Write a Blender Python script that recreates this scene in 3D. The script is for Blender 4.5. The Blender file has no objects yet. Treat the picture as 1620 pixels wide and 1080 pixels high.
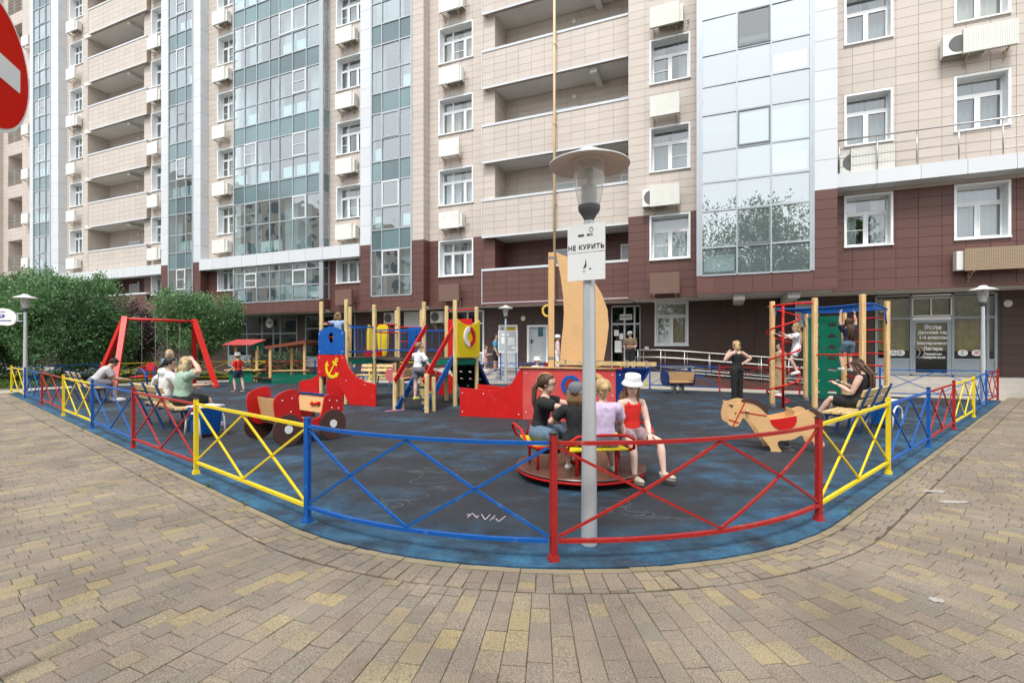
import bpy, math, random
from mathutils import Vector, Matrix, Euler, noise as mnoise
from mathutils.geometry import tessellate_polygon
R = math.radians
rnd = random.Random(7)
sc = bpy.context.scene
COL = sc.collection
# ------------------------------------------------------------ camera, sky, sun, exposure
FPX, HOR, EYE = 788.0, 548.0, 1.5          # focal length and horizon row of the 1620x1080 photograph, eye height
cam = bpy.data.cameras.new('camera'); cam_o = bpy.data.objects.new('camera', cam); COL.objects.link(cam_o)
cam.sensor_width = 36.0; cam.lens = FPX / 1620 * 36; cam.shift_y = (HOR - 540) / 1620
cam.clip_start = 0.05; cam.clip_end = 600
cam_o.location = (0, 0, EYE); cam_o.rotation_euler = (R(90), 0, 0)
sc.camera = cam_o
W = bpy.data.worlds.new('World'); sc.world = W; W.use_nodes = True
wn, wl = W.node_tree.nodes, W.node_tree.links
bg = wn['Background']
SUN_EL, SUN_ROT = R(58), R(200)
sky = wn.new('ShaderNodeTexSky'); sky.sky_type = 'NISHITA'; sky.sun_disc = False
sky.sun_elevation = SUN_EL; sky.sun_rotation = SUN_ROT
sky.air_density = 1.6; sky.dust_density = 6.0; sky.ozone_density = 1.0
hs = wn.new('ShaderNodeHueSaturation'); hs.inputs['Saturation'].default_value = 0.22; hs.inputs['Value'].default_value = 1.0
wl.new(sky.outputs[0], hs.inputs['Color'])
# thin, even cloud cover: the blue of the sky washed out to a soft white
cl = wn.new('ShaderNodeMixRGB'); cl.blend_type = 'MIX'; cl.inputs[0].default_value = 0.55
cl.inputs[2].default_value = (10.5, 11.0, 11.6, 1)
wl.new(hs.outputs[0], cl.inputs[1]); wl.new(cl.outputs[0], bg.inputs['Color'])
bg.inputs['Strength'].default_value = 0.105
sun = bpy.data.lights.new('sun', 'SUN'); sun.energy = 1.5; sun.angle = R(12); sun.color = (1.0, 0.96, 0.90)
sun_o = bpy.data.objects.new('sun', sun); COL.objects.link(sun_o)
# sky sun_rotation is clockwise from +Y seen from above
sd = Vector((math.sin(SUN_ROT) * math.cos(SUN_EL), math.cos(SUN_ROT) * math.cos(SUN_EL), math.sin(SUN_EL)))
sun_o.rotation_euler = sd.to_track_quat('Z', 'Y').to_euler(); sun_o.location = sd * 60
vs = sc.view_settings; vs.view_transform = 'Standard'; vs.look = 'None'; vs.gamma = 1.0; vs.exposure = 0.80; vs.use_curve_mapping = False
sc.render.engine = 'CYCLES'; sc.cycles.use_denoising = True
try: sc.cycles.denoiser = 'OPENIMAGEDENOISE'
except Exception: pass
sc.cycles.max_bounces = 7; sc.cycles.transparent_max_bounces = 12; sc.cycles.diffuse_bounces = 3; sc.cycles.glossy_bounces = 3
sc.cycles.transmission_bounces = 6; sc.cycles.caustics_reflective = False; sc.cycles.caustics_refractive = False

# ------------------------------------------------------------ helpers
def G(px, py, z=0.0):
    """ground point (height z) seen at a pixel of the photograph"""
    Y = FPX * (EYE - z) / (py - HOR); return Vector(((px - 810) / FPX * Y, Y, z))
def AT(px, py, Y):
    return Vector(((px - 810) / FPX * Y, Y, EYE + (HOR - py) / FPX * Y))
MATS = {}
def mat(name, rgb, rough=0.55, var=0.10, scale=6.0, bump=0.0, bscale=60.0, metallic=0.0, spec=0.5, island=0.0, tint=None, tintf=0.0, tscale=2.0, trans=0.0, coat=0.0, hue=0.0, speck=0.0, speckscale=300.0, wear=0.0, wearcol=(0.6,0.6,0.6), grain=None, grainf=0.22):
    if name in MATS: return MATS[name]
    m = bpy.data.materials.new(name); m.use_nodes = True; MATS[name] = m
    n, l = m.node_tree.nodes, m.node_tree.links
    b = n['Principled BSDF']
    tc = n.new('ShaderNodeTexCoord')
    geo = n.new('ShaderNodeNewGeometry')
    ns = n.new('ShaderNodeTexNoise'); ns.inputs['Scale'].default_value = scale; ns.inputs['Detail'].default_value = 5; ns.inputs['Roughness'].default_value = 0.6
    l.new(geo.outputs['Position'], ns.inputs['Vector'])
    mr = n.new('ShaderNodeMapRange'); mr.inputs['To Min'].default_value = 1 - var; mr.inputs['To Max'].default_value = 1 + var
    mr.inputs['From Min'].default_value = 0.25; mr.inputs['From Max'].default_value = 0.75
    l.new(ns.outputs['Fac'], mr.inputs['Value'])
    hsv = n.new('ShaderNodeHueSaturation'); hsv.inputs['Color'].default_value = (*rgb, 1)
    val = mr.outputs[0]
    if island:
        mi = n.new('ShaderNodeMapRange'); mi.inputs['To Min'].default_value = 1 - island; mi.inputs['To Max'].default_value = 1 + island
        oi = n.new('ShaderNodeObjectInfo'); ad_ = n.new('ShaderNodeMath'); ad_.operation = 'ADD'; fr_ = n.new('ShaderNodeMath'); fr_.operation = 'FRACT'
        l.new(geo.outputs['Random Per Island'], ad_.inputs[0]); l.new(oi.outputs['Random'], ad_.inputs[1]); l.new(ad_.outputs[0], fr_.inputs[0])
        l.new(fr_.outputs[0], mi.inputs['Value'])
        mm = n.new('ShaderNodeMath'); mm.operation = 'MULTIPLY'; l.new(val, mm.inputs[0]); l.new(mi.outputs[0], mm.inputs[1]); val = mm.outputs[0]
    if speck:
        n2 = n.new('ShaderNodeTexNoise'); n2.inputs['Scale'].default_value = speckscale; n2.inputs['Detail'].default_value = 2
        l.new(geo.outputs['Position'], n2.inputs['Vector'])
        m2 = n.new('ShaderNodeMapRange'); m2.inputs['From Min'].default_value = 0.3; m2.inputs['From Max'].default_value = 0.7
        m2.inputs['To Min'].default_value = 1 - speck; m2.inputs['To Max'].default_value = 1 + speck
        l.new(n2.outputs['Fac'], m2.inputs['Value'])
        mm = n.new('ShaderNodeMath'); mm.operation = 'MULTIPLY'; l.new(val, mm.inputs[0]); l.new(m2.outputs[0], mm.inputs[1]); val = mm.outputs[0]
    if grain:   # long fibres of the timber
        mg = n.new('ShaderNodeMapping'); mg.inputs['Scale'].default_value = grain; l.new(geo.outputs['Position'], mg.inputs[0])
        ng = n.new('ShaderNodeTexNoise'); ng.inputs['Scale'].default_value = 1.0; ng.inputs['Detail'].default_value = 5; l.new(mg.outputs[0], ng.inputs['Vector'])
        m5 = n.new('ShaderNodeMapRange'); m5.inputs['From Min'].default_value = 0.35; m5.inputs['From Max'].default_value = 0.65; m5.inputs['To Min'].default_value = 1 - grainf; m5.inputs['To Max'].default_value = 1 + grainf * .7
        l.new(ng.outputs['Fac'], m5.inputs['Value']); mm = n.new('ShaderNodeMath'); mm.operation = 'MULTIPLY'; l.new(val, mm.inputs[0]); l.new(m5.outputs[0], mm.inputs[1]); val = mm.outputs[0]
    l.new(val, hsv.inputs['Value'])
    if hue:
        mh = n.new('ShaderNodeMapRange'); mh.inputs['To Min'].default_value = 0.5 - hue; mh.inputs['To Max'].default_value = 0.5 + hue
        l.new(geo.outputs['Random Per Island'], mh.inputs['Value']); l.new(mh.outputs[0], hsv.inputs['Hue'])
    colour = hsv.outputs[0]
    if tint:
        n3 = n.new('ShaderNodeTexNoise'); n3.inputs['Scale'].default_value = tscale; n3.inputs['Detail'].default_value = 6
        l.new(geo.outputs['Position'], n3.inputs['Vector'])
        m3 = n.new('ShaderNodeMapRange'); m3.inputs['From Min'].default_value = 0.48; m3.inputs['From Max'].default_value = 0.68; m3.inputs['To Max'].default_value = tintf
        l.new(n3.outputs['Fac'], m3.inputs['Value'])
        mx = n.new('ShaderNodeMixRGB'); mx.inputs[2].default_value = (*tint, 1)
        l.new(m3.outputs[0], mx.inputs[0]); l.new(colour, mx.inputs[1]); colour = mx.outputs[0]
    if wear:
        n4 = n.new('ShaderNodeTexNoise'); n4.inputs['Scale'].default_value = 9.0; n4.inputs['Detail'].default_value = 9; n4.inputs['Roughness'].default_value = 0.75
        l.new(geo.outputs['Position'], n4.inputs['Vector'])
        m4 = n.new('ShaderNodeMapRange'); m4.inputs['From Min'].default_value = 0.58; m4.inputs['From Max'].default_value = 0.70; m4.inputs['To Max'].default_value = wear
        l.new(n4.outputs['Fac'], m4.inputs['Value'])
        mx = n.new('ShaderNodeMixRGB'); mx.inputs[2].default_value = (*wearcol, 1)
        l.new(m4.outputs[0], mx.inputs[0]); l.new(colour, mx.inputs[1]); colour = mx.outputs[0]
    l.new(colour, b.inputs['Base Color'])
    b.inputs['Roughness'].default_value = rough; b.inputs['Metallic'].default_value = metallic
    b.inputs['Specular IOR Level'].default_value = spec
    if coat: b.inputs['Coat Weight'].default_value = coat; b.inputs['Coat Roughness'].default_value = 0.15
    mro = n.new('ShaderNodeMapRange'); mro.inputs['To Min'].default_value = max(0.03, rough - 0.1); mro.inputs['To Max'].default_value = min(1, rough + 0.12)
    l.new(ns.outputs['Fac'], mro.inputs['Value']); l.new(mro.outputs[0], b.inputs['Roughness'])
    if bump:
        nb = n.new('ShaderNodeTexNoise'); nb.inputs['Scale'].default_value = bscale; nb.inputs['Detail'].default_value = 4
        l.new(geo.outputs['Position'], nb.inputs['Vector'])
        bp = n.new('ShaderNodeBump'); bp.inputs['Strength'].default_value = bump; bp.inputs['Distance'].default_value = 0.01
        l.new(nb.outputs['Fac'], bp.inputs['Height']); l.new(bp.outputs[0], b.inputs['Normal'])
    if trans:
        out = n['Material Output']; ms = n.new('ShaderNodeMixShader'); tl = n.new('ShaderNodeBsdfTranslucent')
        l.new(colour, tl.inputs['Color']); ms.inputs[0].default_value = trans
        l.new(b.outputs[0], ms.inputs[1]); l.new(tl.outputs[0], ms.inputs[2]); l.new(ms.outputs[0], out.inputs['Surface'])
    return m
def glass_mat(name, tint=(0.86, 0.93, 0.93), refl=0.10, rough=0.02, wave=0.0, milky=0.0, milkcol=(0.8,0.8,0.8)):
    if name in MATS: return MATS[name]
    m = bpy.data.materials.new(name); m.use_nodes = True; MATS[name] = m
    n, l = m.node_tree.nodes, m.node_tree.links; n.remove(n['Principled BSDF'])
    out = n['Material Output']
    tr = n.new('ShaderNodeBsdfTransparent'); tr.inputs[0].default_value = (*tint, 1)
    gl = n.new('ShaderNodeBsdfGlossy'); gl.inputs['Roughness'].default_value = rough; gl.inputs['Color'].default_value = (0.95, 0.98, 1, 1)
    fr = n.new('ShaderNodeFresnel'); fr.inputs['IOR'].default_value = 1.5
    ad = n.new('ShaderNodeMath'); ad.operation = 'ADD'; ad.use_clamp = True; ad.inputs[1].default_value = refl
    l.new(fr.outputs[0], ad.inputs[0])
    gb = n.new('ShaderNodeNewGeometry'); iv = n.new('ShaderNodeMath'); iv.operation = 'SUBTRACT'; iv.inputs[0].default_value = 1.0; l.new(gb.outputs['Backfacing'], iv.inputs[1])
    mb_ = n.new('ShaderNodeMath'); mb_.operation = 'MULTIPLY'; l.new(ad.outputs[0], mb_.inputs[0]); l.new(iv.outputs[0], mb_.inputs[1])
    mx = n.new('ShaderNodeMixShader'); l.new(mb_.outputs[0], mx.inputs[0])
    base = tr.outputs[0]
    if milky:
        df = n.new('ShaderNodeBsdfDiffuse'); df.inputs[0].default_value = (*milkcol, 1)
        m0 = n.new('ShaderNodeMixShader'); m0.inputs[0].default_value = milky
        l.new(tr.outputs[0], m0.inputs[1]); l.new(df.outputs[0], m0.inputs[2]); base = m0.outputs[0]
    l.new(base, mx.inputs[1]); l.new(gl.outputs[0], mx.inputs[2]); l.new(mx.outputs[0], out.inputs[0])
    if wave:
        geo = n.new('ShaderNodeNewGeometry')
        nb = n.new('ShaderNodeTexNoise'); nb.inputs['Scale'].default_value = 1.1; nb.inputs['Detail'].default_value = 1
        l.new(geo.outputs['Position'], nb.inputs['Vector'])
        bp = n.new('ShaderNodeBump'); bp.inputs['Strength'].default_value = wave; bp.inputs['Distance'].default_value = 0.05
        l.new(nb.outputs['Fac'], bp.inputs['Height']); l.new(bp.outputs[0], gl.inputs['Normal'])
    return m

def orth(d, up=None):
    d = Vector(d).normalized(); up = Vector(up) if up else Vector((0, 0, 1))
    if abs(d.dot(up)) > 0.98 * up.length: up = Vector((0, 1, 0)) if abs(d.y) < 0.9 else Vector((1, 0, 0))
    x = d.cross(up).normalized(); y = x.cross(d).normalized()
    return x, y
class MB:
    """collects shapes for ONE mesh object"""
    def __init__(s): s.v = []; s.f = []; s.mi = []; s.cm = 0
    def q(s, *idx): s.f.append(tuple(idx)); s.mi.append(s.cm)
    def add(s, vs, fs):
        o = len(s.v); s.v += [Vector(p) for p in vs]
        for f in fs: s.f.append(tuple(i + o for i in f)); s.mi.append(s.cm)
        return s
    def hexa(s, p):  # 8 points: bottom 4 ccw, top 4 ccw
        return s.add(p, [(3, 2, 1, 0), (4, 5, 6, 7), (0, 1, 5, 4), (1, 2, 6, 5), (2, 3, 7, 6), (3, 0, 4, 7)])
    def box(s, x0, x1, y0, y1, z0, z1):
        return s.hexa([(x0, y0, z0), (x1, y0, z0), (x1, y1, z0), (x0, y1, z0), (x0, y0, z1), (x1, y0, z1), (x1, y1, z1), (x0, y1, z1)])
    def cbox(s, x0, x1, y0, y1, z0, z1, c=0.005):
        """box with chamfered top edges"""
        p = [(x0, y0, z0), (x1, y0, z0), (x1, y1, z0), (x0, y1, z0), (x0, y0, z1 - c), (x1, y0, z1 - c), (x1, y1, z1 - c), (x0, y1, z1 - c),
             (x0 + c, y0 + c, z1), (x1 - c, y0 + c, z1), (x1 - c, y1 - c, z1), (x0 + c, y1 - c, z1)]
        return s.add(p, [(0, 1, 5, 4), (1, 2, 6, 5), (2, 3, 7, 6), (3, 0, 4, 7), (4, 5, 9, 8), (5, 6, 10, 9), (6, 7, 11, 10), (7, 4, 8, 11), (8, 9, 10, 11)])
    def bar(s, p, q, w, h=None, up=None, ext=0.0):
        p, q = Vector(p), Vector(q); h = h or w; d = (q - p).normalized(); p = p - d * ext; q = q + d * ext
        x, y = orth(d, up); x = x * w / 2; y = y * h / 2
        return s.hexa([p - x - y, p + x - y, p + x + y, p - x + y, q - x - y, q + x - y, q + x + y, q - x + y])
    def tube(s, pts, r, seg=8, closed=False, caps=True):
        pts = [Vector(p) for p in pts]; n = len(pts); rs = r if isinstance(r, (list, tuple)) else [r] * n
        base = len(s.v); px = None
        for i, p in enumerate(pts):
            a = pts[i - 1] if (i > 0 or closed) else p; b = pts[(i + 1) % n] if (i < n - 1 or closed) else p
            d = (b - a).normalized() if (b - a).length > 1e-9 else Vector((0, 0, 1))
            if px is None: x, y = orth(d)
            else:
                x = (px - d * px.dot(d))
                if x.length < 1e-6: x, y = orth(d)
                x.normalize(); y = x.cross(d).normalized()
            px = x
            for k in range(seg):
                t = 2 * math.pi * k / seg; s.v.append(p + (x * math.cos(t) + y * math.sin(t)) * rs[i])
        m = n if closed else n - 1
        for i in range(m):
            a, b = base + i * seg, base + ((i + 1) % n) * seg
            for k in range(seg): s.q(a + k, a + (k + 1) % seg, b + (k + 1) % seg, b + k)
        if caps and not closed:
            s.q(*[base + k for k in range(seg)][::-1]); s.q(*[base + (n - 1) * seg + k for k in range(seg)])
        return s
    def rings(s, rl, seg=12, caps=True):
        """rl: list of (centre, axis vector a, axis vector b); elliptical skin"""
        base = len(s.v)
        for c, a, b in rl:
            c, a, b = Vector(c), Vector(a), Vector(b)
            for k in range(seg):
                t = 2 * math.pi * k / seg; s.v.append(c + a * math.cos(t) + b * math.sin(t))
        for i in range(len(rl) - 1):
            a, b = base + i * seg, base + (i + 1) * seg
            for k in range(seg): s.q(a + k, a + (k + 1) % seg, b + (k + 1) % seg, b + k)
        if caps:
            s.q(*[base + k for k in range(seg)][::-1]); s.q(*[base + (len(rl) - 1) * seg + k for k in range(seg)])
        return s
    def lathe(s, prof, seg=16, c=(0, 0, 0), caps=True):
        return s.rings([((c[0], c[1], c[2] + z), (r, 0, 0), (0, r, 0)) for r, z in prof], seg, caps)
    def ball(s, c, rx, ry=None, rz=None, m=None, seg=12, st=8):
        ry = ry or rx; rz = rz or rx; c = Vector(c); m = m or Matrix.Identity(3)
        rl = []
        for i in range(st + 1):
            t = math.pi * i / st; r = max(math.sin(t), 0.02)
            rl.append((c + m @ Vector((0, 0, -math.cos(t) * rz)), m @ Vector((rx * r, 0, 0)), m @ Vector((0, ry * r, 0))))
        return s.rings(rl, seg)
    def prism(s, loops, o, ux, uy, th):
        """flat panel: loops[0] outline, others holes, in 2D (u,v); extruded th along ux x uy, centred"""
        o, ux, uy = Vector(o), Vector(ux).normalized(), Vector(uy).normalized(); nz = ux.cross(uy).normalized()
        if not isinstance(loops[0][0], (list, tuple)): loops = [loops]
        flat = [p for lp in loops for p in lp]
        tri = tessellate_polygon([[Vector((p[0], p[1], 0)) for p in lp] for lp in loops])
        base = len(s.v); n = len(flat)
        for sg in (-1, 1):
            for p in flat: s.v.append(o + ux * p[0] + uy * p[1] + nz * sg * th / 2)
        for t in tri:
            a, b, c = [flat[i] for i in t]
            ccw = (b[0] - a[0]) * (c[1] - a[1]) - (b[1] - a[1]) * (c[0] - a[0]) > 0
            t = t if ccw else t[::-1]
            s.q(*[base + n + i for i in t]); s.q(*[base + i for i in t[::-1]])
        k = 0
        for li, lp in enumerate(loops):
            area = sum(lp[i][0] * lp[(i + 1) % len(lp)][1] - lp[(i + 1) % len(lp)][0] * lp[i][1] for i in range(len(lp)))
            flip = (area < 0) != (li > 0)
            for i in range(len(lp)):
                a, b = base + k + i, base + k + (i + 1) % len(lp)
                s.q(*((a, b, b + n, a + n) if not flip else (b, a, a + n, b + n)))
            k += len(lp)
        return s
    def build(s, name, m, parent=None, smooth=False, bevel=0.0, world=False, angle=None):
        me = bpy.data.meshes.new(name)
        vs = s.v
        if world and parent is not None:
            inv = WM[parent.name].inverted(); vs = [inv @ v for v in vs]
        me.from_pydata([tuple(v) for v in vs], [], s.f)
        ms = m if isinstance(m, (list, tuple)) else [m]
        for x in ms: me.materials.append(x)
        if len(ms) > 1: me.polygons.foreach_set('material_index', s.mi)
        if smooth: me.polygons.foreach_set('use_smooth', [True] * len(me.polygons))
        me.update()
        o = bpy.data.objects.new(name, me); COL.objects.link(o)
        if smooth and angle:
            try: me.set_sharp_from_angle(angle=R(angle))
            except Exception: pass
        if bevel:
            b = o.modifiers.new('bevel', 'BEVEL'); b.width = bevel; b.segments = 2; b.limit_method = 'ANGLE'; b.angle_limit = R(35)
        if parent is not None:
            o.parent = parent; WM[o.name] = WM[parent.name]
        else: WM[o.name] = Matrix.Identity(4)
        return o
WM = {}
def tag(o, label=None, cat=None, group=None, kind=None):
    if label: o['label'] = label
    if cat: o['category'] = cat
    if group: o['group'] = group
    if kind: o['kind'] = kind
    return o
def thing(name, label, cat, loc=(0, 0, 0), rz=0.0, group=None):
    o = bpy.data.objects.new(name, None); COL.objects.link(o); o.empty_display_size = 0.1
    o.location = loc; o.rotation_euler = (0, 0, rz)
    WM[o.name] = Matrix.Translation(Vector(loc)) @ Matrix.Rotation(rz, 4, 'Z')
    return tag(o, label, cat, group)
def copy_tree(o, parent=None, name=None):
    c = o.copy(); COL.objects.link(c)
    if parent is not None: c.parent = parent
    for ch in list(o.children): copy_tree(ch, c)
    return c
SCR = bpy.data.scenes.new('scratch')
def eval_mesh(o):
    """evaluated mesh of a helper object, worked out in a small scratch scene that is removed at the end"""
    SCR.collection.objects.link(o); vl = SCR.view_layers[0]; vl.update(); dg = vl.depsgraph; dg.update()
    me = bpy.data.meshes.new_from_object(o.evaluated_get(dg)); SCR.collection.objects.unlink(o); bpy.data.objects.remove(o); return me
def text_mesh(name, body, size, m, parent, loc, xdir, ydir, depth=0.003, align='CENTER', bold=0.0, shear=0.0, spacing=1.0):
    cu = bpy.data.curves.new(name, 'FONT'); cu.body = body; cu.size = size; cu.align_x = align; cu.align_y = 'CENTER'
    cu.extrude = depth; cu.offset = bold; cu.shear = shear; cu.space_character = spacing; cu.resolution_u = 3
    t = bpy.data.objects.new(name, cu); me = eval_mesh(t); bpy.data.curves.remove(cu)
    x, y = Vector(xdir).normalized(), Vector(ydir).normalized(); z = x.cross(y)
    mt = Matrix(((x.x, y.x, z.x, loc[0]), (x.y, y.y, z.y, loc[1]), (x.z, y.z, z.z, loc[2]), (0, 0, 0, 1)))
    me.transform(mt); me.materials.clear(); me.materials.append(m); me.name = name
    o = bpy.data.objects.new(name, me); COL.objects.link(o)
    if parent is not None: o.parent = parent; WM[o.name] = WM[parent.name]
    return o
def arc_pts(c, r, a0, a1, n, ux=(1, 0, 0), uy=(0, 1, 0)):
    c, ux, uy = Vector(c), Vector(ux), Vector(uy)
    return [c + ux * r * math.cos(a0 + (a1 - a0) * i / n) + uy * r * math.sin(a0 + (a1 - a0) * i / n) for i in range(n + 1)]
def circ(cx, cy, r, n=20, ry=None):
    ry = ry or r
    return [(cx + r * math.cos(2 * math.pi * i / n), cy + ry * math.sin(2 * math.pi * i / n)) for i in range(n)]
def smooth2d(pts, it=2, closed=True):
    """Chaikin corner cutting"""
    for _ in range(it):
        out = []; n = len(pts)
        for i in range(n if closed else n - 1):
            a, b = pts[i], pts[(i + 1) % n]
            out += [(a[0] * .75 + b[0] * .25, a[1] * .75 + b[1] * .25), (a[0] * .25 + b[0] * .75, a[1] * .25 + b[1] * .75)]
        if not closed: out = [pts[0]] + out + [pts[-1]]
        pts = out
    return pts
# ------------------------------------------------------------ shared materials
RED = mat('red_paint', (0.52, 0.012, 0.011), 0.45, 0.10, 3, spec=.25, wear=0.38, wearcol=(0.60, 0.17, 0.15))
REDF = mat('fence_red_paint', (0.33, 0.016, 0.014), 0.45, 0.14, 4, spec=.3, wear=0.5, wearcol=(0.46, 0.20, 0.15))
BLUE = mat('blue_paint', (0.003, 0.085, 0.35), 0.45, 0.10, 3, spec=.3, wear=0.38, wearcol=(0.20, 0.34, 0.5))
NAVY = mat('navy_paint', (0.004, 0.026, 0.15), 0.45, 0.10, 3, spec=.25, wear=0.3, wearcol=(0.2, 0.3, 0.5))
YEL = mat('yellow_paint', (0.72, 0.54, 0.014), 0.45, 0.08, 3, spec=.25, wear=0.4, wearcol=(0.62, 0.52, 0.26))
GREEN = mat('green_paint', (0.003, 0.14, 0.085), 0.5, 0.10, 3, spec=.25, wear=0.2, wearcol=(0.25, 0.42, 0.36))
DGREEN = mat('dark_green_paint', (0.004, 0.024, 0.019), 0.6, 0.1, 3, spec=.2)
PINE = mat('pine_timber', (0.60, 0.43, 0.20), 0.6, 0.16, 9, bump=0.15, bscale=40, tint=(0.45, 0.28, 0.11), tintf=0.5, tscale=5, grain=(12, 12, 60))
PLY = mat('peach_plywood', (0.66, 0.40, 0.18), 0.5, 0.08, 3, tint=(0.58, 0.34, 0.15), tintf=0.4, tscale=3, grain=(5, 5, 22), grainf=.05)
BROWN = mat('brown_board', (0.065, 0.026, 0.020), 0.5, 0.12, 4)
DECK = mat('dark_deck', (0.045, 0.035, 0.032), 0.75, 0.2, 8, bump=0.2)
WHITE = mat('white_paint', (0.78, 0.78, 0.77), 0.45, 0.04, 3)
BLACK = mat('black_rubber', (0.015, 0.015, 0.016), 0.6, 0.15, 8)
STEEL = mat('brushed_steel', (0.46, 0.45, 0.43), 0.34, 0.06, 8, metallic=0.9)
GALV = mat('grey_metal_paint', (0.47, 0.50, 0.52), 0.40, 0.05, 6, metallic=0.25)
# ============================================================ the apartment building
BU, BN, BC = Vector((0.9183, -0.3959, 0)), Vector((-0.3959, -0.9183, 0)), -20.05
BROT = math.atan2(BU.y, BU.x)
def FS(px, d):
    """position along the facade plane that stands d metres proud, for a column of the photograph"""
    k = (px - 810) / FPX; Y = (BC + d) / (BN.x * k + BN.y); return k * Y * BU.x + Y * BU.y
def FZ(px, py, d):
    k = (px - 810) / FPX; Y = (BC + d) / (BN.x * k + BN.y); return EYE + (HOR - py) / FPX * Y
BEIGE = mat('beige_panel', (0.535, 0.475, 0.425), 0.5, 0.05, 0.6, island=0.04, bump=0.03, bscale=90, speck=0.04, speckscale=70)
BRWN = mat('brown_panel', (0.115, 0.048, 0.040), 0.5, 0.07, 0.8, island=0.07, bump=0.05, bscale=90, speck=0.10, speckscale=60)
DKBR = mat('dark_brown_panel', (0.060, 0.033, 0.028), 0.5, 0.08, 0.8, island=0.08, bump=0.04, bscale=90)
JOINT = mat('joint_backing', (0.37, 0.30, 0.255), 0.9, 0.1, 2)
JOINTB = mat('joint_backing_brown', (0.05, 0.02, 0.017), 0.9, 0.1, 2)
WPAN = mat('white_composite_panel', (0.60, 0.63, 0.66), 0.45, 0.03, 0.8, island=0.03, tint=(0.58, 0.59, 0.60), tintf=0.35, tscale=0.7)
PVC = mat('white_window_frame', (0.80, 0.82, 0.83), 0.40, 0.03, 3)
REVEAL = mat('window_reveal', (0.80, 0.83, 0.84), 0.45, 0.04, 3)
ALU = mat('grey_aluminium', (0.42, 0.46, 0.49), 0.38, 0.05, 3, metallic=0.4)
SOFF = mat('soffit_plaster', (0.66, 0.65, 0.63), 0.8, 0.08, 1.2)
CONC = mat('concrete', (0.40, 0.37, 0.33), 0.85, 0.14, 2.0, bump=0.2, bscale=120, speck=0.12, speckscale=160)
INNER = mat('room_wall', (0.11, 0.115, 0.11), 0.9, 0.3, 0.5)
CURT = [mat('curtain_white', (0.74, 0.75, 0.74), 0.9, 0.06, 3, trans=0.4), mat('curtain_grey', (0.33, 0.35, 0.36), 0.9, 0.08, 3, trans=0.3), mat('curtain_cream', (0.66, 0.60, 0.48), 0.9, 0.08, 3, trans=0.3)]
GL_SKY = glass_mat('bay_glass', (0.62, 0.76, 0.76), 0.38, 0.008, wave=0.015, milky=.25, milkcol=(.60,.72,.78))
GL_BAY = glass_mat('green_bay_glass', (0.58, 0.76, 0.77), 0.30, 0.01, wave=0.25, milky=.07, milkcol=(.45,.60,.62))
GL_WIN = glass_mat('window_glass', (0.78, 0.86, 0.88), 0.16, 0.01, wave=0.02)
GL_SHOP = glass_mat('shop_glass', (0.66, 0.74, 0.70), 0.0, 0.01, wave=0.02)
SPAN = mat('teal_spandrel_glass', (0.115, 0.185, 0.200), 0.10, 0.15, 0.5, spec=1.0, island=0.30)
ACW = mat('air_conditioner_white', (0.72, 0.73, 0.70), 0.45, 0.05, 4, tint=(0.5, 0.46, 0.38), tintf=0.3, tscale=3)
RUST = mat('rusty_bracket', (0.50, 0.40, 0.27), 0.7, 0.3, 12, tint=(0.22, 0.08, 0.03), tintf=0.8, tscale=9)
def perforated(name, rgb, hole, scale=26.0):
    m = mat(name, rgb, 0.5, 0.05, 4); n, l = m.node_tree.nodes, m.node_tree.links
    b = n['Principled BSDF']; src = b.inputs['Base Color'].links[0].from_socket
    tc = n.new('ShaderNodeTexCoord'); mp = n.new('ShaderNodeMapping'); mp.inputs['Scale'].default_value = (scale, scale, scale)
    vo = n.new('ShaderNodeTexVoronoi'); vo.inputs['Randomness'].default_value = 0.0; vo.inputs['Scale'].default_value = 1.0
    vo.voronoi_dimensions = '3D'
    l.new(tc.outputs['Object'], mp.inputs[0])
    sx = n.new('ShaderNodeSeparateXYZ'); cx = n.new('ShaderNodeCombineXYZ'); l.new(mp.outputs[0], sx.inputs[0]); l.new(sx.outputs[0], cx.inputs[0]); l.new(sx.outputs[2], cx.inputs[2])
    l.new(cx.outputs[0], vo.inputs['Vector'])
    ls = n.new('ShaderNodeMath'); ls.operation = 'LESS_THAN'; ls.inputs[1].default_value = 0.30; l.new(vo.outputs['Distance'], ls.inputs[0])
    mx = n.new('ShaderNodeMixRGB'); mx.inputs[2].default_value = (*hole, 1); l.new(ls.outputs[0], mx.inputs[0]); l.new(src, mx.inputs[1]); l.new(mx.outputs[0], b.inputs['Base Color'])
    return m
PERF = perforated('perforated_cover', (0.74, 0.75, 0.70), (0.33, 0.33, 0.30))
PERFB = perforated('brown_perforated_cover', (0.20, 0.115, 0.085), (0.05, 0.03, 0.02))
PERFT = perforated('tan_perforated_cover', (0.34, 0.25, 0.16), (0.07, 0.05, 0.03))

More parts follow.
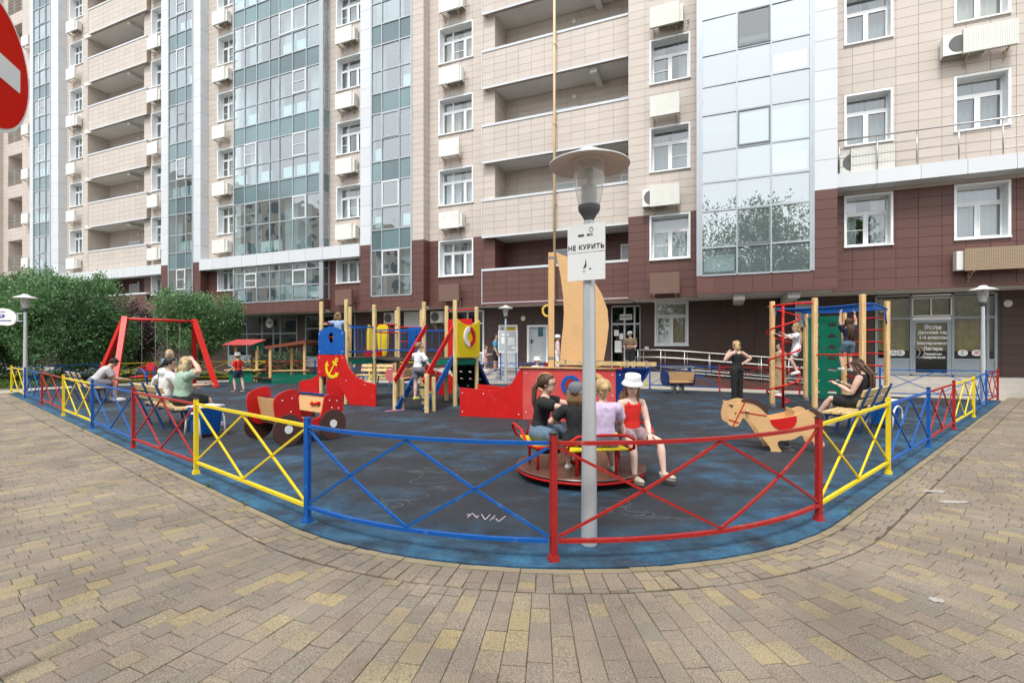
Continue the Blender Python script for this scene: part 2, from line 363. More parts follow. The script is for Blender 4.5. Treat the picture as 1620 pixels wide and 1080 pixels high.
bld = thing('apartment_building', 'tall beige and brown panel-clad apartment block with glazed bays behind the playground', 'building', tuple(BN * BC), BROT)
D0, DP, DB, DM, DB4, DG = 0.0, 0.25, 0.50, 0.73, 1.68, -1.1
ZB, ZT, ZTOP, ST = 3.37, 6.45, 30.2, 3.3
panels = []   # (corner list of 8 local points, material key)
back = {0: MB(), 1: MB()}
def rect_minus(r, holes):
    out = [r]
    for h in holes:
        nxt = []
        for (a, b, c, d) in out:
            if h[0] >= b or h[1] <= a or h[2] >= d or h[3] <= c: nxt.append((a, b, c, d)); continue
            if h[0] > a: nxt.append((a, h[0], c, d))
            if h[1] < b: nxt.append((h[1], b, c, d))
            m0, m1 = max(a, h[0]), min(b, h[1])
            if h[2] > c: nxt.append((m0, m1, c, h[2]))
            if h[3] < d: nxt.append((m0, m1, h[3], d))
        out = [q for q in nxt if q[1] - q[0] > 0.03 and q[3] - q[2] > 0.03]
    return out
def wall(s0, s1, d, z0, z1, key, holes=(), pw=0.575, ph=0.30, off=0.0, gap=0.010):
    """front-facing clad wall; panels stand 15 mm proud of the backing"""
    bk = back[0 if key == 'beige' else 1]
    for a, b, c, e in rect_minus((s0, s1, z0, z1), holes):
        bk.add([(a, -d + 0.018, c), (b, -d + 0.018, c), (b, -d + 0.018, e), (a, -d + 0.018, e)], [(0, 1, 2, 3)])
    nz = max(1, round((z1 - z0) / ph)); hz = (z1 - z0) / nz
    nx = max(1, round((s1 - s0) / pw)); wx = (s1 - s0) / nx
    for i in range(nx):
        for j in range(nz):
            for a, b, c, e in rect_minus((s0 + i * wx, s0 + (i + 1) * wx, z0 + j * hz, z0 + (j + 1) * hz), holes):
                g = gap / 2
                panels.append((a + g, b - g, -d, -d + 0.016, c + g, e - g, key))
def side(s, d0, d1, z0, z1, key, ph=0.30, gap=0.011):
    """right-facing return wall at position s between two planes"""
    bk = back[0 if key == 'beige' else 1]
    bk.add([(s - 0.018, -d1, z0), (s - 0.018, -d0, z0), (s - 0.018, -d0, z1), (s - 0.018, -d1, z1)], [(0, 1, 2, 3)])
    nz = max(1, round((z1 - z0) / ph)); hz = (z1 - z0) / nz
    for j in range(nz): panels.append((s - 0.016, s, -d1 + 0.002, -d0 - 0.002, z0 + j * hz + gap / 2, z0 + (j + 1) * hz - gap / 2, key))
def lside(s, d0, d1, z0, z1, key):
    bk = back[0 if key == 'beige' else 1]
    bk.add([(s + 0.01, -d0, z0), (s + 0.01, -d1, z0), (s + 0.01, -d1, z1), (s + 0.01, -d0, z1)], [(0, 1, 2, 3)])
panes = []    # (4 points, material, parent)
def pane(p, m, parent): panes.append(([Vector(q) for q in p], m, parent))
def fpane(a, b, y, c, e, m, parent): pane([(a, y, c), (b, y, c), (b, y, e), (a, y, e)], m, parent)
def pproj(s, y, z):
    w = BN * BC + BU * s - BN * y; return 810 + FPX * w.x / w.y, HOR - FPX * (z - EYE) / w.y, w.y
def visible(s, d, z):
    x, y, _ = pproj(s, -d, z); return -60 < x < 1680 and y > -60
def curtain(mb, a, b, y, c, e, amp=0.03):
    n = max(6, int((b - a) / 0.05)); base = len(mb.v)
    for i in range(n + 1):
        x = a + (b - a) * i / n; yy = y + amp * math.sin(i * 1.9 + a) + rnd.uniform(-.012, .012)
        mb.v += [Vector((x, yy, c)), Vector((x, yy, e))]
    for i in range(n): mb.q(base + 2 * i, base + 2 * i + 2, base + 2 * i + 3, base + 2 * i + 1)
def window(s0, s1, z0, z1, d, kind='three', depth=0.38, open_k=None):
    """white window in a deep reveal; kind three: side light + two; two: pair of lights under a wide transom"""
    y0, y1 = -d, -d + depth; t = 0.035
    m = MB()
    m.box(s0 - .03, s0 + t, y0 - .03, y1, z0 - .02, z1 + .03); m.box(s1 - t, s1 + .03, y0 - .03, y1, z0 - .02, z1 + .03)
    m.box(s0 + t, s1 - t, y0 - .03, y1, z1 - t, z1 + .03)
    o = m.build('window', REVEAL, bld)
    sl = MB(); sl.box(s0 - .04, s1 + .04, y0 - .06, y1, z0 - .035, z0 + .012); sl.build('sill', PVC, o)
    f = MB(); fy0, fy1 = y1 - .09, y1 - .02; ft = .055
    a, b = s0 + t, s1 - t; c, e = z0 + .012, z1 - t
    f.box(a, a + ft, fy0, fy1, c, e); f.box(b - ft, b, fy0, fy1, c, e); f.box(a + ft, b - ft, fy0, fy1, c, c + ft); f.box(a + ft, b - ft, fy0, fy1, e - ft, e)
    zt = c + (e - c) * 0.70
    f.box(a + ft, b - ft, fy0 - .004, fy1, zt - .04, zt + .04)
    if kind == 'three':
        x1 = a + (b - a) * .32; x2 = a + (b - a) * .70
        cuts = [(a, x1), (x1, x2), (x2, b)]; tops = [(a, x1), (x1, b)]
    elif kind == 'two':
        x1 = a + (b - a) * .49; cuts = [(a, x1), (x1, b)]; tops = [(a, b)]
    for i, (p, q) in enumerate(cuts):
        if i: f.box(p - .035, p + .035, fy0 - .006, fy1, c + ft, zt - .04)
        for (u, v) in ((p + .03, p + .07), (q - .07, q - .03)): f.box(u, v, fy0 - .02, fy0 - .008, c + .05, zt - .05)
        f.box(p + .07, q - .07, fy0 - .02, fy0 - .008, c + .05, c + .095); f.box(p + .07, q - .07, fy0 - .02, fy0 - .008, zt - .095, zt - .05)
        if open_k == i: f.box(p + .07, q - .07, fy0 - .02, fy0 - .008, (c + zt) / 2 - .012, (c + zt) / 2 + .012)
        fpane(p + .05, q - .05, fy0 + .02, c + .05, zt - .05, GL_WIN, o)
    for (p, q) in tops:
        if p > a: f.box(p - .03, p + .03, fy0 - .004, fy1, zt + .04, e - ft)
        fpane(p + .04, q - .04, fy0 + .02, zt + .04, e - .04, GL_WIN, o)
    f.build('frame', PVC, o)
    cm = MB(); r = rnd.random(); cmat = CURT[0] if r < .55 else (CURT[1] if r < .8 else CURT[2])
    w = (b - a)
    if rnd.random() < .75:
        curtain(cm, a - .05, a + w * rnd.uniform(.28, .55), y1 + .14, c - .1, e, .03); curtain(cm, b - w * rnd.uniform(.28, .55), b + .05, y1 + .13, c - .1, e, .03)
    else: curtain(cm, a - .05, b + .05, y1 + .14, c - .1, e, .03)
    cm.build('curtain', cmat, o, smooth=True)
    return o
SASHD = mat('dark_sash', (0.16, 0.18, 0.20), .4, .05, 4)
BAYROWS = [6.13, 7.11, 8.18]   # + 3.3 k ; spandrel between the first two
def bay(s0, s1, d, z0, z1, cols, m, span=True, openers=(), fr=ALU, white_open=True, curtains=True, rows=None, dark_sash=False):
    """curtain-wall bay: mullion grid with one pane per cell"""
    if rows is None:
        rows = [z0] + sorted(z for k in range(-1, 9) for z in [r + ST * k for r in BAYROWS] if z0 + .3 < z < z1 - .3) + [z1]
    y = -d; w = .045
    g = MB()
    for i, x in enumerate(cols):
        ww = w * (1.6 if i in (0, len(cols) - 1) else 1)
        g.box(x - ww / 2, x + ww / 2, y - .035, y + .05, z0, z1)
    for z in rows:
        for i in range(len(cols) - 1): g.box(cols[i] + w * .5, cols[i + 1] - w * .5, y - .028, y + .045, z - .028, z + .028)
    o = g.build('glazed_bay', fr, bld)
    cm = MB(); rad = MB(); cm2 = MB()
    for j in range(len(rows) - 1):
        zc = (rows[j] + rows[j + 1]) / 2
        issp = span and ((zc - 6.13) % ST) < 0.98
        for i in range(len(cols) - 1):
            a, b = cols[i] + .022, cols[i + 1] - .022; c, e = rows[j] + .028, rows[j + 1] - .028
            if issp: fpane(a, b, y + .01, c, e, SPAN, o)
            else:
                if (i, j) in openers:
                    k = MB(); ss = .05
                    k.box(a, a + ss, y - .055, y - .01, c, e); k.box(b - ss, b, y - .055, y - .01, c, e); k.box(a + ss, b - ss, y - .055, y - .01, c, c + ss); k.box(a + ss, b - ss, y - .055, y - .01, e - ss, e)
                    if white_open and rnd.random() < .6: k.box(a + ss, b - ss, y - .05, y - .02, (c + e) / 2 - .015, (c + e) / 2 + .015)
                    k.build('sash', SASHD if dark_sash else (PVC if white_open and rnd.random() < .75 else fr), o)
                    fpane(a + ss, b - ss, y - .02, c + ss, e - ss, GL_WIN if dark_sash and j > 4 else m, o)
                else: fpane(a, b, y + .01, c, e, m, o)
                if curtains and visible(s0, d, c) and ((zc - 6.13) % ST) > 1.9:
                    zl = c - (rows[j] - rows[j - 1]) if j > 0 else c
                    r = rnd.random()
                    if r < .55: curtain(cm if r < .25 else cm2, a - .02, b + .02, y + .32 + rnd.uniform(0, .05), max(z0, zl), e, .025)
                if curtains and .98 < ((zc - 6.13) % ST) < 1.9 and visible(s0, d, c) and rnd.random() < .4: rad.box(a + .06, b - .06, y + .18, y + .27, c + .12, c + .68)
    if cm.v: cm.build('curtain', CURT[0], o, smooth=True)
    if cm2.v: cm2.build('curtain', CURT[1], o, smooth=True)
    if rad.v: rad.build('radiator', WHITE, o)
    return o
ac_n = [0]
FAN = mat('fan_grille', (0.12, 0.12, 0.12), 0.6, 0.1, 5)
def air_con(s, d, z, w, h, label, cover='white', unit_dx=0.2, unit=True, dep=0.42, fan=False):
    """outdoor unit on brackets behind a cover; origin at the bracket on the wall plane"""
    p = BN * (BC + d) + BU * s; t = thing('air_conditioner', label, 'air conditioner', (p.x, p.y, z), BROT, 'air conditioners on the facade')
    if unit:
        u = MB(); u.cbox(unit_dx, unit_dx + w * .82, -.34, -.06, .04, .04 + h * .85, .02); u.build('casing', ACW, t)
        f = MB(); r = h * .33; f.tube(arc_pts((unit_dx + w * .3, -.345, .04 + h * .43), r, 0, 2 * math.pi, 20, (1, 0, 0), (0, 0, 1))[:-1], .008, 4, True)
        f.prism(circ(0, 0, r, 18), (unit_dx + w * .3, -.342, .04 + h * .43), (1, 0, 0), (0, 0, 1), .01); f.build('fan_grille', FAN, t)
        lines = MB(); x = unit_dx + w * .82
        lines.tube([(x, -.2, .12), (x + .1, -.2, .1), (x + .16, -.1, .2), (x + .14, -.02, .3)], .018, 6); lines.build('hose', RUST if rnd.random() < .4 else ACW, t, smooth=True)
    if cover:
        cm = {'white': ACW, 'perf': PERF, 'brown': PERFB, 'tan': PERFT}[cover]
        c = MB(); c.box(0, w, -dep, -dep + .018, 0, h); c.box(.0, .016, -dep + .018, -dep + .12, .0, h); c.box(w - .016, w, -dep + .018, -dep + .12, 0, h); c.box(.016, w - .016, -dep + .018, -dep + .1, 0.002, .016)
        c.build('cover', cm, t)
    for x in (w * .12, w * .86):
        b = MB(); b.bar((x, -dep + .02, .0 - .02), (x, 0, -.02), .03, .035); b.bar((x, -dep + .12, -.03), (x, -.01, -.24), .022, .022); b.box(x - .02, x + .02, -.012, 0, -.3, .02); b.build('bracket', RUST, t)
    return t

# ---- plan of the front, left to right -------------------------------------------------
e_A = FS(47, DB)                                      # left edge of the first bay block
sA0, sA1 = e_A - 5.5, e_A
b0l, b0r, b0w = FS(53, DB), FS(80, DB), FS(92, DB)
b1c, b1l, b1r, b1w = FS(255, DB), FS(267, DB), FS(305, DB), FS(317, DB)
b2l, b2r = FS(370, .46), FS(511, .46)
b3c, b3l, b3r, b3w = FS(570, DB), FS(588, DB), FS(651, DB), FS(670, DB)
pL0, pL1 = FS(140, DP), FS(232, DP); pR0, pR1 = FS(763, DP), FS(994, DP)
rL0, rL1 = FS(139, D0), FS(228, D0); rR0, rR1 = FS(783, D0), FS(994, DM)
m0, m1 = rR1, FS(1102, DB4)
b4l, b4r, b4w = FS(1108, DB4), FS(1287, DB4), FS(1325, DB4)
oR = b4w + 11.0
def wz(k): return 4.756 + ST * k, 6.395 + ST * k
def nst(s, d):
    """storeys whose window shows in the photograph (or nearly)"""
    return [k for k in range(0, 8) if visible(s, d, wz(k)[0] - 1.2)]
# window columns: (s0, s1, d, kind, wall s-range)
cols_w = [
    (FS(111, D0), FS(131, D0), D0, 'three', (b0w, rL0)),
    (FS(240, D0), FS(240, D0) + 1.62, D0, 'three', (rL1, b1c)),
    (FS(345, D0), FS(345, D0) + 1.62, D0, 'three', (b1w, b2l)),
    (FS(533, D0), FS(533, D0) + 1.62, D0, 'three', (b2r, b3c)),
    (FS(695, D0), FS(748, D0), D0, 'three', (b3w, rR0)),
    (FS(1029, DM), FS(1091, DM), DM, 'two', (m0, m1)),
]
for i, (a, b, d, kind, (x0, x1)) in enumerate(cols_w):
    b = min(b, x1 - .06)
    ks = nst(a, d)
    holes = [(a, b, *wz(k)) for k in ks]
    wall(x0, x1, d, ZB, ZT, 'brown', holes); wall(x0, x1, d, ZT, ZTOP, 'beige', holes)
    for k in ks: window(a, b, *wz(k), d, kind, open_k=rnd.choice([None, 0, 1, 1]))
# right wall with two window columns
wr = [(FS(1337, DM), FS(1411, DM)), (FS(1511, DM), FS(1597, DM)), (FS(1511, DM) + 2.9, FS(1597, DM) + 2.9)]
hol = [(a, b, *wz(k)) for a, b in wr for k in range(0, 4)]
wall(b4w, oR, DM, ZB, ZT, 'brown', hol); wall(b4w, oR, DM, ZT, ZTOP, 'beige', hol)
for a, b in wr:
    for k in range(0, 4):
        if visible(a, DM, wz(k)[0]): window(a, b, *wz(k), DM, 'two', open_k=(0 if k == 0 and a == wr[0][0] else None))
# far-left wall with railed loggias
lg0, lg1 = FS(13, D0), FS(35, D0)
hol = [(lg0, lg1, 4.0 + ST * k, 6.35 + ST * k) for k in range(0, 8)]
wall(sA0, sA1, D0, ZB, ZT, 'brown', hol); wall(sA0, sA1, D0, ZT, ZTOP, 'beige', hol)
wall(sA0 - 6, sA0 + .4, DB, 0, ZTOP, 'beige'); side(sA0 + .4, D0, DB, 0, ZTOP, 'beige')
lgm = MB()
for k in range(0, 8):
    rl = MB()
    z0, z1 = 4.0 + ST * k, 6.35 + ST * k
    lgm.box(lg0 - .02, lg0 + .02, .02, 1.5, z0, z1); lgm.box(lg1 - .02, lg1 + .02, .02, 1.5, z0, z1); lgm.box(lg0, lg1, 1.5, 1.56, z0, z1); lgm.box(lg0, lg1, .02, 1.5, z0 - .1, z0); lgm.box(lg0, lg1, .02, 1.5, z1, z1 + .1)
    for zz in (.35, .6, .85, 1.1): rl.tube([(lg0, -.02, z0 + zz), (lg1, -.02, z0 + zz)], .018, 6)
    for x in (lg0 + .05, (lg0 + lg1) / 2, lg1 - .05): rl.tube([(x, -.02, z0), (x, -.02, z0 + 1.1)], .018, 6)
    rl.build('loggia_railing', STEEL, bld)
lgm.build('loggia', BEIGE, bld)
# bay blocks: white columns, bays, returns
def white_col(a, b, d, z0, z1, ph=.95):
    m = MB(); m.box(a + .01, b - .01, -d + .02, -d + .2, z0, z1); o = m.build('white_column', JOINT, bld)
    n = max(1, round((z1 - z0) / ph)); h = (z1 - z0) / n; mm = MB(); mm.box(a, b, -d, -d + .3, .006, h - .006)
    for j in range(n):
        if j == 0: c = mm.build('column_panel', WPAN, o)
        else: c = c.copy(); COL.objects.link(c)
        c.location = (0, 0, z0 + j * h)
zv = lambda s, d: min(ZTOP, max(8.0, EYE + 660 / FPX * pproj(s, -d, 5)[2]))   # a little above the top of the photograph
for (c0, l, r, w) in ((FS(47, DB), b0l, b0r, b0w), (b1c, b1l, b1r, b1w)):
    z1 = zv(w, DB)
    white_col(c0, l, DB, 6.45 if c0 != FS(47, DB) else 3.37, z1); white_col(r, w, DB, 6.45, z1)
    side(w, D0, DB, ZB, 6.45, 'brown'); ws = MB()
    n = round((z1 - 6.45) / .95); h = (z1 - 6.45) / n
    for j in range(n): ws.box(w - .02, w + .004, -DB + .004, -D0, 6.45 + j * h + .006, 6.45 + (j + 1) * h - .006)
    ws.build('column_side_panel', WPAN, bld)
    wall(r, w, DB, ZB, 6.45, 'brown'); wall(c0, l, DB, ZB, 6.45, 'brown')
    wall(l, r, DB, ZB, 3.93, 'brown')
    cw = (r - l); cs = [l, l + cw * .34, l + cw * .72, r]
    bay(l, r, DB, 3.93, z1, cs, GL_BAY, openers={(1, j) for j in range(1, 30, 3) if rnd.random() < .75})
# bay 2 (wide, with its own side face)
z1 = zv(b2r, .46)
cs = [FS(p, .46) for p in (370, 387.5, 406.7, 427, 442.2, 463.4, 485.1, 506.4)]
rw = [6.56, 8.18] + sorted(z for z in [r + ST * k for k in range(1, 9) for r in BAYROWS] if z < z1 - .3) + [z1]
bay(cs[0], cs[-1], .46, 6.56, z1, cs, GL_BAY, openers={(1, 1), (1, 4), (5, 1), (5, 4), (5, 7), (1, 10), (4, 10), (5, 10)}, rows=rw)
bay(cs[0], cs[-1], .46, 3.93, 5.92, cs, GL_BAY, openers={(1, 1), (5, 1)}, rows=[3.93, 4.72, 5.55, 5.92], span=False)
m = MB()
m.box(cs[-1] + .03, b2r + .03, -.5, -.42, 3.93, z1); m.box(b2r - .04, b2r + .03, -.06, .0, 3.93, z1)
for z in [3.93, 4.72, 5.55] + [r + ST * k for k in range(0, 8) for r in BAYROWS if r + ST * k < z1]: m.box(b2r - .02, b2r + .02, -.42, -.06, z - .025, z + .025)
sb = m.build('bay_side_frame', ALU, bld)
for z in [z for z in [r + ST * k for k in range(0, 8) for r in BAYROWS] if z < z1 - 1]:
    nx = z + (0.98 if abs((z - 6.13) % ST) < .1 else 1.07 if abs((z - 7.11) % ST) < .1 else 1.25)
    pane([(b2r, -.42, z + .025), (b2r, -.06, z + .025), (b2r, -.06, nx - .025), (b2r, -.42, nx - .025)], GL_BAY if nx - z > 1 else SPAN, sb)
for z, nx in ((3.93, 4.72), (4.72, 5.55), (5.55, 5.92)): pane([(b2r, -.42, z), (b2r, -.06, z), (b2r, -.06, nx), (b2r, -.42, nx)], GL_BAY, sb)
wall(b2l, b2r + .06, .46, ZB, 3.93, 'brown', ph=.56); side(b2r + .06, D0, .46, ZB, 3.93, 'brown', ph=.56)
# bay 3
z1 = zv(b3w, DB)
white_col(b3c, b3l, DB, 6.45, z1); wall(b3c, b3l, DB, ZB, 6.45, 'brown'); wall(b3r, b3w, DB, ZB, 6.45, 'brown'); wall(b3r, b3w, DB, 6.45, z1, 'beige')
side(b3w, D0, DB, ZB, 6.45, 'brown'); side(b3w, D0, DB, 6.45, z1, 'beige'); wall(b3l, b3r, DB, ZB, 3.93, 'brown')
cw = b3r - b3l; bay(b3l, b3r, DB, 3.93, z1, [b3l, b3l + cw * .27, b3l + cw * .71, b3r], GL_BAY, openers={(1, 1), (1, 4), (1, 7), (1, 13)})
# bay 4, large panes that mirror the sky and the trees opposite
wall(FS(1102, DB4), b4r, DB4, ZB, 3.93, 'brown', ph=.56); wall(b4r, b4w, DB4, ZB, 6.45, 'brown'); white_col(b4r + .03, b4w, DB4, 6.45, 14)
c4 = [b4l + .03, FS(1166, DB4), FS(1220, DB4), FS(1283, DB4)]
bay(c4[0], c4[-1], DB4, 3.93, 15.0, c4, GL_SKY, span=False, openers={(1, 1), (1, 4), (1, 7)}, white_open=False, dark_sash=True)
m = MB(); m.box(FS(1102, DB4) , b4l, -DB4 - .01, -DB4 + .1, 3.93, 15); m.box(c4[-1] + .04, b4r + .03, -DB4 - .01, -DB4 + .1, 3.93, 15); m.build('corner_post', ALU, bld)
lside(FS(1102, DB4), DM, DB4, ZB, 15, 'brown')
# ---- balconies ------------------------------------------------------------------------
DOORG = mat('grey_door', (0.52, 0.56, 0.58), 0.45, 0.04, 3)
LAMPW = mat('white_lamp_glass', (0.78, 0.77, 0.73), 0.3, 0.03, 3)
def balconies(p0, p1, r0, r1, dep, brown0, kmax):
    for k in range(0, kmax):
        zt = 4.93 if k == 0 else 8.01 + ST * (k - 1); zb = ZB if k == 0 else 6.32 + ST * (k - 1)
        key = 'brown' if k == 0 and brown0 else 'beige'; km = BRWN if key == 'brown' else BEIGE
        if k == 0 and not brown0: continue
        wall(p0, p1, DP, zb + .06, zt - .1, key)
        m = MB(); m.box(p0, p1, -DP + .02, -DP + .2, zb + .02, zt - .1); bal = m.build('balcony', JOINT if key == 'beige' else JOINTB, bld)
        c = MB(); c.box(p0 - .03, p1, -DP - .03, -DP + .24, zt - .1, zt); c.build('parapet_cap', WPAN, bal)
        c = MB(); c.box(p0 - .012, p1, -DP - .012, -DP + .02, zb - .02, zb + .06); c.box(p0 - .03, p0, -DP - .02, -DP + .05, zb, zt - .1); c.build('parapet_edge', WPAN, bal)
        # slab and beam overhead of the storey below
        c = MB(); c.box(r0 - .3, r1 + .2, -DP + .2, dep, zb + .005, zb + .25); c.build('slab', SOFF, bal)
        c = MB(); x = r0 + (r1 - r0) * .72; c.box(x, x + .28, -DP + .22, dep, zb - .22, zb + .005); c.build('beam', SOFF, bal)
        # recess of this storey
        top = (6.32 + ST * k)
        z0 = zb + .25
        wall(r0, r1, -dep, z0, top, key)
        side(r0, -dep, D0, z0, top, key)
        c = MB(); c.box(r1, r1 + .05, -.0, dep, z0, top); c.build('recess_end', km, bal)
        for fx, dw in ((.40, 1.0), (.90, .9)):
            x = r0 + (r1 - r0) * fx
            dm = MB(); dm.box(x - .06, x, dep - .06, dep - .002, z0, z0 + 2.2); dm.box(x + dw, x + dw + .06, dep - .06, dep - .002, z0, z0 + 2.2); dm.box(x, x + dw, dep - .06, dep - .002, z0 + 2.14, z0 + 2.2)
            dr = dm.build('door', PVC, bal); lf = MB(); lf.box(x, x + dw, dep - .035, dep - .004, z0, z0 + 2.14); lf.build('door_leaf', DOORG, dr)
        lm = MB(); lm.ball((r0 + (r1 - r0) * .55, dep - .03, top - .42), .11, .05, .11, seg=12, st=6); lm.build('wall_lamp', LAMPW, bal, smooth=True)
    wall(r0 - .0, r0, D0, 4, 5, 'beige') if False else None
wall(rL0 - .06, rL0, D0, ZB, ZTOP, 'beige')
balconies(pL0, pL1, rL0 + .0, rL1, 1.3, True, 8)
balconies(pR0, pR1, rR0, rR1, 1.2, True, 6)
lside(m0, D0, DM, ZB, 16, 'beige')
# ---- white bands ----------------------------------------------------------------------
def band(a, b, d, z0, z1, back_d, seg=1.2, name='white_band'):
    m = MB(); m.box(a, b, -d + .02, -back_d, z0 + .02, z1 - .02); o = m.build(name, SOFF, bld)
    n = max(1, round((b - a) / seg)); w = (b - a) / n
    for i in range(n):
        c = MB(); c.box(a + i * w + .008, a + (i + 1) * w - .008, -d, -d + .016, z0, z1); c.build('band_panel', WPAN, o)
        c = MB(); c.box(a + i * w + .008, a + (i + 1) * w - .008, -d + .018, -back_d - .01, z0, z0 + .016); c.build('soffit_panel', WPAN, o)
band(b0w, b1c, DB + .02, 5.95, 6.55, D0)
band(b1w, b3c, DB + .08, 5.93, 6.56, D0)
band(b4w, oR, 1.36, 6.56, 7.0, DM, 1.05)
# terrace behind the band on the right: railing and equipment
rt = MB(); zr = 7.0
for i in range(0, 11):
    x = b4w + .12 + i * 1.0
    rt.tube([(x, -1.28, zr), (x, -1.28, zr + 1.05)], .02, 6)
rt.tube([(b4w + .05, -1.28, zr + 1.07), (oR, -1.28, zr + 1.07)], .027, 8)
for z in (.22, .5, .78): rt.tube([(b4w + .1, -1.28, zr + z), (oR, -1.28, zr + z)], .009, 6)
rt.build('terrace_railing', STEEL, bld, smooth=True)
# ---- ground storey --------------------------------------------------------------------
gl0, gl1 = sA0, oR
soff = MB()
for (a, b, d) in ((b0w, b1c, D0), (b1c, b1w, DB), (b1w, b2l, D0), (b2l, b2r + .06, .46), (b2r + .06, b3c, D0), (b3c, b3w, DB), (b3w, pR0, D0), (pR0, pR1, DP), (m0, FS(1102, DB4), DM), (FS(1102, DB4), b4w, DB4), (b4w, oR, DM)):
    soff.box(a, b, -d + .03, 1.2, ZB - .05, ZB + .06)
soff.build('soffit', SOFF, bld)
trim = MB()
for (a, b, d) in ((b1w, b2l, D0), (b2l, b2r + .06, .46), (b2r + .06, b3c, D0), (b3c, b3w, DB), (b3w, pR0, D0), (pR0, pR1, DP), (m0, FS(1102, DB4), DM), (FS(1102, DB4), b4w, DB4), (b4w, oR, DM)): trim.box(a, b, -d - .02, -d + .1, ZB - .07, ZB + .03)
trim.build('drip_edge', BRWN, bld)
bm = MB()
for x in (FS(1160, .2), FS(1240, .2)): bm.box(x, x + .35, -DB4 + .2, 1.1, ZB - .28, ZB - .05)
bm.build('soffit_beam', SOFF, bld)
G_CAFE = (FS(362, DG), FS(471, DG)); G_W2 = (FS(484, DG), FS(562, DG)); G_W3 = (FS(708, DG), FS(765, DG))
G_D1 = (FS(789, DG), FS(819, DG)); G_D2 = (FS(834, DG), FS(867, DG)); G_EN = (FS(967, DG), FS(1013, DG)); G_WN = (FS(1037, DG), FS(1088, DG)); G_KG = (FS(1386, DG), FS(1575, DG))
PLAT = 0.47
fz = lambda px, py: FZ(px, py, DG)
gh = [(*G_CAFE, .2, 3.3), (*G_W2, .35, 3.3), (*G_W3, .6, 3.3), (*G_D1, .5, fz(800, 514)), (*G_D2, .78, fz(850, 514)), (*G_EN, PLAT, 3.25), (*G_WN, fz(1060, 546), fz(1060, 478)), (*G_KG, .5, 3.28)]
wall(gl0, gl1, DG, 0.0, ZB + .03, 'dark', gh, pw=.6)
def grid_front(name, a, b, zs, xs, y, fr, glass, kick=False, kickm=None, w=.07):
    g = MB()
    for x in xs: g.box(x - w / 2, x + w / 2, y - .04, y + .06, zs[0], zs[-1])
    for z in zs:
        for i in range(len(xs) - 1): g.box(xs[i] + w / 2, xs[i + 1] - w / 2, y - .035, y + .055, z - w / 2, z + w / 2)
    o = g.build(name, fr, bld)
    for j in range(len(zs) - 1):
        for i in range(len(xs) - 1):
            if kick and j == 0:
                k = MB(); k.box(xs[i] + w / 2, xs[i + 1] - w / 2, y - .012, y + .02, zs[j] + w / 2, zs[j + 1] - w / 2); k.build('kick_panel', kickm, o)
            else: fpane(xs[i] + .03, xs[i + 1] - .03, y, zs[j] + .03, zs[j + 1] - .03, glass, o)
    return o
yg = -DG
SHOPF = mat('shop_frame_grey', (0.25, 0.29, 0.31), 0.45, 0.05, 3)
# cafe front
xs = [G_CAFE[0], FS(391, DG), FS(415, DG), FS(433, DG), FS(444, DG), FS(470, DG)]
grid_front('cafe_front', *G_CAFE, [.3, .95, 2.25, 3.25], xs, yg, SHOPF, GL_SHOP, True, SHOPF)
grid_front('shop_window', *G_W2, [.4, .9, 2.5, 3.2], [G_W2[0], FS(512, DG), FS(540, DG), G_W2[1]], yg, SHOPF, GL_SHOP, True, SHOPF)
grid_front('shop_window', *G_W3, [.7, 1.2, 2.6, 3.2], [G_W3[0], FS(740, DG), G_W3[1]], yg, PVC, GL_SHOP, True, SHOPF)
# plain service doors with yellow notices
PETROL = mat('petrol_glass', (0.02, 0.11, 0.15), 0.2, 0.1, 3); NOTE = mat('yellow_notice', (0.78, 0.62, 0.03), 0.5, 0.04, 5); DKTX = mat('dark_print', (0.03, 0.03, 0.035), 0.6, 0.05, 5); WHTX = mat('white_print', (0.85, 0.85, 0.85), 0.5, 0.02, 5); REDTX = mat('red_print', (0.6, 0.06, 0.04), 0.5, 0.02, 5); GRTX = mat('green_print', (0.05, 0.25, 0.1), 0.5, 0.02, 5)
for (a, b), h, PD in ((G_D1, fz(800, 514), .5), (G_D2, fz(850, 514), .78)):
    m = MB(); m.box(a, a + .09, yg - .03, yg + .25, PD, h); m.box(b - .09, b, yg - .03, yg + .25, PD, h); m.box(a + .09, b - .09, yg - .03, yg + .25, h - .09, h)
    o = m.build('door', PVC, bld)
    l = MB(); l.box(a + .09, b - .09, yg + .14, yg + .19, PD, h - .09); l.build('door_leaf', DOORG, o)
    w = b - a; p = MB(); p.box(a + w * .48, a + w * .72, yg + .125, yg + .139, PD + 1.18, PD + 1.62); p.build('door_pane', PETROL, o)
    p = MB(); p.box(a + w * .34, a + w * .88, yg + .12, yg + .139, PD + 1.68, PD + 2.02); nt = p.build('notice', NOTE, o)
    for q in range(3):
        p = MB(); p.box(a + w * .40, a + w * (.8 - .1 * (q % 2)), yg + .112, yg + .119, PD + 1.93 - q * .08, PD + 1.95 - q * .08); p.build('print_line', DKTX, o)
    p = MB(); p.box(a + .15, a + .19, yg + .10, yg + .139, PD + .85, PD + 1.05); p.bar((a + .17, yg + .09, PD + .98), (a + .3, yg + .09, PD + .98), .02); p.build('handle', BLACK, o)
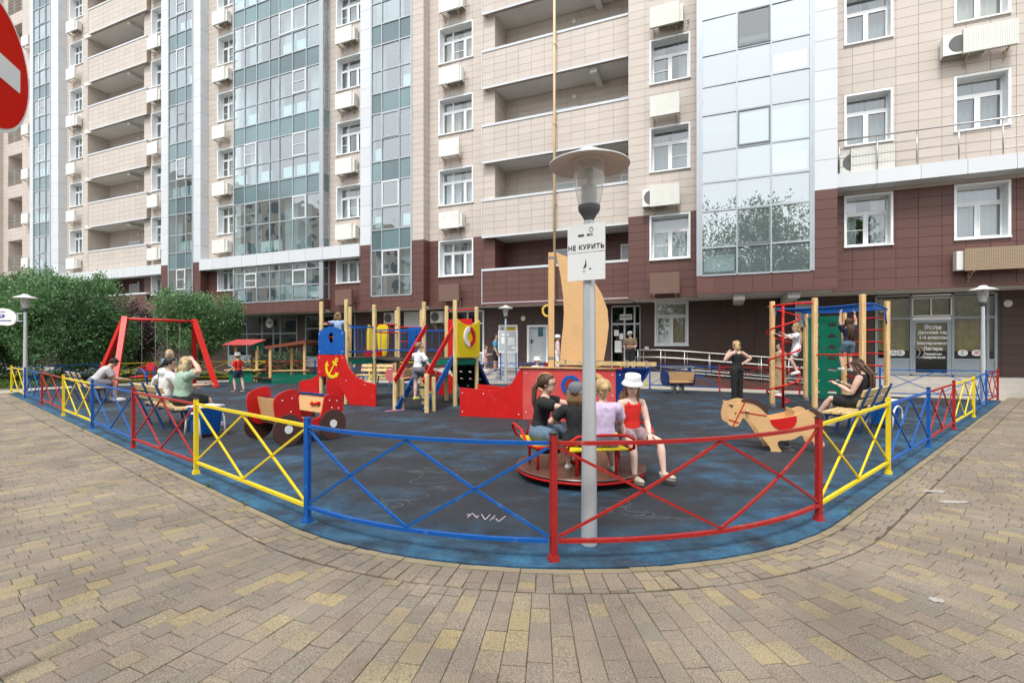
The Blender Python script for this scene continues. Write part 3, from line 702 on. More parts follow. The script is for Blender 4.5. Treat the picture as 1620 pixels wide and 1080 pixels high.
# entrance with an open leaf
a, b = G_EN; w = b - a
ent = grid_front('entrance', a, b, [PLAT, 2.45, 3.2], [a, a + w * .46, a + w * .80, b], yg + .06, GALV, GL_SHOP)
p = MB(); p.box(a + w * .30, a + w * .72, yg - .02, yg + .0, 2.62, 2.86); nm = p.build('number_plate', WHITE, ent)
for q in range(7):
    p = MB(); x_ = a + w * (.335 + .052 * q); p.box(x_, x_ + w * .022, yg - .026, yg - .021, 2.66 + .03 * (q % 2), 2.82 - .02 * (q % 3)); p.build('print_line', DKTX, ent)
for (u, v, z0, z1) in ((.10, .26, 1.95, 2.2), (.12, .38, 1.25, 1.75), (.28, .42, 1.8, 2.05)):
    p = MB(); p.box(a + w * u, a + w * v, yg + .02, yg + .03, z0, z1); p.build('notice', WHITE, ent)
hl = MB(); hl.tube([(a + w * .38, yg - .02, 1.3), (a + w * .38, yg - .08, 1.32), (a + w * .38, yg - .08, 1.75), (a + w * .38, yg - .02, 1.77)], .018, 6); hl.build('handle', STEEL, ent)
window(*G_WN, fz(1060, 546), fz(1060, 478), DG, 'two', depth=.16)
# kindergarten front
a, b = G_KG; k0, k1 = FS(1441, DG), FS(1507, DG)
KGF = mat('kindergarten_frame', (0.30, 0.34, 0.37), 0.45, 0.05, 3)
TANC = mat('ochre_curtain', (0.50, 0.34, 0.10), 0.9, 0.35, 4, trans=0.2)
zs = [.55, 1.06, 2.46, 3.25]
kg = grid_front('kindergarten_front', a, b, zs, [a, k0], yg, KGF, GL_SHOP, True, KGF); grid_front('kindergarten_front', a, b, zs, [k1, FS(1562, DG), b], yg, KGF, GL_SHOP, True, KGF)
m = MB(); m.box(k0 + .04, k1 - .04, yg - .03, yg + .05, 2.40, 2.50); m.box(k0 + .04, k1 - .04, yg - .03, yg + .05, 3.2, 3.27)
ux0, ux1, um = FS(1443, DG), FS(1504, DG), FS(1472, DG)
for x in (ux0, um, ux1): m.box(x - .02, x + .02, yg - .06, yg - .02, 2.54, 3.14)
m.box(ux0 + .02, ux1 - .02, yg - .06, yg - .02, 2.52, 2.56); m.box(ux0 + .02, ux1 - .02, yg - .06, yg - .02, 3.12, 3.16)
m.build('transom_frame', PVC, kg); fpane(ux0, ux1, yg, 2.5, 3.2, GL_SHOP, kg)
g0, g1 = FS(1448, DG), FS(1498, DG); dz0, dz1 = .62, 2.30
m = MB(); m.box(k0 + .04, g0, yg - .03, yg + .03, .52, 2.4); m.box(g1, k1 - .04, yg - .03, yg + .03, .52, 2.4); m.box(g0, g1, yg - .03, yg + .03, .52, dz0); m.box(g0, g1, yg - .03, yg + .03, dz1, 2.4)
dr = m.build('kindergarten_door', KGF, bld); fpane(g0, g1, yg, dz0, dz1, GL_SHOP, dr)
gc = (g0 + g1) / 2
for body, px_y, size in (('Ясли', 518, .20), ('Детский сад', 526, .135), ('1-4 классы', 534, .15), ('Мастер-классы', 543, .115), ('Лагерь', 551.5, .155), ('Телефон:', 560, .11), ('+7(988)909-22-59', 565.5, .09)):
    text_mesh('lettering', body, size, WHTX, dr, (gc + .05, yg - .012, fz(1475, px_y)), (1, 0, 0), (0, 0, 1), .002, bold=.004)
hl = MB(); hl.tube(arc_pts((g0 + .02, yg - .09, 1.3), .2, -1.5, 1.5, 10, (1, 0, 0), (0, 0, 1)), .016, 6); hl.tube(arc_pts((g0 - .10, yg - .09, 1.3), .2, -1.2, 1.2, 10, (1, 0, 0), (0, 0, 1)), .016, 6); hl.build('handle', STEEL, dr, smooth=True)
for px, ch, tm in ((1413, 'А', GRTX), (1424, 'Б', DKTX), (1523, 'Е', GRTX), (1545, 'Ж', REDTX)):
    x = FS(px, DG); z = fz(px, 558); p = MB(); p.prism(smooth2d([(-.13, -.1), (.13, -.1), (.13, .1), (-.13, .1)], 2), (x, yg - .012, z), (1, 0, 0), (0, 0, 1), .006); st = p.build('letter_sticker', WHITE, kg)
    text_mesh('lettering', ch, .17, tm, st, (x, yg - .018, z), (1, 0, 0), (0, 0, 1), .002)
cu = MB(); curtain(cu, a, b, yg + .16, 1.35, 3.2, .03); cu.build('curtain', TANC, kg, smooth=True)
# round cafe sign, vent grilles, wall lamps, blank board
sg = MB(); cxs, czs = FS(427, DG + .1), FZ(427, 511, DG + .1)
sg.lathe([(.0, -.03), (.27, -.03), (.28, -.01), (.28, .02), (.27, .04), (.0, .04)], 28)
for i, v in enumerate(sg.v): sg.v[i] = Vector((v.x, -v.z, v.y))
cs_p = BN * (BC + DG + .12) + BU * cxs
cafe = thing('cafe_sign', 'round white cafe sign hanging above the cafe door', 'sign', (cs_p.x, cs_p.y, czs), BROT)
sg.build('disc', WHITE, cafe, smooth=True, angle=40); text_mesh('lettering', 'Coffe', .21, DKTX, cafe, (0, -.045, .02), (1, 0, 0), (0, 0, 1), .003, shear=.3)
hg = MB(); hg.tube([(0, .0, .27), (0, .0, ZB - .05 - czs)], .012, 6); hg.tube([(-.15, .0, .23), (-.15, 0, ZB - .05 - czs)], .008, 6); hg.build('hanger', STEEL, cafe)
for px, y0, y1, w in ((1258, 476, 517, .75), ):
    x = FS(px, DG); z1_, z0_ = fz(px, y0), fz(px, y1); m = MB(); m.box(x, x + w, yg - .03, yg + .01, z0_, z0_ + .04); m.box(x, x + w, yg - .03, yg + .01, z1_ - .04, z1_); m.box(x, x + .04, yg - .03, yg + .01, z0_ + .04, z1_ - .04); m.box(x + w - .04, x + w, yg - .03, yg + .01, z0_ + .04, z1_ - .04)
    o = m.build('vent_grille', PVC, bld)
    for q in range(12):
        zz = z0_ + .05 + q * (z1_ - z0_ - .1) / 12; s_ = MB(); s_.hexa([(x + .04, yg - .02, zz), (x + w - .04, yg - .02, zz), (x + w - .04, yg - .005, zz + .05), (x + .04, yg - .005, zz + .05), (x + .04, yg - .025, zz + .008), (x + w - .04, yg - .025, zz + .008), (x + w - .04, yg - .01, zz + .058), (x + .04, yg - .01, zz + .058)]); s_.build('slat', PVC, o)
for px, py in ((828, 503.5), (1594, 480)):
    m = MB(); m.ball((FS(px, DG), yg - .03, fz(px, py)), .12, .05, .12, seg=14, st=7); m.build('wall_lamp', LAMPW, bld, smooth=True)
m = MB(); x = FS(640, DG); m.box(x, x + 1.15, yg - .05, yg - .01, 2.45, 3.25); m.build('blank_board', WPAN, bld)
m = MB(); x = FS(1020, DG); m.box(x, x + .16, yg - .03, yg - .0, 1.35, 1.5); ip = m.build('intercom', WHITE, bld)
# base strip
m = MB(); m.box(FS(1390, DG), oR, yg - .03, yg - .004, .42, .50); m.build('base_strip', ALU, bld)
# inner rooms seen through the glass: floors, back wall
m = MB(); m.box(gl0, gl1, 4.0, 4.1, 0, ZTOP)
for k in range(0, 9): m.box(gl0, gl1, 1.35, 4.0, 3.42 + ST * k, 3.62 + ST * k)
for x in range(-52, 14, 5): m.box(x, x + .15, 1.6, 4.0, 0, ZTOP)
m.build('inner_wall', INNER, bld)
rf = MB(); rf.box(gl0 - 6, gl1, -.7, 14, ZTOP, ZTOP + .5); rf.box(gl0 - 6, gl0 - 5.9, .1, 14, 0, ZTOP); rf.box(gl1, gl1 + .1, -.7, 14, 0, ZTOP); rf.box(gl0 - 6, gl1, 14, 14.1, 0, ZTOP); rf.build('outer_shell', BEIGE, bld)
# ---- backing walls, clad panels (largest 300 singly, the rest joined) -----------------
wb = back[0].build('wall', JOINT, bld); wb2 = back[1].build('wall', JOINTB, bld)
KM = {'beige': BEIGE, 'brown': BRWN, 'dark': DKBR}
def pmesh(p): return MB().box(p[0], p[1], p[2], p[3], p[4], p[5])
def psize(p):
    x, y, Y = pproj((p[0] + p[1]) / 2, p[2], (p[4] + p[5]) / 2)
    if not (0 <= x <= 1620 and 0 <= y <= 640): return 0
    return min((p[1] - p[0]) + .0, 1) * (p[5] - p[4]) / Y ** 2
order = sorted(range(len(panels)), key=lambda i: -psize(panels[i]))
for i in order[:290]:
    p = panels[i]; pmesh(p).build('panel', KM[p[6]], wb if p[6] == 'beige' else wb2)
for key, par in (('beige', wb), ('brown', wb2), ('dark', wb2)):
    m = MB()
    for i in order[290:]:
        p = panels[i]
        if p[6] == key: m.box(p[0], p[1], p[2], p[3], p[4], p[5])
    tag(m.build('panel', KM[key], par), kind='stuff')
def pn_size(q):
    xs = [pproj(v.x, v.y, v.z) for v in q[0]]
    if not any(0 <= x[0] <= 1620 and 0 <= x[1] <= 700 for x in xs): return 0
    return abs(xs[1][0] - xs[0][0]) * abs(xs[2][1] - xs[1][1])
panes.sort(key=lambda q: -pn_size(q))
for q, m_, par in panes:      # no two panes hang exactly in plane
    w_ = (q[1] - q[0]).length; t0, t1 = rnd.uniform(-.006, .006) * w_, rnd.uniform(-.006, .006) * w_
    if abs(q[1].y - q[0].y) < 1e-6: q[0].y += t0 + t1; q[1].y += -t0 + t1; q[2].y += -t0 - t1; q[3].y += t0 - t1
for q, m_, par in panes[:290]: MB().add(q, [(0, 1, 2, 3)]).build('pane', m_, par)
rest = {}
for q, m_, par in panes[290:]: rest.setdefault(m_.name, (MB(), m_))[0].add(q, [(0, 1, 2, 3)])
for k_, (m_, mm_) in rest.items(): tag(m_.build('pane', mm_, bld), kind='stuff')
# ---- air conditioners ------------------------------------------------------------------
fl_name = ['lowest', 'second', 'third', 'fourth', 'fifth', 'sixth', 'seventh', 'eighth']
for ci, (px, d, where, dz, w) in enumerate(((104, D0, 'left of the parapet balconies at far left', 1.17, 1.05), (232, D0, 'right of the far-left balconies', 1.17, 1.0), (335, D0, 'left of the widest glazed bay', 1.17, 1.05), (530, D0, 'right of the widest glazed bay', 1.17, 1.05), (694, D0, 'left of the central balconies', 1.19, 1.05))):
    s = FS(px, d + .42)
    for k in range(0, 8):
        if not visible(s, d, wz(k)[0] - .8) : continue
        cov = 'brown' if k == 0 else 'white'
        air_con(s, d, wz(k)[0] - dz, w, .76, f'{"brown perforated" if k == 0 else "white covered"} air conditioner {where}, {fl_name[k]} from the ground', cov, unit_dx=.28 + .1 * rnd.random(), unit=(k != 0) and rnd.random() < .75)
for k in range(0, 3):
    air_con(FS(1028, DM + .42), DM, wz(k)[0] - 1.42 + (.02 if k else .1), 1.05, .76, ['brown perforated air conditioner cover under the lowest window beside the glazed right bay', 'wide white perforated air conditioner with fans showing at both sides', 'white perforated air conditioner under the middle window beside the glazed right bay'][k], 'brown' if k == 0 else 'perf', unit_dx=[.1, -.28, .1][k], unit=(k == 1))
air_con(FS(1028, DM + .42), DM, wz(3)[0] - 1.42, 1.05, .76, 'white perforated air conditioner with control box at the top edge beside the right bay', 'perf', .3)
air_con(FS(1526, DM + .5), DM, FZ(1526, 83, DM + .45), 1.25, .72, 'white perforated air conditioner with a grilled unit at the upper right', 'perf', -.45)
air_con(FS(1528, DM + .5), DM, FZ(1528, 428, DM + .45), 1.9, .66, 'long tan perforated air conditioner cover above the right lamp', 'tan', -.16)
air_con(FS(1347, DM + .5), DM, 7.02, 1.15, .8, 'white perforated air conditioner standing on the railed terrace', 'perf', -.28)
air_con(FS(604, DG + .3), DG, 2.55, .01, .62, 'open white fan unit left of the blank wall board', None, 0, True) if False else None
for px, lab in ((606, 'bare white fan unit on the ground-floor wall left of the blank board'), (680, 'bare white fan unit on the ground-floor wall right of the blank board')):
    t = air_con(FS(px, DG + .4), DG, 2.62, .85, .66, lab, None, 0.0, True)
for k, y in enumerate((40, 73, 235 / 1.0)):
    pass
for k in range(1, 7):
    s = FS(33, D0 + .42)
    if visible(s, D0, wz(k)[0] - .8): air_con(s, D0, 4.0 + ST * k + .05, .95, .72, f'white covered air conditioner beside the far-left railed loggias, {fl_name[k]} from the ground', 'white', .3, False)
# ---- riser pipe with bent end -----------------------------------------------------------
PEACH = mat('peach_pipe_paint', (0.72, 0.52, 0.33), 0.5, 0.06, 2, spec=.2); OCH = mat('ochre_pipe_paint', (0.62, 0.40, 0.06), 0.45, 0.06, 2)
xg = FS(877, DP + .12); base = BN * (BC + DP + .12) + BU * xg
gp = thing('gas_pipe', 'peach painted vertical pipe running up the central balcony parapets', 'pipe', (base.x, base.y, 0), BROT)
m = MB(); m.tube([(0, 0, FZ(877, 478, DP)), (0, 0, 20)], .055, 10); m.build('riser', PEACH, gp, smooth=True)
m = MB(); zz = FZ(868, 484, DP); m.tube([(0, 0, zz + .12), (-.1, -.02, zz + .02), (-.35, -.05, zz), (-.48, -.06, zz - .1), (-.48, -.06, zz - .3), (-.38, -.06, zz - .42), (-.15, -.03, zz - .45)], .05, 10); m.build('bend', OCH, gp, smooth=True)
for z in (7.4, 10.7, 14.0): m = MB(); m.box(-.065, .065, -.06, .12, z, z + .025); m.build('clamp', RUST, gp)
# ---- raised walkway, steps, ramp -------------------------------------------------------
m = MB()
w0, w1 = FS(770, DG), FS(1060, DG)
m.box(w0 - 2.2, w1, -.1, 1.1, 0, PLAT); m.box(w0 - 2.2, w0 + 4.3, -.42, -.1, 0, PLAT * .75); m.box(w0 - 2.2, w0 + 4.3, -.74, -.42, 0, PLAT * .5); m.box(w0 - 2.2, w0 + 4.3, -1.06, -.74, 0, PLAT * .25)
for i, v in enumerate(m.v): m.v[i] = Vector((v.x, v.y, v.z))
walk = m.build('walkway', CONC); walk.location = BN * BC; walk.rotation_euler = (0, 0, BROT); tag(walk, kind='structure')
m = MB(); r0_, r1_ = w1, FS(1330, 0); m.hexa([(r0_, -.55, 0), (r1_, -.55, 0), (r1_, 1.1, 0), (r0_, 1.1, 0), (r0_, -.55, PLAT), (r1_, -.55, .06), (r1_, 1.1, .06), (r0_, 1.1, PLAT)])
ramp = m.build('ramp', DKBR); ramp.location = BN * BC; ramp.rotation_euler = (0, 0, BROT); tag(ramp, kind='structure')
m = MB(); q0, q1 = FS(1386, DG), FS(1600, DG)
m.box(q0 - .4, q1, -.1, 1.1, 0, .5); m.box(q0 - .4, q1 - .3, -.45, -.1, 0, .33); m.box(q0 - .4, q1 - .5, -.8, -.45, 0, .17)
stp = m.build('entrance_steps', CONC); stp.location = BN * BC; stp.rotation_euler = (0, 0, BROT); tag(stp, kind='structure')
hr = thing('ramp_handrail', 'double steel handrail sloping down along the wheelchair ramp', 'handrail', tuple(BN * BC), BROT)
h0 = FS(1005, .5); zramp = lambda s: PLAT if s < r0_ else PLAT + (.06 - PLAT) * (s - r0_) / (r1_ - r0_)
for yy in (-.5, .95):
    m = MB()
    n = 8
    for off in (.9, .62): m.tube([(h0 + (r1_ - h0) * i / n, yy, zramp(h0 + (r1_ - h0) * i / n) + off) for i in range(n + 1)], .020, 8)
    for off in (.12, .24): m.tube([(r0_ + (r1_ - r0_) * i / n, yy, zramp(r0_ + (r1_ - r0_) * i / n) + off) for i in range(n + 1)], .013, 6)
    m.build('rail', STEEL, hr, smooth=True)
    for i in range(n):
        s = h0 + .1 + (r1_ - h0) * i / n; m = MB(); m.tube([(s, yy, zramp(s) - .04), (s, yy, zramp(s) + .9)], .016, 8); m.build('post', STEEL, hr, smooth=True)
# ============================================================ ground, paving, playground surface
EC, ER = Vector((0.421, 6.94, 0)), 3.57              # arc of the rounded front edge
ANL, ANR = math.atan2(-.772, -.636), math.atan2(-.75, .661)
DL, NL = Vector((-.772, .636, 0)), Vector((-.636, -.772, 0)); DR, NR = Vector((.75, .661, 0)), Vector((.661, -.75, 0))
TL, TR = EC + NL * ER, EC + NR * ER
ALEN = (ANR - ANL)
def EF(t, r):
    """point at distance r outside the rubber edge; t in arc radians on the front curve, metres beyond it"""
    if t < 0: p = TL + DL * (-t) + NL * r
    elif t > ALEN: p = TR + DR * (t - ALEN) + NR * r
    else: a = ANL + t; p = EC + Vector((math.cos(a), math.sin(a), 0)) * (ER + r)
    return p
GRND = mat('street_ground', (0.30, 0.28, 0.25), 0.9, 0.15, 1.5, bump=0.2, speck=0.12, speckscale=150)
# speckled paving stones: warm grey, some ochre, some bluish
PAV = bpy.data.materials.new('paving_stone'); PAV.use_nodes = True; MATS['paving_stone'] = PAV
n, l = PAV.node_tree.nodes, PAV.node_tree.links; b = n['Principled BSDF']
geo = n.new('ShaderNodeNewGeometry')
cr = n.new('ShaderNodeValToRGB'); el = cr.color_ramp; el.interpolation = 'LINEAR'
cols = [(0, (0.263, 0.205, 0.16)), (0.18, (0.308, 0.246, 0.188)), (0.36, (0.277, 0.227, 0.177)), (0.5, (0.253, 0.219, 0.173)), (0.64, (0.297, 0.243, 0.185)), (0.82, (0.321, 0.26, 0.183)), (0.93, (0.348, 0.28, 0.175)), (1.0, (0.379, 0.301, 0.163))]
el.elements[0].position, el.elements[0].color = cols[0][0], (*cols[0][1], 1); el.elements[1].position, el.elements[1].color = cols[-1][0], (*cols[-1][1], 1)
for p_, c_ in cols[1:-1]: e_ = el.elements.new(p_); e_.color = (*c_, 1)
oi = n.new('ShaderNodeObjectInfo'); ad_ = n.new('ShaderNodeMath'); ad_.operation = 'ADD'; fr_ = n.new('ShaderNodeMath'); fr_.operation = 'FRACT'
l.new(geo.outputs['Random Per Island'], ad_.inputs[0]); l.new(oi.outputs['Random'], ad_.inputs[1]); l.new(ad_.outputs[0], fr_.inputs[0]); l.new(fr_.outputs[0], cr.inputs[0])
nz = n.new('ShaderNodeTexNoise'); nz.inputs['Scale'].default_value = 170; nz.inputs['Detail'].default_value = 4; l.new(geo.outputs['Position'], nz.inputs['Vector'])
mr_ = n.new('ShaderNodeMapRange'); mr_.inputs['From Min'].default_value = .3; mr_.inputs['From Max'].default_value = .7; mr_.inputs['To Min'].default_value = .42; mr_.inputs['To Max'].default_value = 1.62; l.new(nz.outputs['Fac'], mr_.inputs['Value'])
nz2 = n.new('ShaderNodeTexNoise'); nz2.inputs['Scale'].default_value = 1.3; nz2.inputs['Detail'].default_value = 6; l.new(geo.outputs['Position'], nz2.inputs['Vector'])
mr2 = n.new('ShaderNodeMapRange'); mr2.inputs['From Min'].default_value = .3; mr2.inputs['From Max'].default_value = .7; mr2.inputs['To Min'].default_value = .50; mr2.inputs['To Max'].default_value = .84; l.new(nz2.outputs['Fac'], mr2.inputs['Value'])
mu = n.new('ShaderNodeMath'); mu.operation = 'MULTIPLY'; l.new(mr_.outputs[0], mu.inputs[0]); l.new(mr2.outputs[0], mu.inputs[1])
hv = n.new('ShaderNodeHueSaturation'); l.new(cr.outputs[0], hv.inputs['Color']); l.new(mu.outputs[0], hv.inputs['Value']); l.new(hv.outputs[0], b.inputs['Base Color'])
# worn patches: edges of one stone fade into the aggregate
b.inputs['Roughness'].default_value = .82
bp = n.new('ShaderNodeBump'); bp.inputs['Strength'].default_value = .35; bp.inputs['Distance'].default_value = .004; l.new(nz.outputs['Fac'], bp.inputs['Height']); l.new(bp.outputs[0], b.inputs['Normal'])
SAND = mat('joint_sand', (0.075, 0.058, 0.040), 0.95, 0.2, 5)
KERB = mat('yellow_kerb', (0.24, 0.195, 0.125), 0.85, 0.15, 6, speck=0.2, speckscale=200, bump=.2, tint=(0.10, 0.10, 0.05), tintf=.5, tscale=3)

gm = MB(); gm.add([(-260, -260, -.06), (260, -260, -.06), (260, 260, -.06), (-260, 260, -.06)], [(0, 1, 2, 3)])
tag(gm.build('ground', GRND), kind='structure')
pv = MB(); pv.add([(-40, -14, -.012), (40, -14, -.012), (40, 25, -.012), (-40, 25, -.012)], [(0, 1, 2, 3)])
# paving sheet: a brick-textured surface takes over beyond the stones that are built
PVS = bpy.data.materials.new('paving_far'); PVS.use_nodes = True
n, l = PVS.node_tree.nodes, PVS.node_tree.links; b = n['Principled BSDF']; b.inputs['Roughness'].default_value = .85
geo = n.new('ShaderNodeNewGeometry'); mp = n.new('ShaderNodeMapping'); mp.inputs['Rotation'].default_value = (0, 0, R(45)); l.new(geo.outputs['Position'], mp.inputs[0])
bk_ = n.new('ShaderNodeTexBrick'); bk_.inputs['Scale'].default_value = 1; bk_.inputs['Brick Width'].default_value = .19; bk_.inputs['Row Height'].default_value = .124; bk_.inputs['Mortar Size'].default_value = .003
bk_.inputs['Color1'].default_value = (.225, .185, .145, 1); bk_.inputs['Color2'].default_value = (.275, .225, .165, 1); bk_.inputs['Mortar'].default_value = (.12, .095, .07, 1)
l.new(mp.outputs[0], bk_.inputs['Vector']); l.new(bk_.outputs['Color'], b.inputs['Base Color'])
pav = tag(pv.build('pavement', PVS), kind='structure')
WM[pav.name] = Matrix.Identity(4)
stones = []
def stone(ta, tb, ra, rb, t_is_angle):
    g = (.0009 + rnd.random() * .0014) if ra > .34 else (.0020 + rnd.random() * .0024)
    if t_is_angle: ga, gb = ta + g / (ER + rb), tb - g / (ER + rb)
    else: ga, gb = ta + g, tb - g
    q = [EF(ga, ra + g), EF(gb, ra + g), EF(gb, rb - g), EF(ga, rb - g)]
    c = sum(q, Vector()) / 4
    if c.y < 1.75 or c.y > 15 or abs(c.x) > 1.12 * c.y + 1.0: return
    stones.append((c, q))
def fill_strip(ta, tb, r0, r1, ang):
    r = r0 + rnd.uniform(-.12, 0); first = True
    while r < r1:
        ln = rnd.choice((.17, .17, .18, .14, .115, .19)) if r0 > .2 else rnd.choice((.13, .09, .17))
        a, b_ = max(r, r0), min(r + ln, r1)
        if b_ - a > .025: stone(ta, tb, a, b_, ang)
        r += ln
# band next to the kerb, then the field
da = .110 / (ER + .2); na = round(ALEN / da); da = ALEN / na
for i in range(na): fill_strip(i * da, (i + 1) * da, .075, .335, True)
da2 = .112 / (ER + .6); na2 = round(ALEN / da2); da2 = ALEN / na2
for i in range(na2): fill_strip(i * da2, (i + 1) * da2, .345, 2.6, True)
t = 0.0
while t < 17:
    for sgn in (-1, 1):
        a, b_ = (-(t + .112), -t) if sgn < 0 else (ALEN + t, ALEN + t + .112)
        fill_strip(a, b_, .075, .335, False); fill_strip(a, b_, .345, 7.5, False)
    t += .112
def stone_mesh(mb, c, q):
    dz = rnd.uniform(-.003, .002); tx, ty = rnd.uniform(-.006, .006), rnd.uniform(-.006, .006); ch = .003
    top = [Vector((p.x, p.y, dz + (p.x - c.x) * tx + (p.y - c.y) * ty)) for p in q]
    # local winding must be counter-clockwise seen from above
    if (top[1] - top[0]).cross(top[2] - top[0]).z < 0: top = top[::-1]
    ins = [p + (c - Vector((p.x, p.y, 0))).normalized() * ch * 1.4 for p in top]
    lo = [Vector((p.x, p.y, -.03)) for p in top]; md = [p - Vector((0, 0, ch)) for p in top]
    for p in ins: p.z = top[ins.index(p)].z
    mb.add(lo + md + ins, [(0, 1, 5, 4), (1, 2, 6, 5), (2, 3, 7, 6), (3, 0, 4, 7), (4, 5, 9, 8), (5, 6, 10, 9), (6, 7, 11, 10), (7, 4, 8, 11), (8, 9, 10, 11)])
def inview(c): return abs(c.x) < 1.03 * c.y and c.y > 2.1
stones.sort(key=lambda s_: (not inview(s_[0]), s_[0].y ** 2))
for c, q in stones[:295]:
    mb = MB(); stone_mesh(mb, c, q); mb.build('paving_stone', PAV, pav)
mb = MB()
for c, q in stones[295:]: stone_mesh(mb, c, q)
tag(mb.build('paving_stone', PAV, pav), kind='stuff')
sd_ = MB()   # sand bed under the stones
ts = [-17 + i * .5 for i in range(34)] + [ALEN * i / 24 for i in range(25)] + [ALEN + .5 * i for i in range(1, 35)]
for i in range(len(ts) - 1):
    a, b_ = ts[i], ts[i + 1]; rm = 2.6 if 0 <= a and b_ <= ALEN + 1e-6 else 7.5
    p = [EF(a, .0), EF(b_, .0), EF(b_, rm), EF(a, rm)]
    sd_.add([(v.x, v.y, -.008) for v in p], [(0, 1, 2, 3) if (p[1] - p[0]).cross(p[2] - p[0]).z > 0 else (3, 2, 1, 0)])
tag(sd_.build('sand_bed', SAND), kind='structure')
# flush kerb stones along the rubber edge
k_len = .5; tt = -19.0; seq = []
while tt < -.01: seq.append((tt, min(tt + k_len, 0))); tt += k_len
nk = 12; seq += [(ALEN * i / nk, ALEN * (i + 1) / nk) for i in range(nk)]
seq += [(ALEN + i * k_len, ALEN + (i + 1) * k_len) for i in range(36)]
for a, b_ in seq:
    m = MB(); nn = 4 if 0 <= a < ALEN else 1
    g = .003 if not (0 <= a < ALEN) else .001
    for i in range(nn):
        u, v = a + g + (b_ - a - 2 * g) * i / nn, a + g + (b_ - a - 2 * g) * (i + 1) / nn
        P = [EF(u, .012), EF(v, .012), EF(v, .072), EF(u, .072)]
        if (P[1] - P[0]).cross(P[2] - P[0]).z < 0: P = P[::-1]
        zt = rnd.uniform(-.003, .004)
        m.hexa([(p.x, p.y, -.03) for p in P] + [(p.x, p.y, zt) for p in P])
    m.build('kerb_stone', KERB, pav)
# ---- rubber playground surface ----------------------------------------------------------
RUB = bpy.data.materials.new('rubber_crumb'); RUB.use_nodes = True
n, l = RUB.node_tree.nodes, RUB.node_tree.links; b = n['Principled BSDF']; b.inputs['Roughness'].default_value = .8
geo = n.new('ShaderNodeNewGeometry')
def nzt(scale, det, stretch=None, rough=.6):
    t_ = n.new('ShaderNodeTexNoise'); t_.inputs['Scale'].default_value = scale; t_.inputs['Detail'].default_value = det; t_.inputs['Roughness'].default_value = rough
    if stretch:
        mp_ = n.new('ShaderNodeMapping'); mp_.inputs['Scale'].default_value = stretch[:3]; mp_.inputs['Rotation'].default_value = (0, 0, stretch[3]); l.new(geo.outputs['Position'], mp_.inputs[0]); l.new(mp_.outputs[0], t_.inputs['Vector'])
    else: l.new(geo.outputs['Position'], t_.inputs['Vector'])
    return t_
def rng(src, a, b_, c, d_):
    m_ = n.new('ShaderNodeMapRange'); m_.inputs['From Min'].default_value = a; m_.inputs['From Max'].default_value = b_; m_.inputs['To Min'].default_value = c; m_.inputs['To Max'].default_value = d_; l.new(src, m_.inputs['Value']); return m_.outputs[0]
def mixc(f, a, b_):
    m_ = n.new('ShaderNodeMixRGB'); l.new(f, m_.inputs[0])
    for k_, x_ in ((1, a), (2, b_)):
        if isinstance(x_, tuple): m_.inputs[k_].default_value = (*x_, 1)
        else: l.new(x_, m_.inputs[k_])
    return m_.outputs[0]
def mth(op, a, b_):
    m_ = n.new('ShaderNodeMath'); m_.operation = op; m_.use_clamp = True
    for k_, x_ in ((0, a), (1, b_)):
        if isinstance(x_, (int, float)): m_.inputs[k_].default_value = x_
        else: l.new(x_, m_.inputs[k_])
    return m_.outputs[0]
# blue coat survives in patches and along the edge under the fence, worn to black elsewhere
sx = n.new('ShaderNodeSeparateXYZ'); l.new(geo.outputs['Position'], sx.inputs[0])
dv = n.new('ShaderNodeVectorMath'); dv.operation = 'DISTANCE'; dv.inputs[1].default_value = (EC.x, EC.y, 0); l.new(geo.outputs['Position'], dv.inputs[0])
def lin(nv, c0):  # signed distance to a straight edge
    d_ = n.new('ShaderNodeVectorMath'); d_.operation = 'DOT_PRODUCT'; d_.inputs[1].default_value = tuple(nv); l.new(geo.outputs['Position'], d_.inputs[0])
    s_ = n.new('ShaderNodeMath'); s_.operation = 'SUBTRACT'; l.new(d_.outputs['Value'], s_.inputs[0]); s_.inputs[1].default_value = c0; return s_.outputs[0]
eL, eR = lin(NL, TL.dot(NL)), lin(NR, TR.dot(NR))
mxx = n.new('ShaderNodeMath'); mxx.operation = 'MAXIMUM'; l.new(eL, mxx.inputs[0]); l.new(eR, mxx.inputs[1])
da_ = n.new('ShaderNodeMath'); da_.operation = 'SUBTRACT'; l.new(dv.outputs['Value'], da_.inputs[0]); da_.inputs[1].default_value = ER
front = rng(sx.outputs[1], 4.2, 4.6, 1, 0)
ed = n.new('ShaderNodeMix'); ed.data_type = 'FLOAT'; l.new(front, ed.inputs[0]); l.new(mxx.outputs[0], ed.inputs[2]); l.new(da_.outputs[0], ed.inputs[3])
edge = rng(ed.outputs[0], -.80, -.20, 0, 1)
big = nzt(.55, 6).outputs['Fac']; mid = nzt(2.2, 8, rough=.7).outputs['Fac']; fine = nzt(190, 3).outputs['Fac']; strk = nzt(1.6, 7, (1, 4.0, 1, R(-25)), .7).outputs['Fac']
blue = mth('ADD', rng(big, .50, .66, 0, .55), mth('MULTIPLY', edge, .85))
blue = mth('MULTIPLY', blue, rng(mid, .30, .57, 0, 1))
blue = mth('ADD', blue, mth('MULTIPLY', rng(strk, .62, .76, 0, .38), rng(big, .35, .6, .2, 1)))
colb = mixc(rng(nzt(5, 5).outputs['Fac'], .35, .65, 0, 1), (.010, .065, .135), (.030, .135, .24))
colk = mixc(rng(mid, .3, .7, 0, 1), (.007, .0095, .014), (.018, .023, .031))
c1 = mixc(mth('MULTIPLY', blue, .92), colk, colb)
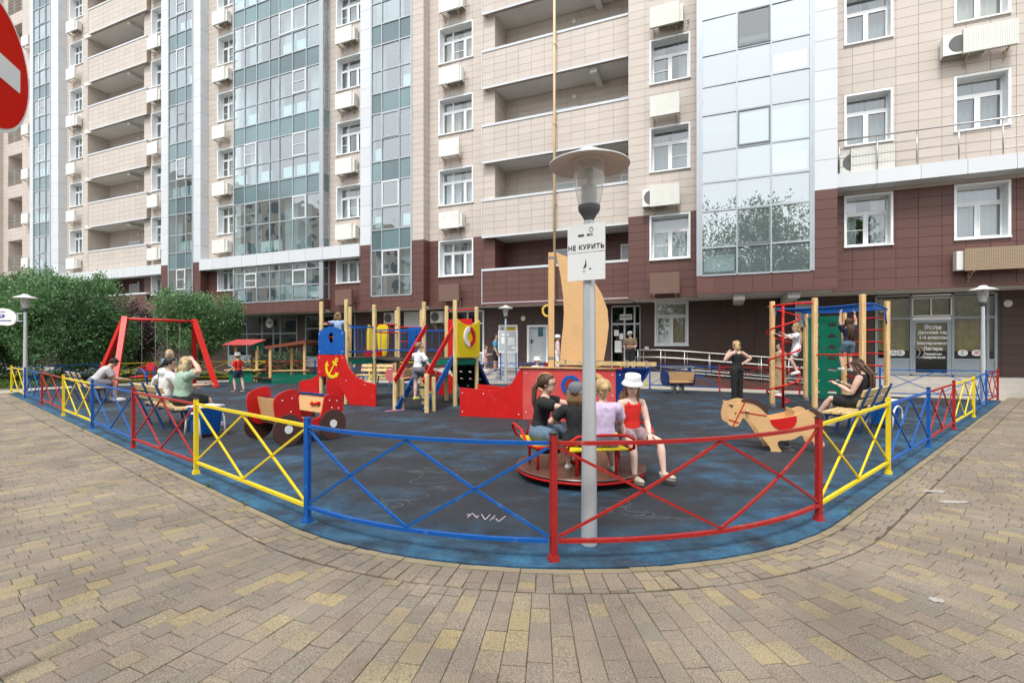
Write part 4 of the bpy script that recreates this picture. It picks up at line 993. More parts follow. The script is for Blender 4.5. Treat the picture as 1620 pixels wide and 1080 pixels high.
# chalk dust, scuffs
dust = mth('MULTIPLY', rng(nzt(1.1, 9, (1, 2.4, 1, R(20)), .75).outputs['Fac'], .57, .75, 0, .30), rng(fine, .35, .65, .3, 1))
c2 = mixc(dust, c1, (.34, .38, .42))
spk = rng(nzt(75, 2).outputs['Fac'], .72, .76, 0, .5); c2 = mixc(spk, c2, (.36, .40, .44))
hv = n.new('ShaderNodeHueSaturation'); l.new(c2, hv.inputs['Color']); l.new(rng(fine, .3, .7, .40, 1.7), hv.inputs['Value']); l.new(hv.outputs[0], b.inputs['Base Color'])
bp = n.new('ShaderNodeBump'); bp.inputs['Strength'].default_value = .5; bp.inputs['Distance'].default_value = .006; l.new(fine, bp.inputs['Height']); l.new(bp.outputs[0], b.inputs['Normal'])
BACKP = [Vector(p + (0,)) for p in ((13.6, 13.85), (11.3, 14.9), (8.9, 15.6), (6.9, 16.6), (4.8, 17.6), (-.3, 20.0), (-2.8, 20.3), (-8, 21.0), (-12.3, 21.2), (-15.4, 18.9), (-16.35, 17.3), (-16.3, 16.2))]
outl = [EF(-18.6 + .6 * i, 0) for i in range(31)] + [EF(ALEN * i / 40, 0) for i in range(41)] + [EF(ALEN + .6 * i, 0) for i in range(1, 24)]
outl = [p for p in outl] + BACKP
m = MB(); m.prism([(p.x, p.y) for p in outl], (0, 0, -.008), (1, 0, 0), (0, 1, 0), .03)
tag(m.build('playground_surface', RUB), kind='structure')
# pale concrete path round the back
PATH = mat('pale_path', (0.40, 0.37, 0.31), 0.9, 0.12, 2, speck=.1, speckscale=120)
m = MB(); bp_ = [Vector((15.5, 14.6, 0))] + BACKP + [Vector((-18.5, 15.0, 0))]; ofs = []
for i, p in enumerate(bp_):
    a, c = bp_[max(i - 1, 0)], bp_[min(i + 1, len(bp_) - 1)]; d_ = (c - a).normalized(); nn = Vector((d_.y, -d_.x, 0)); ofs.append(p + nn * (1.5 if i < 8 else 1.1))
for i in range(len(bp_) - 1):
    q = [bp_[i], bp_[i + 1], ofs[i + 1], ofs[i]]; q = q if (q[1] - q[0]).cross(q[2] - q[0]).z > 0 else q[::-1]
    m.add([(v.x, v.y, -.004) for v in q], [(0, 1, 2, 3)])
tag(m.build('path', PATH), kind='structure')
# chalk writing and scribbles on the rubber
CHALK = mat('chalk', (0.62, 0.60, 0.66), 0.95, 0.25, 40); CHALK2 = mat('faint_chalk', (0.20, 0.22, 0.25), 0.95, 0.4, 60); CHALKP = mat('pink_chalk', (0.42, 0.34, 0.42), 0.95, 0.25, 40)
def chalk(name, lines, label, m_=CHALK, w=.010):
    mb_ = MB()
    for ln in lines:
        for i in range(len(ln) - 1):
            p, q = Vector(ln[i]), Vector(ln[i + 1]); d_ = (q - p).normalized() * .5 * w; nn = Vector((-d_.y, d_.x, 0))
            mb_.add([(v.x, v.y, .0095) for v in (p - nn - d_, q - nn + d_, q + nn + d_, p + nn - d_)], [(0, 1, 2, 3)])
    return tag(mb_.build(name, m_), label, 'chalk drawing', 'chalk drawings on the rubber')
gp_ = lambda x, y: G(690 + x / 7.714, 780 + y / 7.714)
tk = [[gp_(385, 305), gp_(445, 250)], [gp_(370, 262), gp_(420, 268)], [gp_(380, 285), gp_(415, 272)], [gp_(450, 262), gp_(495, 312), gp_(520, 285)], [gp_(470, 295), gp_(500, 280)], [gp_(555, 268), gp_(598, 335), gp_(660, 270)], [gp_(655, 340), gp_(720, 282)], [gp_(680, 322), gp_(735, 320), gp_(755, 352)], [gp_(770, 352), gp_(845, 290)]]
chalk('chalk_drawing', tk, 'white chalk letters on the rubber behind the blue front fence', CHALKP, .008)
for cx_, cy_, lab in ((705, 750, 'faint chalk scribble behind the crossing of the blue front fence'), (625, 790, 'faint chalk strokes low behind the blue front fence'), (980, 808, 'thin chalk loop beside the foreground lamp post'), (470, 735, 'chalk scribble below the red toy car')):
    ls = []
    for q in range(7):
        c = G(cx_ + rnd.uniform(-45, 45), cy_ + rnd.uniform(-12, 12)); a0 = rnd.uniform(0, 6); r_ = rnd.uniform(.03, .13)
        ls.append([c + Vector((math.cos(a0 + .5 * k) * r_ * (1 + .2 * k), math.sin(a0 + .5 * k) * r_, 0)) for k in range(rnd.randint(3, 9))])
    chalk('chalk_drawing', ls, lab, CHALK2, .004)
# white splashes of paint on the paving at the right
SPL = mat('white_splash', (0.36, 0.34, 0.31), 0.9, 0.15, 20, tint=(0.22, 0.18, 0.14), tintf=1.0, tscale=22)
for (cx_, cy_, rx_, ry_, lab) in ((1478, 777, .11, .045, 'white splash on the paving at the right edge, upper one'), (1505, 794, .17, .04, 'longer white splash on the paving at the right edge'), (1481, 949, .04, .03, 'small white spot on the paving at lower right')):
    c = G(cx_, cy_); m = MB(); pts = []
    for i in range(44):
        a = 2 * math.pi * i / 44; k_ = 1 + .7 * mnoise.noise(Vector((math.cos(a) * 3.5, math.sin(a) * 3.5, cx_))); pts.append((rx_ * k_ * math.cos(a), ry_ * k_ * math.sin(a)))
    m.prism(pts, (c.x, c.y, .004), (1, 0, 0), (0, 1, 0), .002); tag(m.build('paint_splash', SPL), lab, 'paint splash')
# ============================================================ playground equipment
V = Vector
# ---- fence ---------------------------------------------------------------------------
FCOL = {'yellow': YEL, 'blue': BLUE, 'red': REDF}
FR = 3.46
def fence_section(p, q, col, label, posts=(True, False), curve=False, group='fence sections round the playground'):
    p, q = V((p[0], p[1], 0)), V((q[0], q[1], 0))
    t = thing('fence_section', label, 'fence', tuple(p), 0, group); m_ = FCOL[col]
    if curve:
        a0, a1 = math.atan2(p.y - EC.y, p.x - EC.x), math.atan2(q.y - EC.y, q.x - EC.x)
        f = lambda u: EC + V((math.cos(a0 + (a1 - a0) * u), math.sin(a0 + (a1 - a0) * u), 0)) * FR
    else: f = lambda u: p + (q - p) * u
    zt, zb = .825, .145
    def curved_bar(name, u0, z0, u1, z1, w, h):
        n_ = 10 if curve else 1; mb = MB()
        for i in range(n_):
            a, b = u0 + (u1 - u0) * i / n_, u0 + (u1 - u0) * (i + 1) / n_
            A, B = f(a) + V((0, 0, z0 + (z1 - z0) * i / n_)), f(b) + V((0, 0, z0 + (z1 - z0) * (i + 1) / n_))
            mb.bar(A, B, w, h, ext=.002 if curve else 0)
        mb.build(name, m_, t, world=True)
    e = .035 / (q - p).length
    curved_bar('top_rail', e, zt, 1 - e, zt, .032, .026); curved_bar('bottom_rail', e, zb, 1 - e, zb, .032, .026)
    for (u0, z0, u1, z1) in ((e, zt - .03, .5, zb + .02), (e, zb + .03, .5, zt - .02), (.5, zt - .02, 1 - e, zb + .03), (.5, zb + .02, 1 - e, zt - .03)): curved_bar('brace', u0, z0, u1, z1, .016, .019)
    d = (q - p).normalized(); s_ = V((-d.y, d.x, 0))
    for k, c in enumerate((p, q)):
        if not posts[k]: continue
        mb = MB(); h = .0215
        P = [c - d * h - s_ * h, c + d * h - s_ * h, c + d * h + s_ * h, c - d * h + s_ * h]
        mb.hexa([v for v in P] + [v + V((0, 0, .885)) for v in P]); po = mb.build('post', m_, t, world=True)
        mb = MB(); P2 = [c + (v - c) * 1.15 + V((0, 0, .885)) for v in P]; mb.hexa(P2 + [v + V((0, 0, .012)) for v in P2]); mb.build('cap', BLACK if rnd.random() < .35 else m_, po, world=True)
        mb = MB(); P3 = [c + (v - c) * 1.7 for v in P]; P4 = [c + (v - c) * 1.25 + V((0, 0, .05)) for v in P]; mb.hexa(P3 + P4); mb.build('foot', m_, po, world=True)
    return t
LP = [(-16.05, 15.97), (-14.09, 14.41), (-12.04, 12.76), (-9.68, 10.75), (-7.66, 9.09), (-5.58, 7.34), (-3.71, 5.85), (-1.74, 4.24), (.29, 3.48), (2.64, 4.28), (4.42, 5.85), (6.18, 7.39), (7.94, 8.95), (9.78, 10.55), (11.97, 12.57), (13.4, 13.74)]
# posts on the front curve sit exactly on its radius
for i in (7, 8, 9):
    v = V((LP[i][0], LP[i][1], 0)) - EC; v = EC + v.normalized() * FR; LP[i] = (v.x, v.y)
cols = ['yellow', 'blue', 'red', 'yellow', 'blue', 'red', 'yellow', 'blue', 'red', 'yellow', 'blue', 'red', 'yellow', 'blue', 'red']
labs = ['yellow fence section at the far left corner beside the left lamp', 'blue fence section second from the far left corner', 'red fence section in front of the seated man on the left bench', 'yellow fence section between two benches on the left side', 'blue fence section behind the two seated women, left of the red one', 'red fence section directly behind the two women on the bench', 'yellow fence section in front of the red toy car', 'long curved blue fence section at the front of the playground', 'long curved red fence section crossed by the foreground lamp post', 'yellow fence section right of the spring horse', 'blue fence section in front of the right bench', 'red fence section right of the right bench', 'yellow fence section left of the right lamp', 'blue fence section beside the base of the right lamp', 'red fence section at the far right corner']
for i in range(15):
    fence_section(LP[i], LP[i + 1], cols[i], labs[i], (i <= 8, i >= 8), curve=(i in (7, 8)))
BP = [(-16.05, 15.97), (-15.9, 19.3), (-14.3, 22.3), (-11.3, 22.9), (-8.9, 22.5), (-6.3, 22.0), (-3.9, 21.3), (-1.35, 20.75), (1.3, 19.75), (3.2, 18.7), (4.91, 17.75), (6.9, 16.55), (8.95, 15.5)]
bcol = ['blue', 'yellow', 'yellow', 'red', 'blue', 'yellow', 'red', 'blue', 'red', 'yellow', 'blue', 'red']
blab = ['blue back fence section beyond the left lamp', 'yellow back fence section beyond the seated man', 'yellow back fence section behind the swing', 'red back fence section behind the sandbox', 'blue back fence section right of the sandbox', 'yellow back fence section behind the play tower bridge', 'red back fence section behind the play tower stairs', 'blue back fence section under the notice board', 'red back fence section between the notice board and the mast', 'yellow back fence section beyond the ship bow', 'blue back fence section behind the blue rocker', 'red back fence section behind the standing woman in black']
for i in range(12): fence_section(BP[i], BP[i + 1], bcol[i], blab[i], (i > 0, i == 11))
fence_section((10.75, 14.55), (13.4, 13.74), 'blue', 'blue back fence section in front of the kindergarten door', (True, False))
# ---- lamp posts -----------------------------------------------------------------------
DOME = mat('lamp_shade_metal', (0.70, 0.71, 0.71), 0.35, 0.04, 6, metallic=.3); DOMEIN = mat('lamp_shade_underside', (0.74, 0.67, 0.63), 0.45, 0.06, 6, speck=.06, speckscale=120)
CLR = glass_mat('lamp_bowl', (0.95, 0.95, 0.94), .02, .04, milky=.26, milkcol=(.85, .85, .85)); BASEG = mat('lamp_socket', (0.09, 0.10, 0.11), .5, .12, 12, bump=.1)
POLE = mat('lamp_pole_paint', (0.50, 0.53, 0.55), .35, .05, 5, metallic=.35, wear=.12, wearcol=(.35, .3, .25))
FILT = mat('lamp_inner_cylinder', (0.45, 0.47, 0.49), .5, .05, 6)
def lamp(loc, label, h=2.87, sc_=1.0):
    t = thing('lamp_post', label, 'street lamp', loc, 0, 'lamp posts round the playground'); z = h
    m = MB(); m.lathe([(.062, 0), (.060, .3), (.052, 1.2), (.043, 2.2), (.040, z - .43)], 20); m.build('pole', POLE, t, smooth=True, angle=40)
    m = MB(); m.lathe([(.036, z - .44), (.040, z - .415), (.058, z - .385), (.078, z - .355), (.084, z - .335), (.084, z - .315), (.05, z - .31)], 20); m.build('socket', BASEG, t, smooth=True, angle=40)
    m = MB(); m.lathe([(.078, z - .315), (.094, z - .26), (.108, z - .18), (.116, z - .10), (.118, z - .04), (.116, z + .01)], 24, caps=False); m.build('bowl', CLR, t, smooth=True)
    m = MB(); m.lathe([(.058, z - .31), (.058, z - .17), (.05, z - .165), (.018, z - .16), (.018, z - .12), (.030, z - .09), (.030, z - .05), (.015, z - .03)], 18); m.build('bulb_holder', FILT, t, smooth=True, angle=40)
    m = MB(); m.lathe([(.304, z - .012), (.304, z - .004), (.22, z + .035), (.14, z + .06), (.10, z + .075), (.085, z + .10), (.05, z + .115), (.001, z + .12)], 36, caps=False); sh = m.build('shade', DOME, t, smooth=True, angle=50)
    m = MB(); m.lathe([(.303, z - .013), (.20, z + .01), (.13, z + .025), (.13, z + .012), (.088, z + .012), (.085, z + .045), (.001, z + .046)], 36, caps=False); m.build('shade_lining', DOMEIN, sh, smooth=True, angle=50)
    return t
lamp(tuple(G(932, 861)), 'tall grey lamp post in the foreground with signs on it', 2.88)
lamp((-14.85, 15.2, 0), 'grey lamp post at the left by the trees', 2.98); lamp(tuple(G(800, 607)), 'distant grey lamp post in front of the doors', 3.04); lamp(tuple(G(1555, 640)), 'grey lamp post at the right in front of the kindergarten', 2.96)
# sign plates on the foreground lamp
SIGNW = mat('sign_plate_white', (0.70, 0.72, 0.73), .45, .03, 4)
def plate(name, label, z0, z1, cat='sign'):
    b0 = G(932, 861); t = thing(name, label, cat, (b0.x, b0.y, z0), R(-31)); w = .150
    m = MB(); m.box(-w, w, -.062, -.056, 0, z1 - z0); m.build('plate', SIGNW, t)
    m = MB()
    for z in (.015, z1 - z0 - .015): m.lathe([(.006, 0), (.006, .006)], 8, (0, 0, 0)); 
    c = MB(); c.tube(arc_pts((0, 0, (z1 - z0) / 2), .05, R(-90 - 70), R(-90 + 70), 10), .008, 6); c.build('clamp', STEEL, t)
    return t
zc = lambda py: EYE + (HOR - py) / FPX * (G(932, 861).y - .06)
sg1 = plate('no_smoking_sign', 'white no smoking sign with black Russian words on the foreground lamp', zc(398.5), zc(354)); hh = zc(354) - zc(398.5)
text_mesh('lettering', 'НЕ КУРИТЬ', .048, DKTX, sg1, (0, -.064, hh * .17), (1, 0, 0), (0, 0, 1), .001, bold=.0009, spacing=1.12)
for u0, u1 in ((-.062, -.015), (.01, .03), (.036, .042), (.047, .053)): m = MB(); m.box(u0, u1, -.066, -.063, hh * .58, hh * .64); m.build('cigarette_symbol', DKTX, sg1)
m = MB(); m.tube([(.045, -.065, hh * .67), (.038, -.065, hh * .73), (.028, -.065, hh * .77), (.03, -.065, hh * .84), (.042, -.065, hh * .87), (.056, -.065, hh * .84), (.056, -.065, hh * .77), (.05, -.065, hh * .72)], .0016, 5); m.build('smoke_symbol', DKTX, sg1)
sg2 = plate('pictogram_sign', 'plain white plate with a faded black pictogram under the no smoking sign', zc(443), zc(399.5))
hh = zc(399.5) - zc(443); m = MB()
m.prism([(-.012, .02), (.004, .03), (.004, .06), (-.002, .085), (-.006, .05), (-.022, .015)], (0, -.064, hh * .35), (1, 0, 0), (0, 0, 1), .002); m.box(-.02, -.008, -.066, -.063, hh * .32, hh * .345); m.box(.025, .042, -.066, -.063, hh * .40, hh * .425); m.build('pictogram', DKTX, sg2)
# oval advert plate on the left lamp
WIF = mat('wifi_blue', (0.05, 0.06, 0.30), .5, .05, 5)
t = thing('wifi_sign', 'white oval wifi sign held beside the left lamp', 'sign', (-14.85, 15.2, 0), 0)
zz = EYE + (HOR - 501) / FPX * 15.1
m = MB(); m.prism(smooth2d([(-1.05, -.18), (-.5, -.28), (-.26, -.22), (-.2, .0), (-.26, .12), (-.5, .27), (-1.05, .25)], 2), (0, -.05, zz), (1, 0, 0), (0, 0, 1), .03); m.build('plate', WHITE, t)
m = MB(); m.box(-.22, -.04, -.06, -.03, zz - .14, zz - .11); m.box(-.22, -.04, -.06, -.03, zz + .09, zz + .12); m.box(-.20, -.17, -.06, -.03, zz - .11, zz + .09); m.build('bracket', GALV, t)
m = MB(); m.prism(smooth2d([(-.20, -.05), (.16, -.05), (.16, .07), (-.20, .07)], 2), (-.72, -.07, zz + .02), (1, 0, 0), (0, 0, 1), .008); m.build('badge', WIF, t)
text_mesh('lettering', 'WIFI', .11, WHTX, t, (-.74, -.078, zz + .03), (1, 0, 0), (0, 0, 1), .002, bold=.002)
m = MB(); m.box(-.86, -.36, -.07, -.066, zz - .13, zz - .10); m.box(-.86, -.55, -.07, -.066, zz + .14, zz + .16); m.build('print_line', WIF, t)
# no-entry road sign at the upper left
rs = V((-2.30, 2.20, 2.77)); un = V((-.36, .933, 0)); nv = V((.933, .36, 0)); zu = V((0, 0, 1))
t = thing('no_entry_sign', 'round red no entry road sign with a white bar', 'road sign', (rs.x, rs.y, 0), 0)
SRED = mat('sign_red', (0.60, 0.014, 0.006), .7, .06, 4, spec=.05, tint=(.62, .06, .02), tintf=.3, tscale=1.5); SWH = mat('sign_white', (.72, .76, .78), .35, .04, 5)
# un x zu points to the camera side
m = MB(); m.prism(circ(0, 0, .305, 48), rs, un, zu, .004); m.build('border', SWH, t, world=True)
off = un.cross(zu).normalized()
m = MB(); m.prism(circ(0, 0, .287, 48), rs + off * .004, un, zu, .003); m.build('face', SRED, t, world=True)
m = MB(); m.prism([(-.205, -.055), (.205, -.055), (.21, -.05), (.21, .05), (.205, .055), (-.205, .055), (-.21, .05), (-.21, -.05)], rs + off * .007, un, zu, .002); m.build('bar', SWH, t, world=True)
m = MB(); c0 = rs - off * .04; m.tube([(c0.x, c0.y, 0), (c0.x, c0.y, 3.1)], .03, 12); m.build('pole', GALV, t, world=True, smooth=True)
# ---- benches --------------------------------------------------------------------------
def bench(loc, rz, label, L=1.7):
    """local: x along the seat, y towards the sitter's front"""
    t = thing('bench', label, 'bench', loc, rz, 'wooden benches with blue supports')
    for y in (.02, .155, .29): m = MB(); m.box(-L / 2, L / 2, y, y + .115, .405, .445); m.build('seat_slat', PINE, t, bevel=.006)
    for (y, z) in ((-.105, .60), (-.165, .76)):
        m = MB(); a, b = V((-L / 2, y, z)), V((L / 2, y, z)); m.bar(a, b, .035, .115, up=(0, -.33, 1)); m.build('back_slat', PINE, t, bevel=.006)
    for x in (-L * .42, 0, L * .42):
        m = MB(); m.bar((x, -.235, .86), (x, .10, .0), .045, .03, up=(0, 1, 0)); m.bar((x, .0, .385), (x, .40, .385), .04, .035); m.bar((x, .36, .37), (x, .42, .0), .045, .03, up=(0, 1, 0)); m.build('support', BLUE if False else NAVYB, t)
    m = MB()
    for x in (-L * .42, 0, L * .42):
        for (y, z) in ((-.125, .60), (-.185, .76)): m.ball((x, y + .045, z), .012, seg=6, st=4)
    tag(m.build('bolt', WHITE, t), kind='stuff')
    return t
NAVYB = mat('bench_blue_paint', (0.008, 0.060, 0.21), .42, .1, 4, wear=.2, wearcol=(.2, .3, .45))
RZL = math.atan2(-.636, .772); RZR = math.atan2(.661, .75)      # bench x axis along the fences; fronts face the playground
bench((-11.6, 13.4, 0), RZL, 'wooden bench at the left with the seated man')
bench((-6.4, 9.0, 0), RZL, 'wooden bench with two women seen from behind', 1.75)
bench((5.95, 8.4, 0), RZR, 'wooden bench at the right with the seated long-haired woman', 1.6)
bench((-5.1, 19.0, 0), R(170), 'wooden bench seen beneath the play tower bridge', 1.5)
# ---- litter bins ----------------------------------------------------------------------
WTUBE = mat('white_tube_paint', (0.68, 0.70, 0.72), .4, .05, 5)
def bin_(loc, rz, label):
    t = thing('litter_bin', label, 'litter bin', loc, rz, 'blue litter bins')
    m = MB(); a, b = .15, .19; m.hexa([(-a, -a, .06), (a, -a, .06), (a, a, .06), (-a, a, .06), (-b, -b, .50), (b, -b, .50), (b, b, .50), (-b, b, .50)]); m.build('body', BLUE, t, bevel=.015)
    m = MB(); m.box(-b - .01, b + .01, -b - .01, b + .01, .50, .52); m.build('rim', WHITE, t)
    for y in (-.215, .215):
        m = MB(); m.tube([(-.21, y, 0), (-.17, y, .22)] + arc_pts((0, y, .24), .17, R(180), 0, 8, (1, 0, 0), (0, 0, 1)) + [(.17, y, .22), (.21, y, 0)], .017, 8); m.build('leg_hoop', WTUBE, t, smooth=True)
    return t
bin_(tuple(G(325, 690)), R(-25), 'blue litter bin with white hoops beside the left bench'); bin_((6.95, 9.3, 0), R(30), 'blue litter bin at the far end of the right bench')
# ---- spring car -----------------------------------------------------------------------
SPRG = mat('spring_steel', (0.16, 0.15, 0.14), .4, .1, 6, metallic=.6)
def spring(parent, c, r=.09, h=.3, turns=4, thick=.017):
    n_ = turns * 12; c = V(c); m = MB(); m.tube([c + V((r * math.cos(i * math.pi / 6), r * math.sin(i * math.pi / 6), h * i / n_)) for i in range(n_ + 1)], thick, 7); m.build('spring', SPRG, parent, smooth=True)
    m = MB(); m.lathe([(r + .06, 0), (r + .06, .012), (r + .02, .014)], 16, tuple(c)); m.build('base_plate', SPRG, parent)
car = thing('spring_car', 'red toy car rocker with brown disc wheels', 'spring rocker', (-3.47, 8.0, 0), math.atan2(.79, .62))
W2 = .43   # half width; local x forwards, y to the left
side_o = smooth2d([(-.52, .32), (-.58, .60), (-.57, .76), (-.44, .83), (-.25, .87), (-.20, .80), (-.17, .42), (-.06, .37), (.10, .37), (.19, .42), (.23, .70), (.28, .74), (.54, .70), (.58, .62), (.55, .34), (.40, .26), (-.35, .24)], 2)
for y in (-W2, W2):
    m = MB(); m.prism(side_o, (0, y, 0), (1, 0, 0), (0, 0, 1), .03); m.build('side_panel', RED, car, bevel=.006)
    for x in (-.37, .37):
        yy = y + (.03 if y > 0 else -.03); m = MB(); m.prism(circ(0, 0, .235, 32), (x, yy, .255), (1, 0, 0), (0, 0, 1), .03); wh = m.build('wheel', BROWN, car, bevel=.005)
        m = MB(); m.prism(circ(0, 0, .062, 20), (x, yy + (.018 if y > 0 else -.018), .265), (1, 0, 0), (0, 0, 1), .012); m.build('hub_cap', WHITE, wh)
m = MB(); m.hexa([(-.36, -W2 + .016, .40), (-.34, -W2 + .016, .40), (-.34, W2 - .016, .40), (-.36, W2 - .016, .40), (-.42, -W2 + .016, .70), (-.40, -W2 + .016, .70), (-.40, W2 - .016, .70), (-.42, W2 - .016, .70)]); m.build('seat_back', PLY, car)
m = MB(); m.box(-.36, -.02, -W2 + .016, W2 - .016, .37, .39); m.build('seat', PLY, car)
m = MB(); m.hexa([(.23, -W2 + .016, .44), (.25, -W2 + .016, .44), (.25, W2 - .016, .44), (.23, W2 - .016, .44), (.29, -W2 + .016, .70), (.31, -W2 + .016, .70), (.31, W2 - .016, .70), (.29, W2 - .016, .70)]); m.build('dashboard', PLY, car)
m = MB(); m.box(.27, .34, -W2 + .016, W2 - .016, .705, .73); m.build('dash_rail', NAVY, car)
m = MB(); m.tube([(.235, -.26, .585), (.235, -.06, .565)], .018, 8); m.ball((.235, -.26, .59), .032, seg=10, st=6); m.ball((.235, -.06, .57), .032, seg=10, st=6); m.build('toy_lever', RED, car, smooth=True)
for y in (-.22, -.09): m = MB(); m.tube(arc_pts((.24, y, .585), .035, 0, 2 * math.pi, 12, (0, 1, 0), (0, 0, 1))[:-1], .008, 6, True); m.build('toy_ring', YEL, car)
m = MB(); m.box(-.36, .36, -W2 + .016, W2 - .016, .30, .33); m.build('floor_board', BROWN, car)
m = MB(); m.prism(smooth2d([(-.07, .0), (.07, .0), (.07, .2), (-.07, .2)], 2), (-.30, W2 - .05, .50), (1, 0, 0), (0, 0, 1), .02); m.build('hand_grip', NAVY, car)
spring(car, (0, 0, 0))
# ---- spring horse ---------------------------------------------------------------------
hp = G(1240, 711); horse = thing('spring_horse', 'beige plywood spring horse with dark mane and red saddle', 'spring rocker', tuple(hp), R(-12))
sc_h = hp.y / FPX
hx = lambda x, y: ((1130 + x / 8.305 - 1240) * sc_h * 1.02, (711 - (600 + y / 8.305)) * sc_h)
HO = [hx(*p) for p in ((198, 298), (262, 318), (330, 292), (400, 270), (500, 296), (590, 352), (650, 420), (672, 470), (700, 500), (780, 498), (900, 468), (990, 445), (1060, 400), (1140, 366), (1200, 380), (1240, 440), (1266, 540), (1276, 660), (1285, 740), (1330, 800), (1310, 830), (1235, 846), (1205, 820), (1195, 775), (1150, 720), (1085, 690), (1040, 700), (985, 742), (920, 765), (820, 768), (785, 790), (790, 850), (840, 905), (800, 925), (692, 952), (712, 910), (700, 860), (650, 800), (605, 735), (560, 660), (510, 585), (450, 520), (395, 490), (370, 510), (345, 570), (320, 610), (255, 610), (200, 580), (190, 520), (185, 480), (200, 400), (222, 330))]
HO = smooth2d(HO, 2)
m = MB(); ga = .20
for y in (-ga, ga):
    mm = MB(); mm.prism(HO, (0, y, 0), (1, 0, 0), (0, 0, 1), .025); sp = mm.build('side_panel', PLY, horse, bevel=.004)
    if y < 0:
        f = y - .016
        mm = MB(); mm.prism(smooth2d([hx(*p) for p in ((340, 280), (400, 242), (490, 240), (580, 275), (650, 330), (690, 360), (665, 440), (610, 375), (540, 318), (450, 288))], 1), (0, f, 0), (1, 0, 0), (0, 0, 1), .012); mm.build('mane', BROWN, sp)
        mm = MB(); mm.prism(smooth2d([hx(*p) for p in ((1130, 368), (1200, 352), (1270, 395), (1310, 470), (1325, 560), (1330, 640), (1290, 690), (1275, 640), (1262, 540), (1230, 440), (1190, 392))], 1), (0, f, 0), (1, 0, 0), (0, 0, 1), .012); mm.build('tail', BROWN, sp)
        mm = MB(); mm.prism([hx(*p) for p in ((698, 508), (800, 492), (1000, 447), (1006, 510), (985, 570), (940, 612), (880, 635), (810, 632), (755, 605), (715, 560))], (0, f, 0), (1, 0, 0), (0, 0, 1), .010); mm.build('saddle', RED, sp)
        for pts, nm in ((((215, 325), (270, 330), (245, 362)), 'ear'), (((285, 425), (305, 425), (293, 450)), 'eye')):
            mm = MB(); mm.prism([hx(*p) for p in pts], (0, f, 0), (1, 0, 0), (0, 0, 1), .008); mm.build(nm, BROWN, sp)
        for p, q in (((405, 285), (258, 610)), ((350, 415), (660, 458)), ((210, 518), (338, 560))):
            P, Q = hx(*p), hx(*q); mm = MB(); mm.bar((P[0], f - .002, P[1]), (Q[0], f - .002, Q[1]), .006, .012); mm.build('bridle', RED, sp)
m = MB(); a, b = hx(690, 560), hx(1020, 520); m.box(a[0], b[0], -ga + .013, ga - .013, a[1] - .02, a[1]); m.build('seat', PLY, horse)
a = hx(985, 470); m = MB(); m.box(a[0], a[0] + .02, -ga + .013, ga - .013, a[1] - .12, a[1] + .1); m.build('seat_back', PLY, horse)
a = hx(700, 520); m = MB(); m.box(a[0] - .02, a[0], -ga + .013, ga - .013, a[1] - .1, a[1]); m.build('chest_board', PLY, horse)
m = MB(); a = hx(420, 400); m.tube([(a[0], -ga - .1, a[1]), (a[0], ga + .1, a[1])], .016, 8); m.build('handlebar', STEEL, horse, smooth=True)
m = MB(); m.lathe([(.10, .20), (.10, .29), (.04, .29)], 16); m.box(-.1, .1, -ga + .013, ga - .013, .29, .32); m.build('spring_cap', GALV, horse)
spring(horse, (0, 0, 0), .085, .2, 3)
# ---- merry-go-round -------------------------------------------------------------------
cc = V((.80, 5.83, 0)); car_ = thing('merry_go_round', 'low brown merry-go-round with red tube rails and yellow seats', 'merry-go-round', tuple(cc))
CBR = mat('carousel_deck', (0.105, 0.048, 0.036), .30, .12, 5, bump=.05)
m = MB(); m.lathe([(.30, .04), (.71, .09), (.745, .112), (.75, .125), (.742, .135), (.0001, .135)], 64); m.build('platform', CBR, car_, smooth=True, angle=30)
m = MB(); m.tube(arc_pts((0, 0, .088), .725, 0, 2 * math.pi, 64)[:-1], .018, 8, True); m.build('rim', RED, car_, smooth=True)
m = MB(); m.lathe([(.10, .135), (.10, .16), (.055, .18), (.055, .30), (.075, .31), (.075, .34), (.04, .36), (.04, .66), (.02, .68)], 20); m.build('column', RED, car_, smooth=True, angle=40)
m = MB(); m.tube(arc_pts((0, 0, .68), .22, 0, 2 * math.pi, 32)[:-1], .016, 8, True); m.tube([(-.22, 0, .68), (.22, 0, .68)], .014, 6); m.tube([(0, -.22, .68), (0, .22, .68)], .014, 6); m.build('turning_wheel', RED, car_, smooth=True)
for k in range(4):
    a = R(-80 + 90 * k); er = V((math.cos(a), math.sin(a), 0)); et = V((-math.sin(a), math.cos(a), 0)); r0_ = .42; zs_ = .41
    P = lambda r_, t_, z_: er * r_ + et * t_ + V((0, 0, z_))
    m = MB(); m.hexa([P(r0_, -.30, zs_), P(r0_ + .24, -.32, zs_), P(r0_ + .24, .32, zs_), P(r0_, .30, zs_), P(r0_, -.30, zs_ + .02), P(r0_ + .24, -.32, zs_ + .02), P(r0_ + .24, .32, zs_ + .02), P(r0_, .30, zs_ + .02)]); m.build('seat', YEL, car_, bevel=.006)
    m = MB(); path = [P(.40, -.33, .40), P(.60, -.345, .40), P(.70, -.36, .44), P(.745, -.34, .54), P(.75, -.26, .585), P(.76, 0, .595), P(.75, .26, .585), P(.745, .34, .54), P(.70, .36, .44), P(.60, .345, .40), P(.40, .33, .40)]
    m.tube(path, .016, 8); m.build('seat_rail', RED, car_, smooth=True)
    for s_ in (-.22, .22): m = MB(); m.tube([P(.56, s_, .13), P(.56, s_, .41)], .016, 8); m.build('seat_leg', RED, car_, smooth=True)
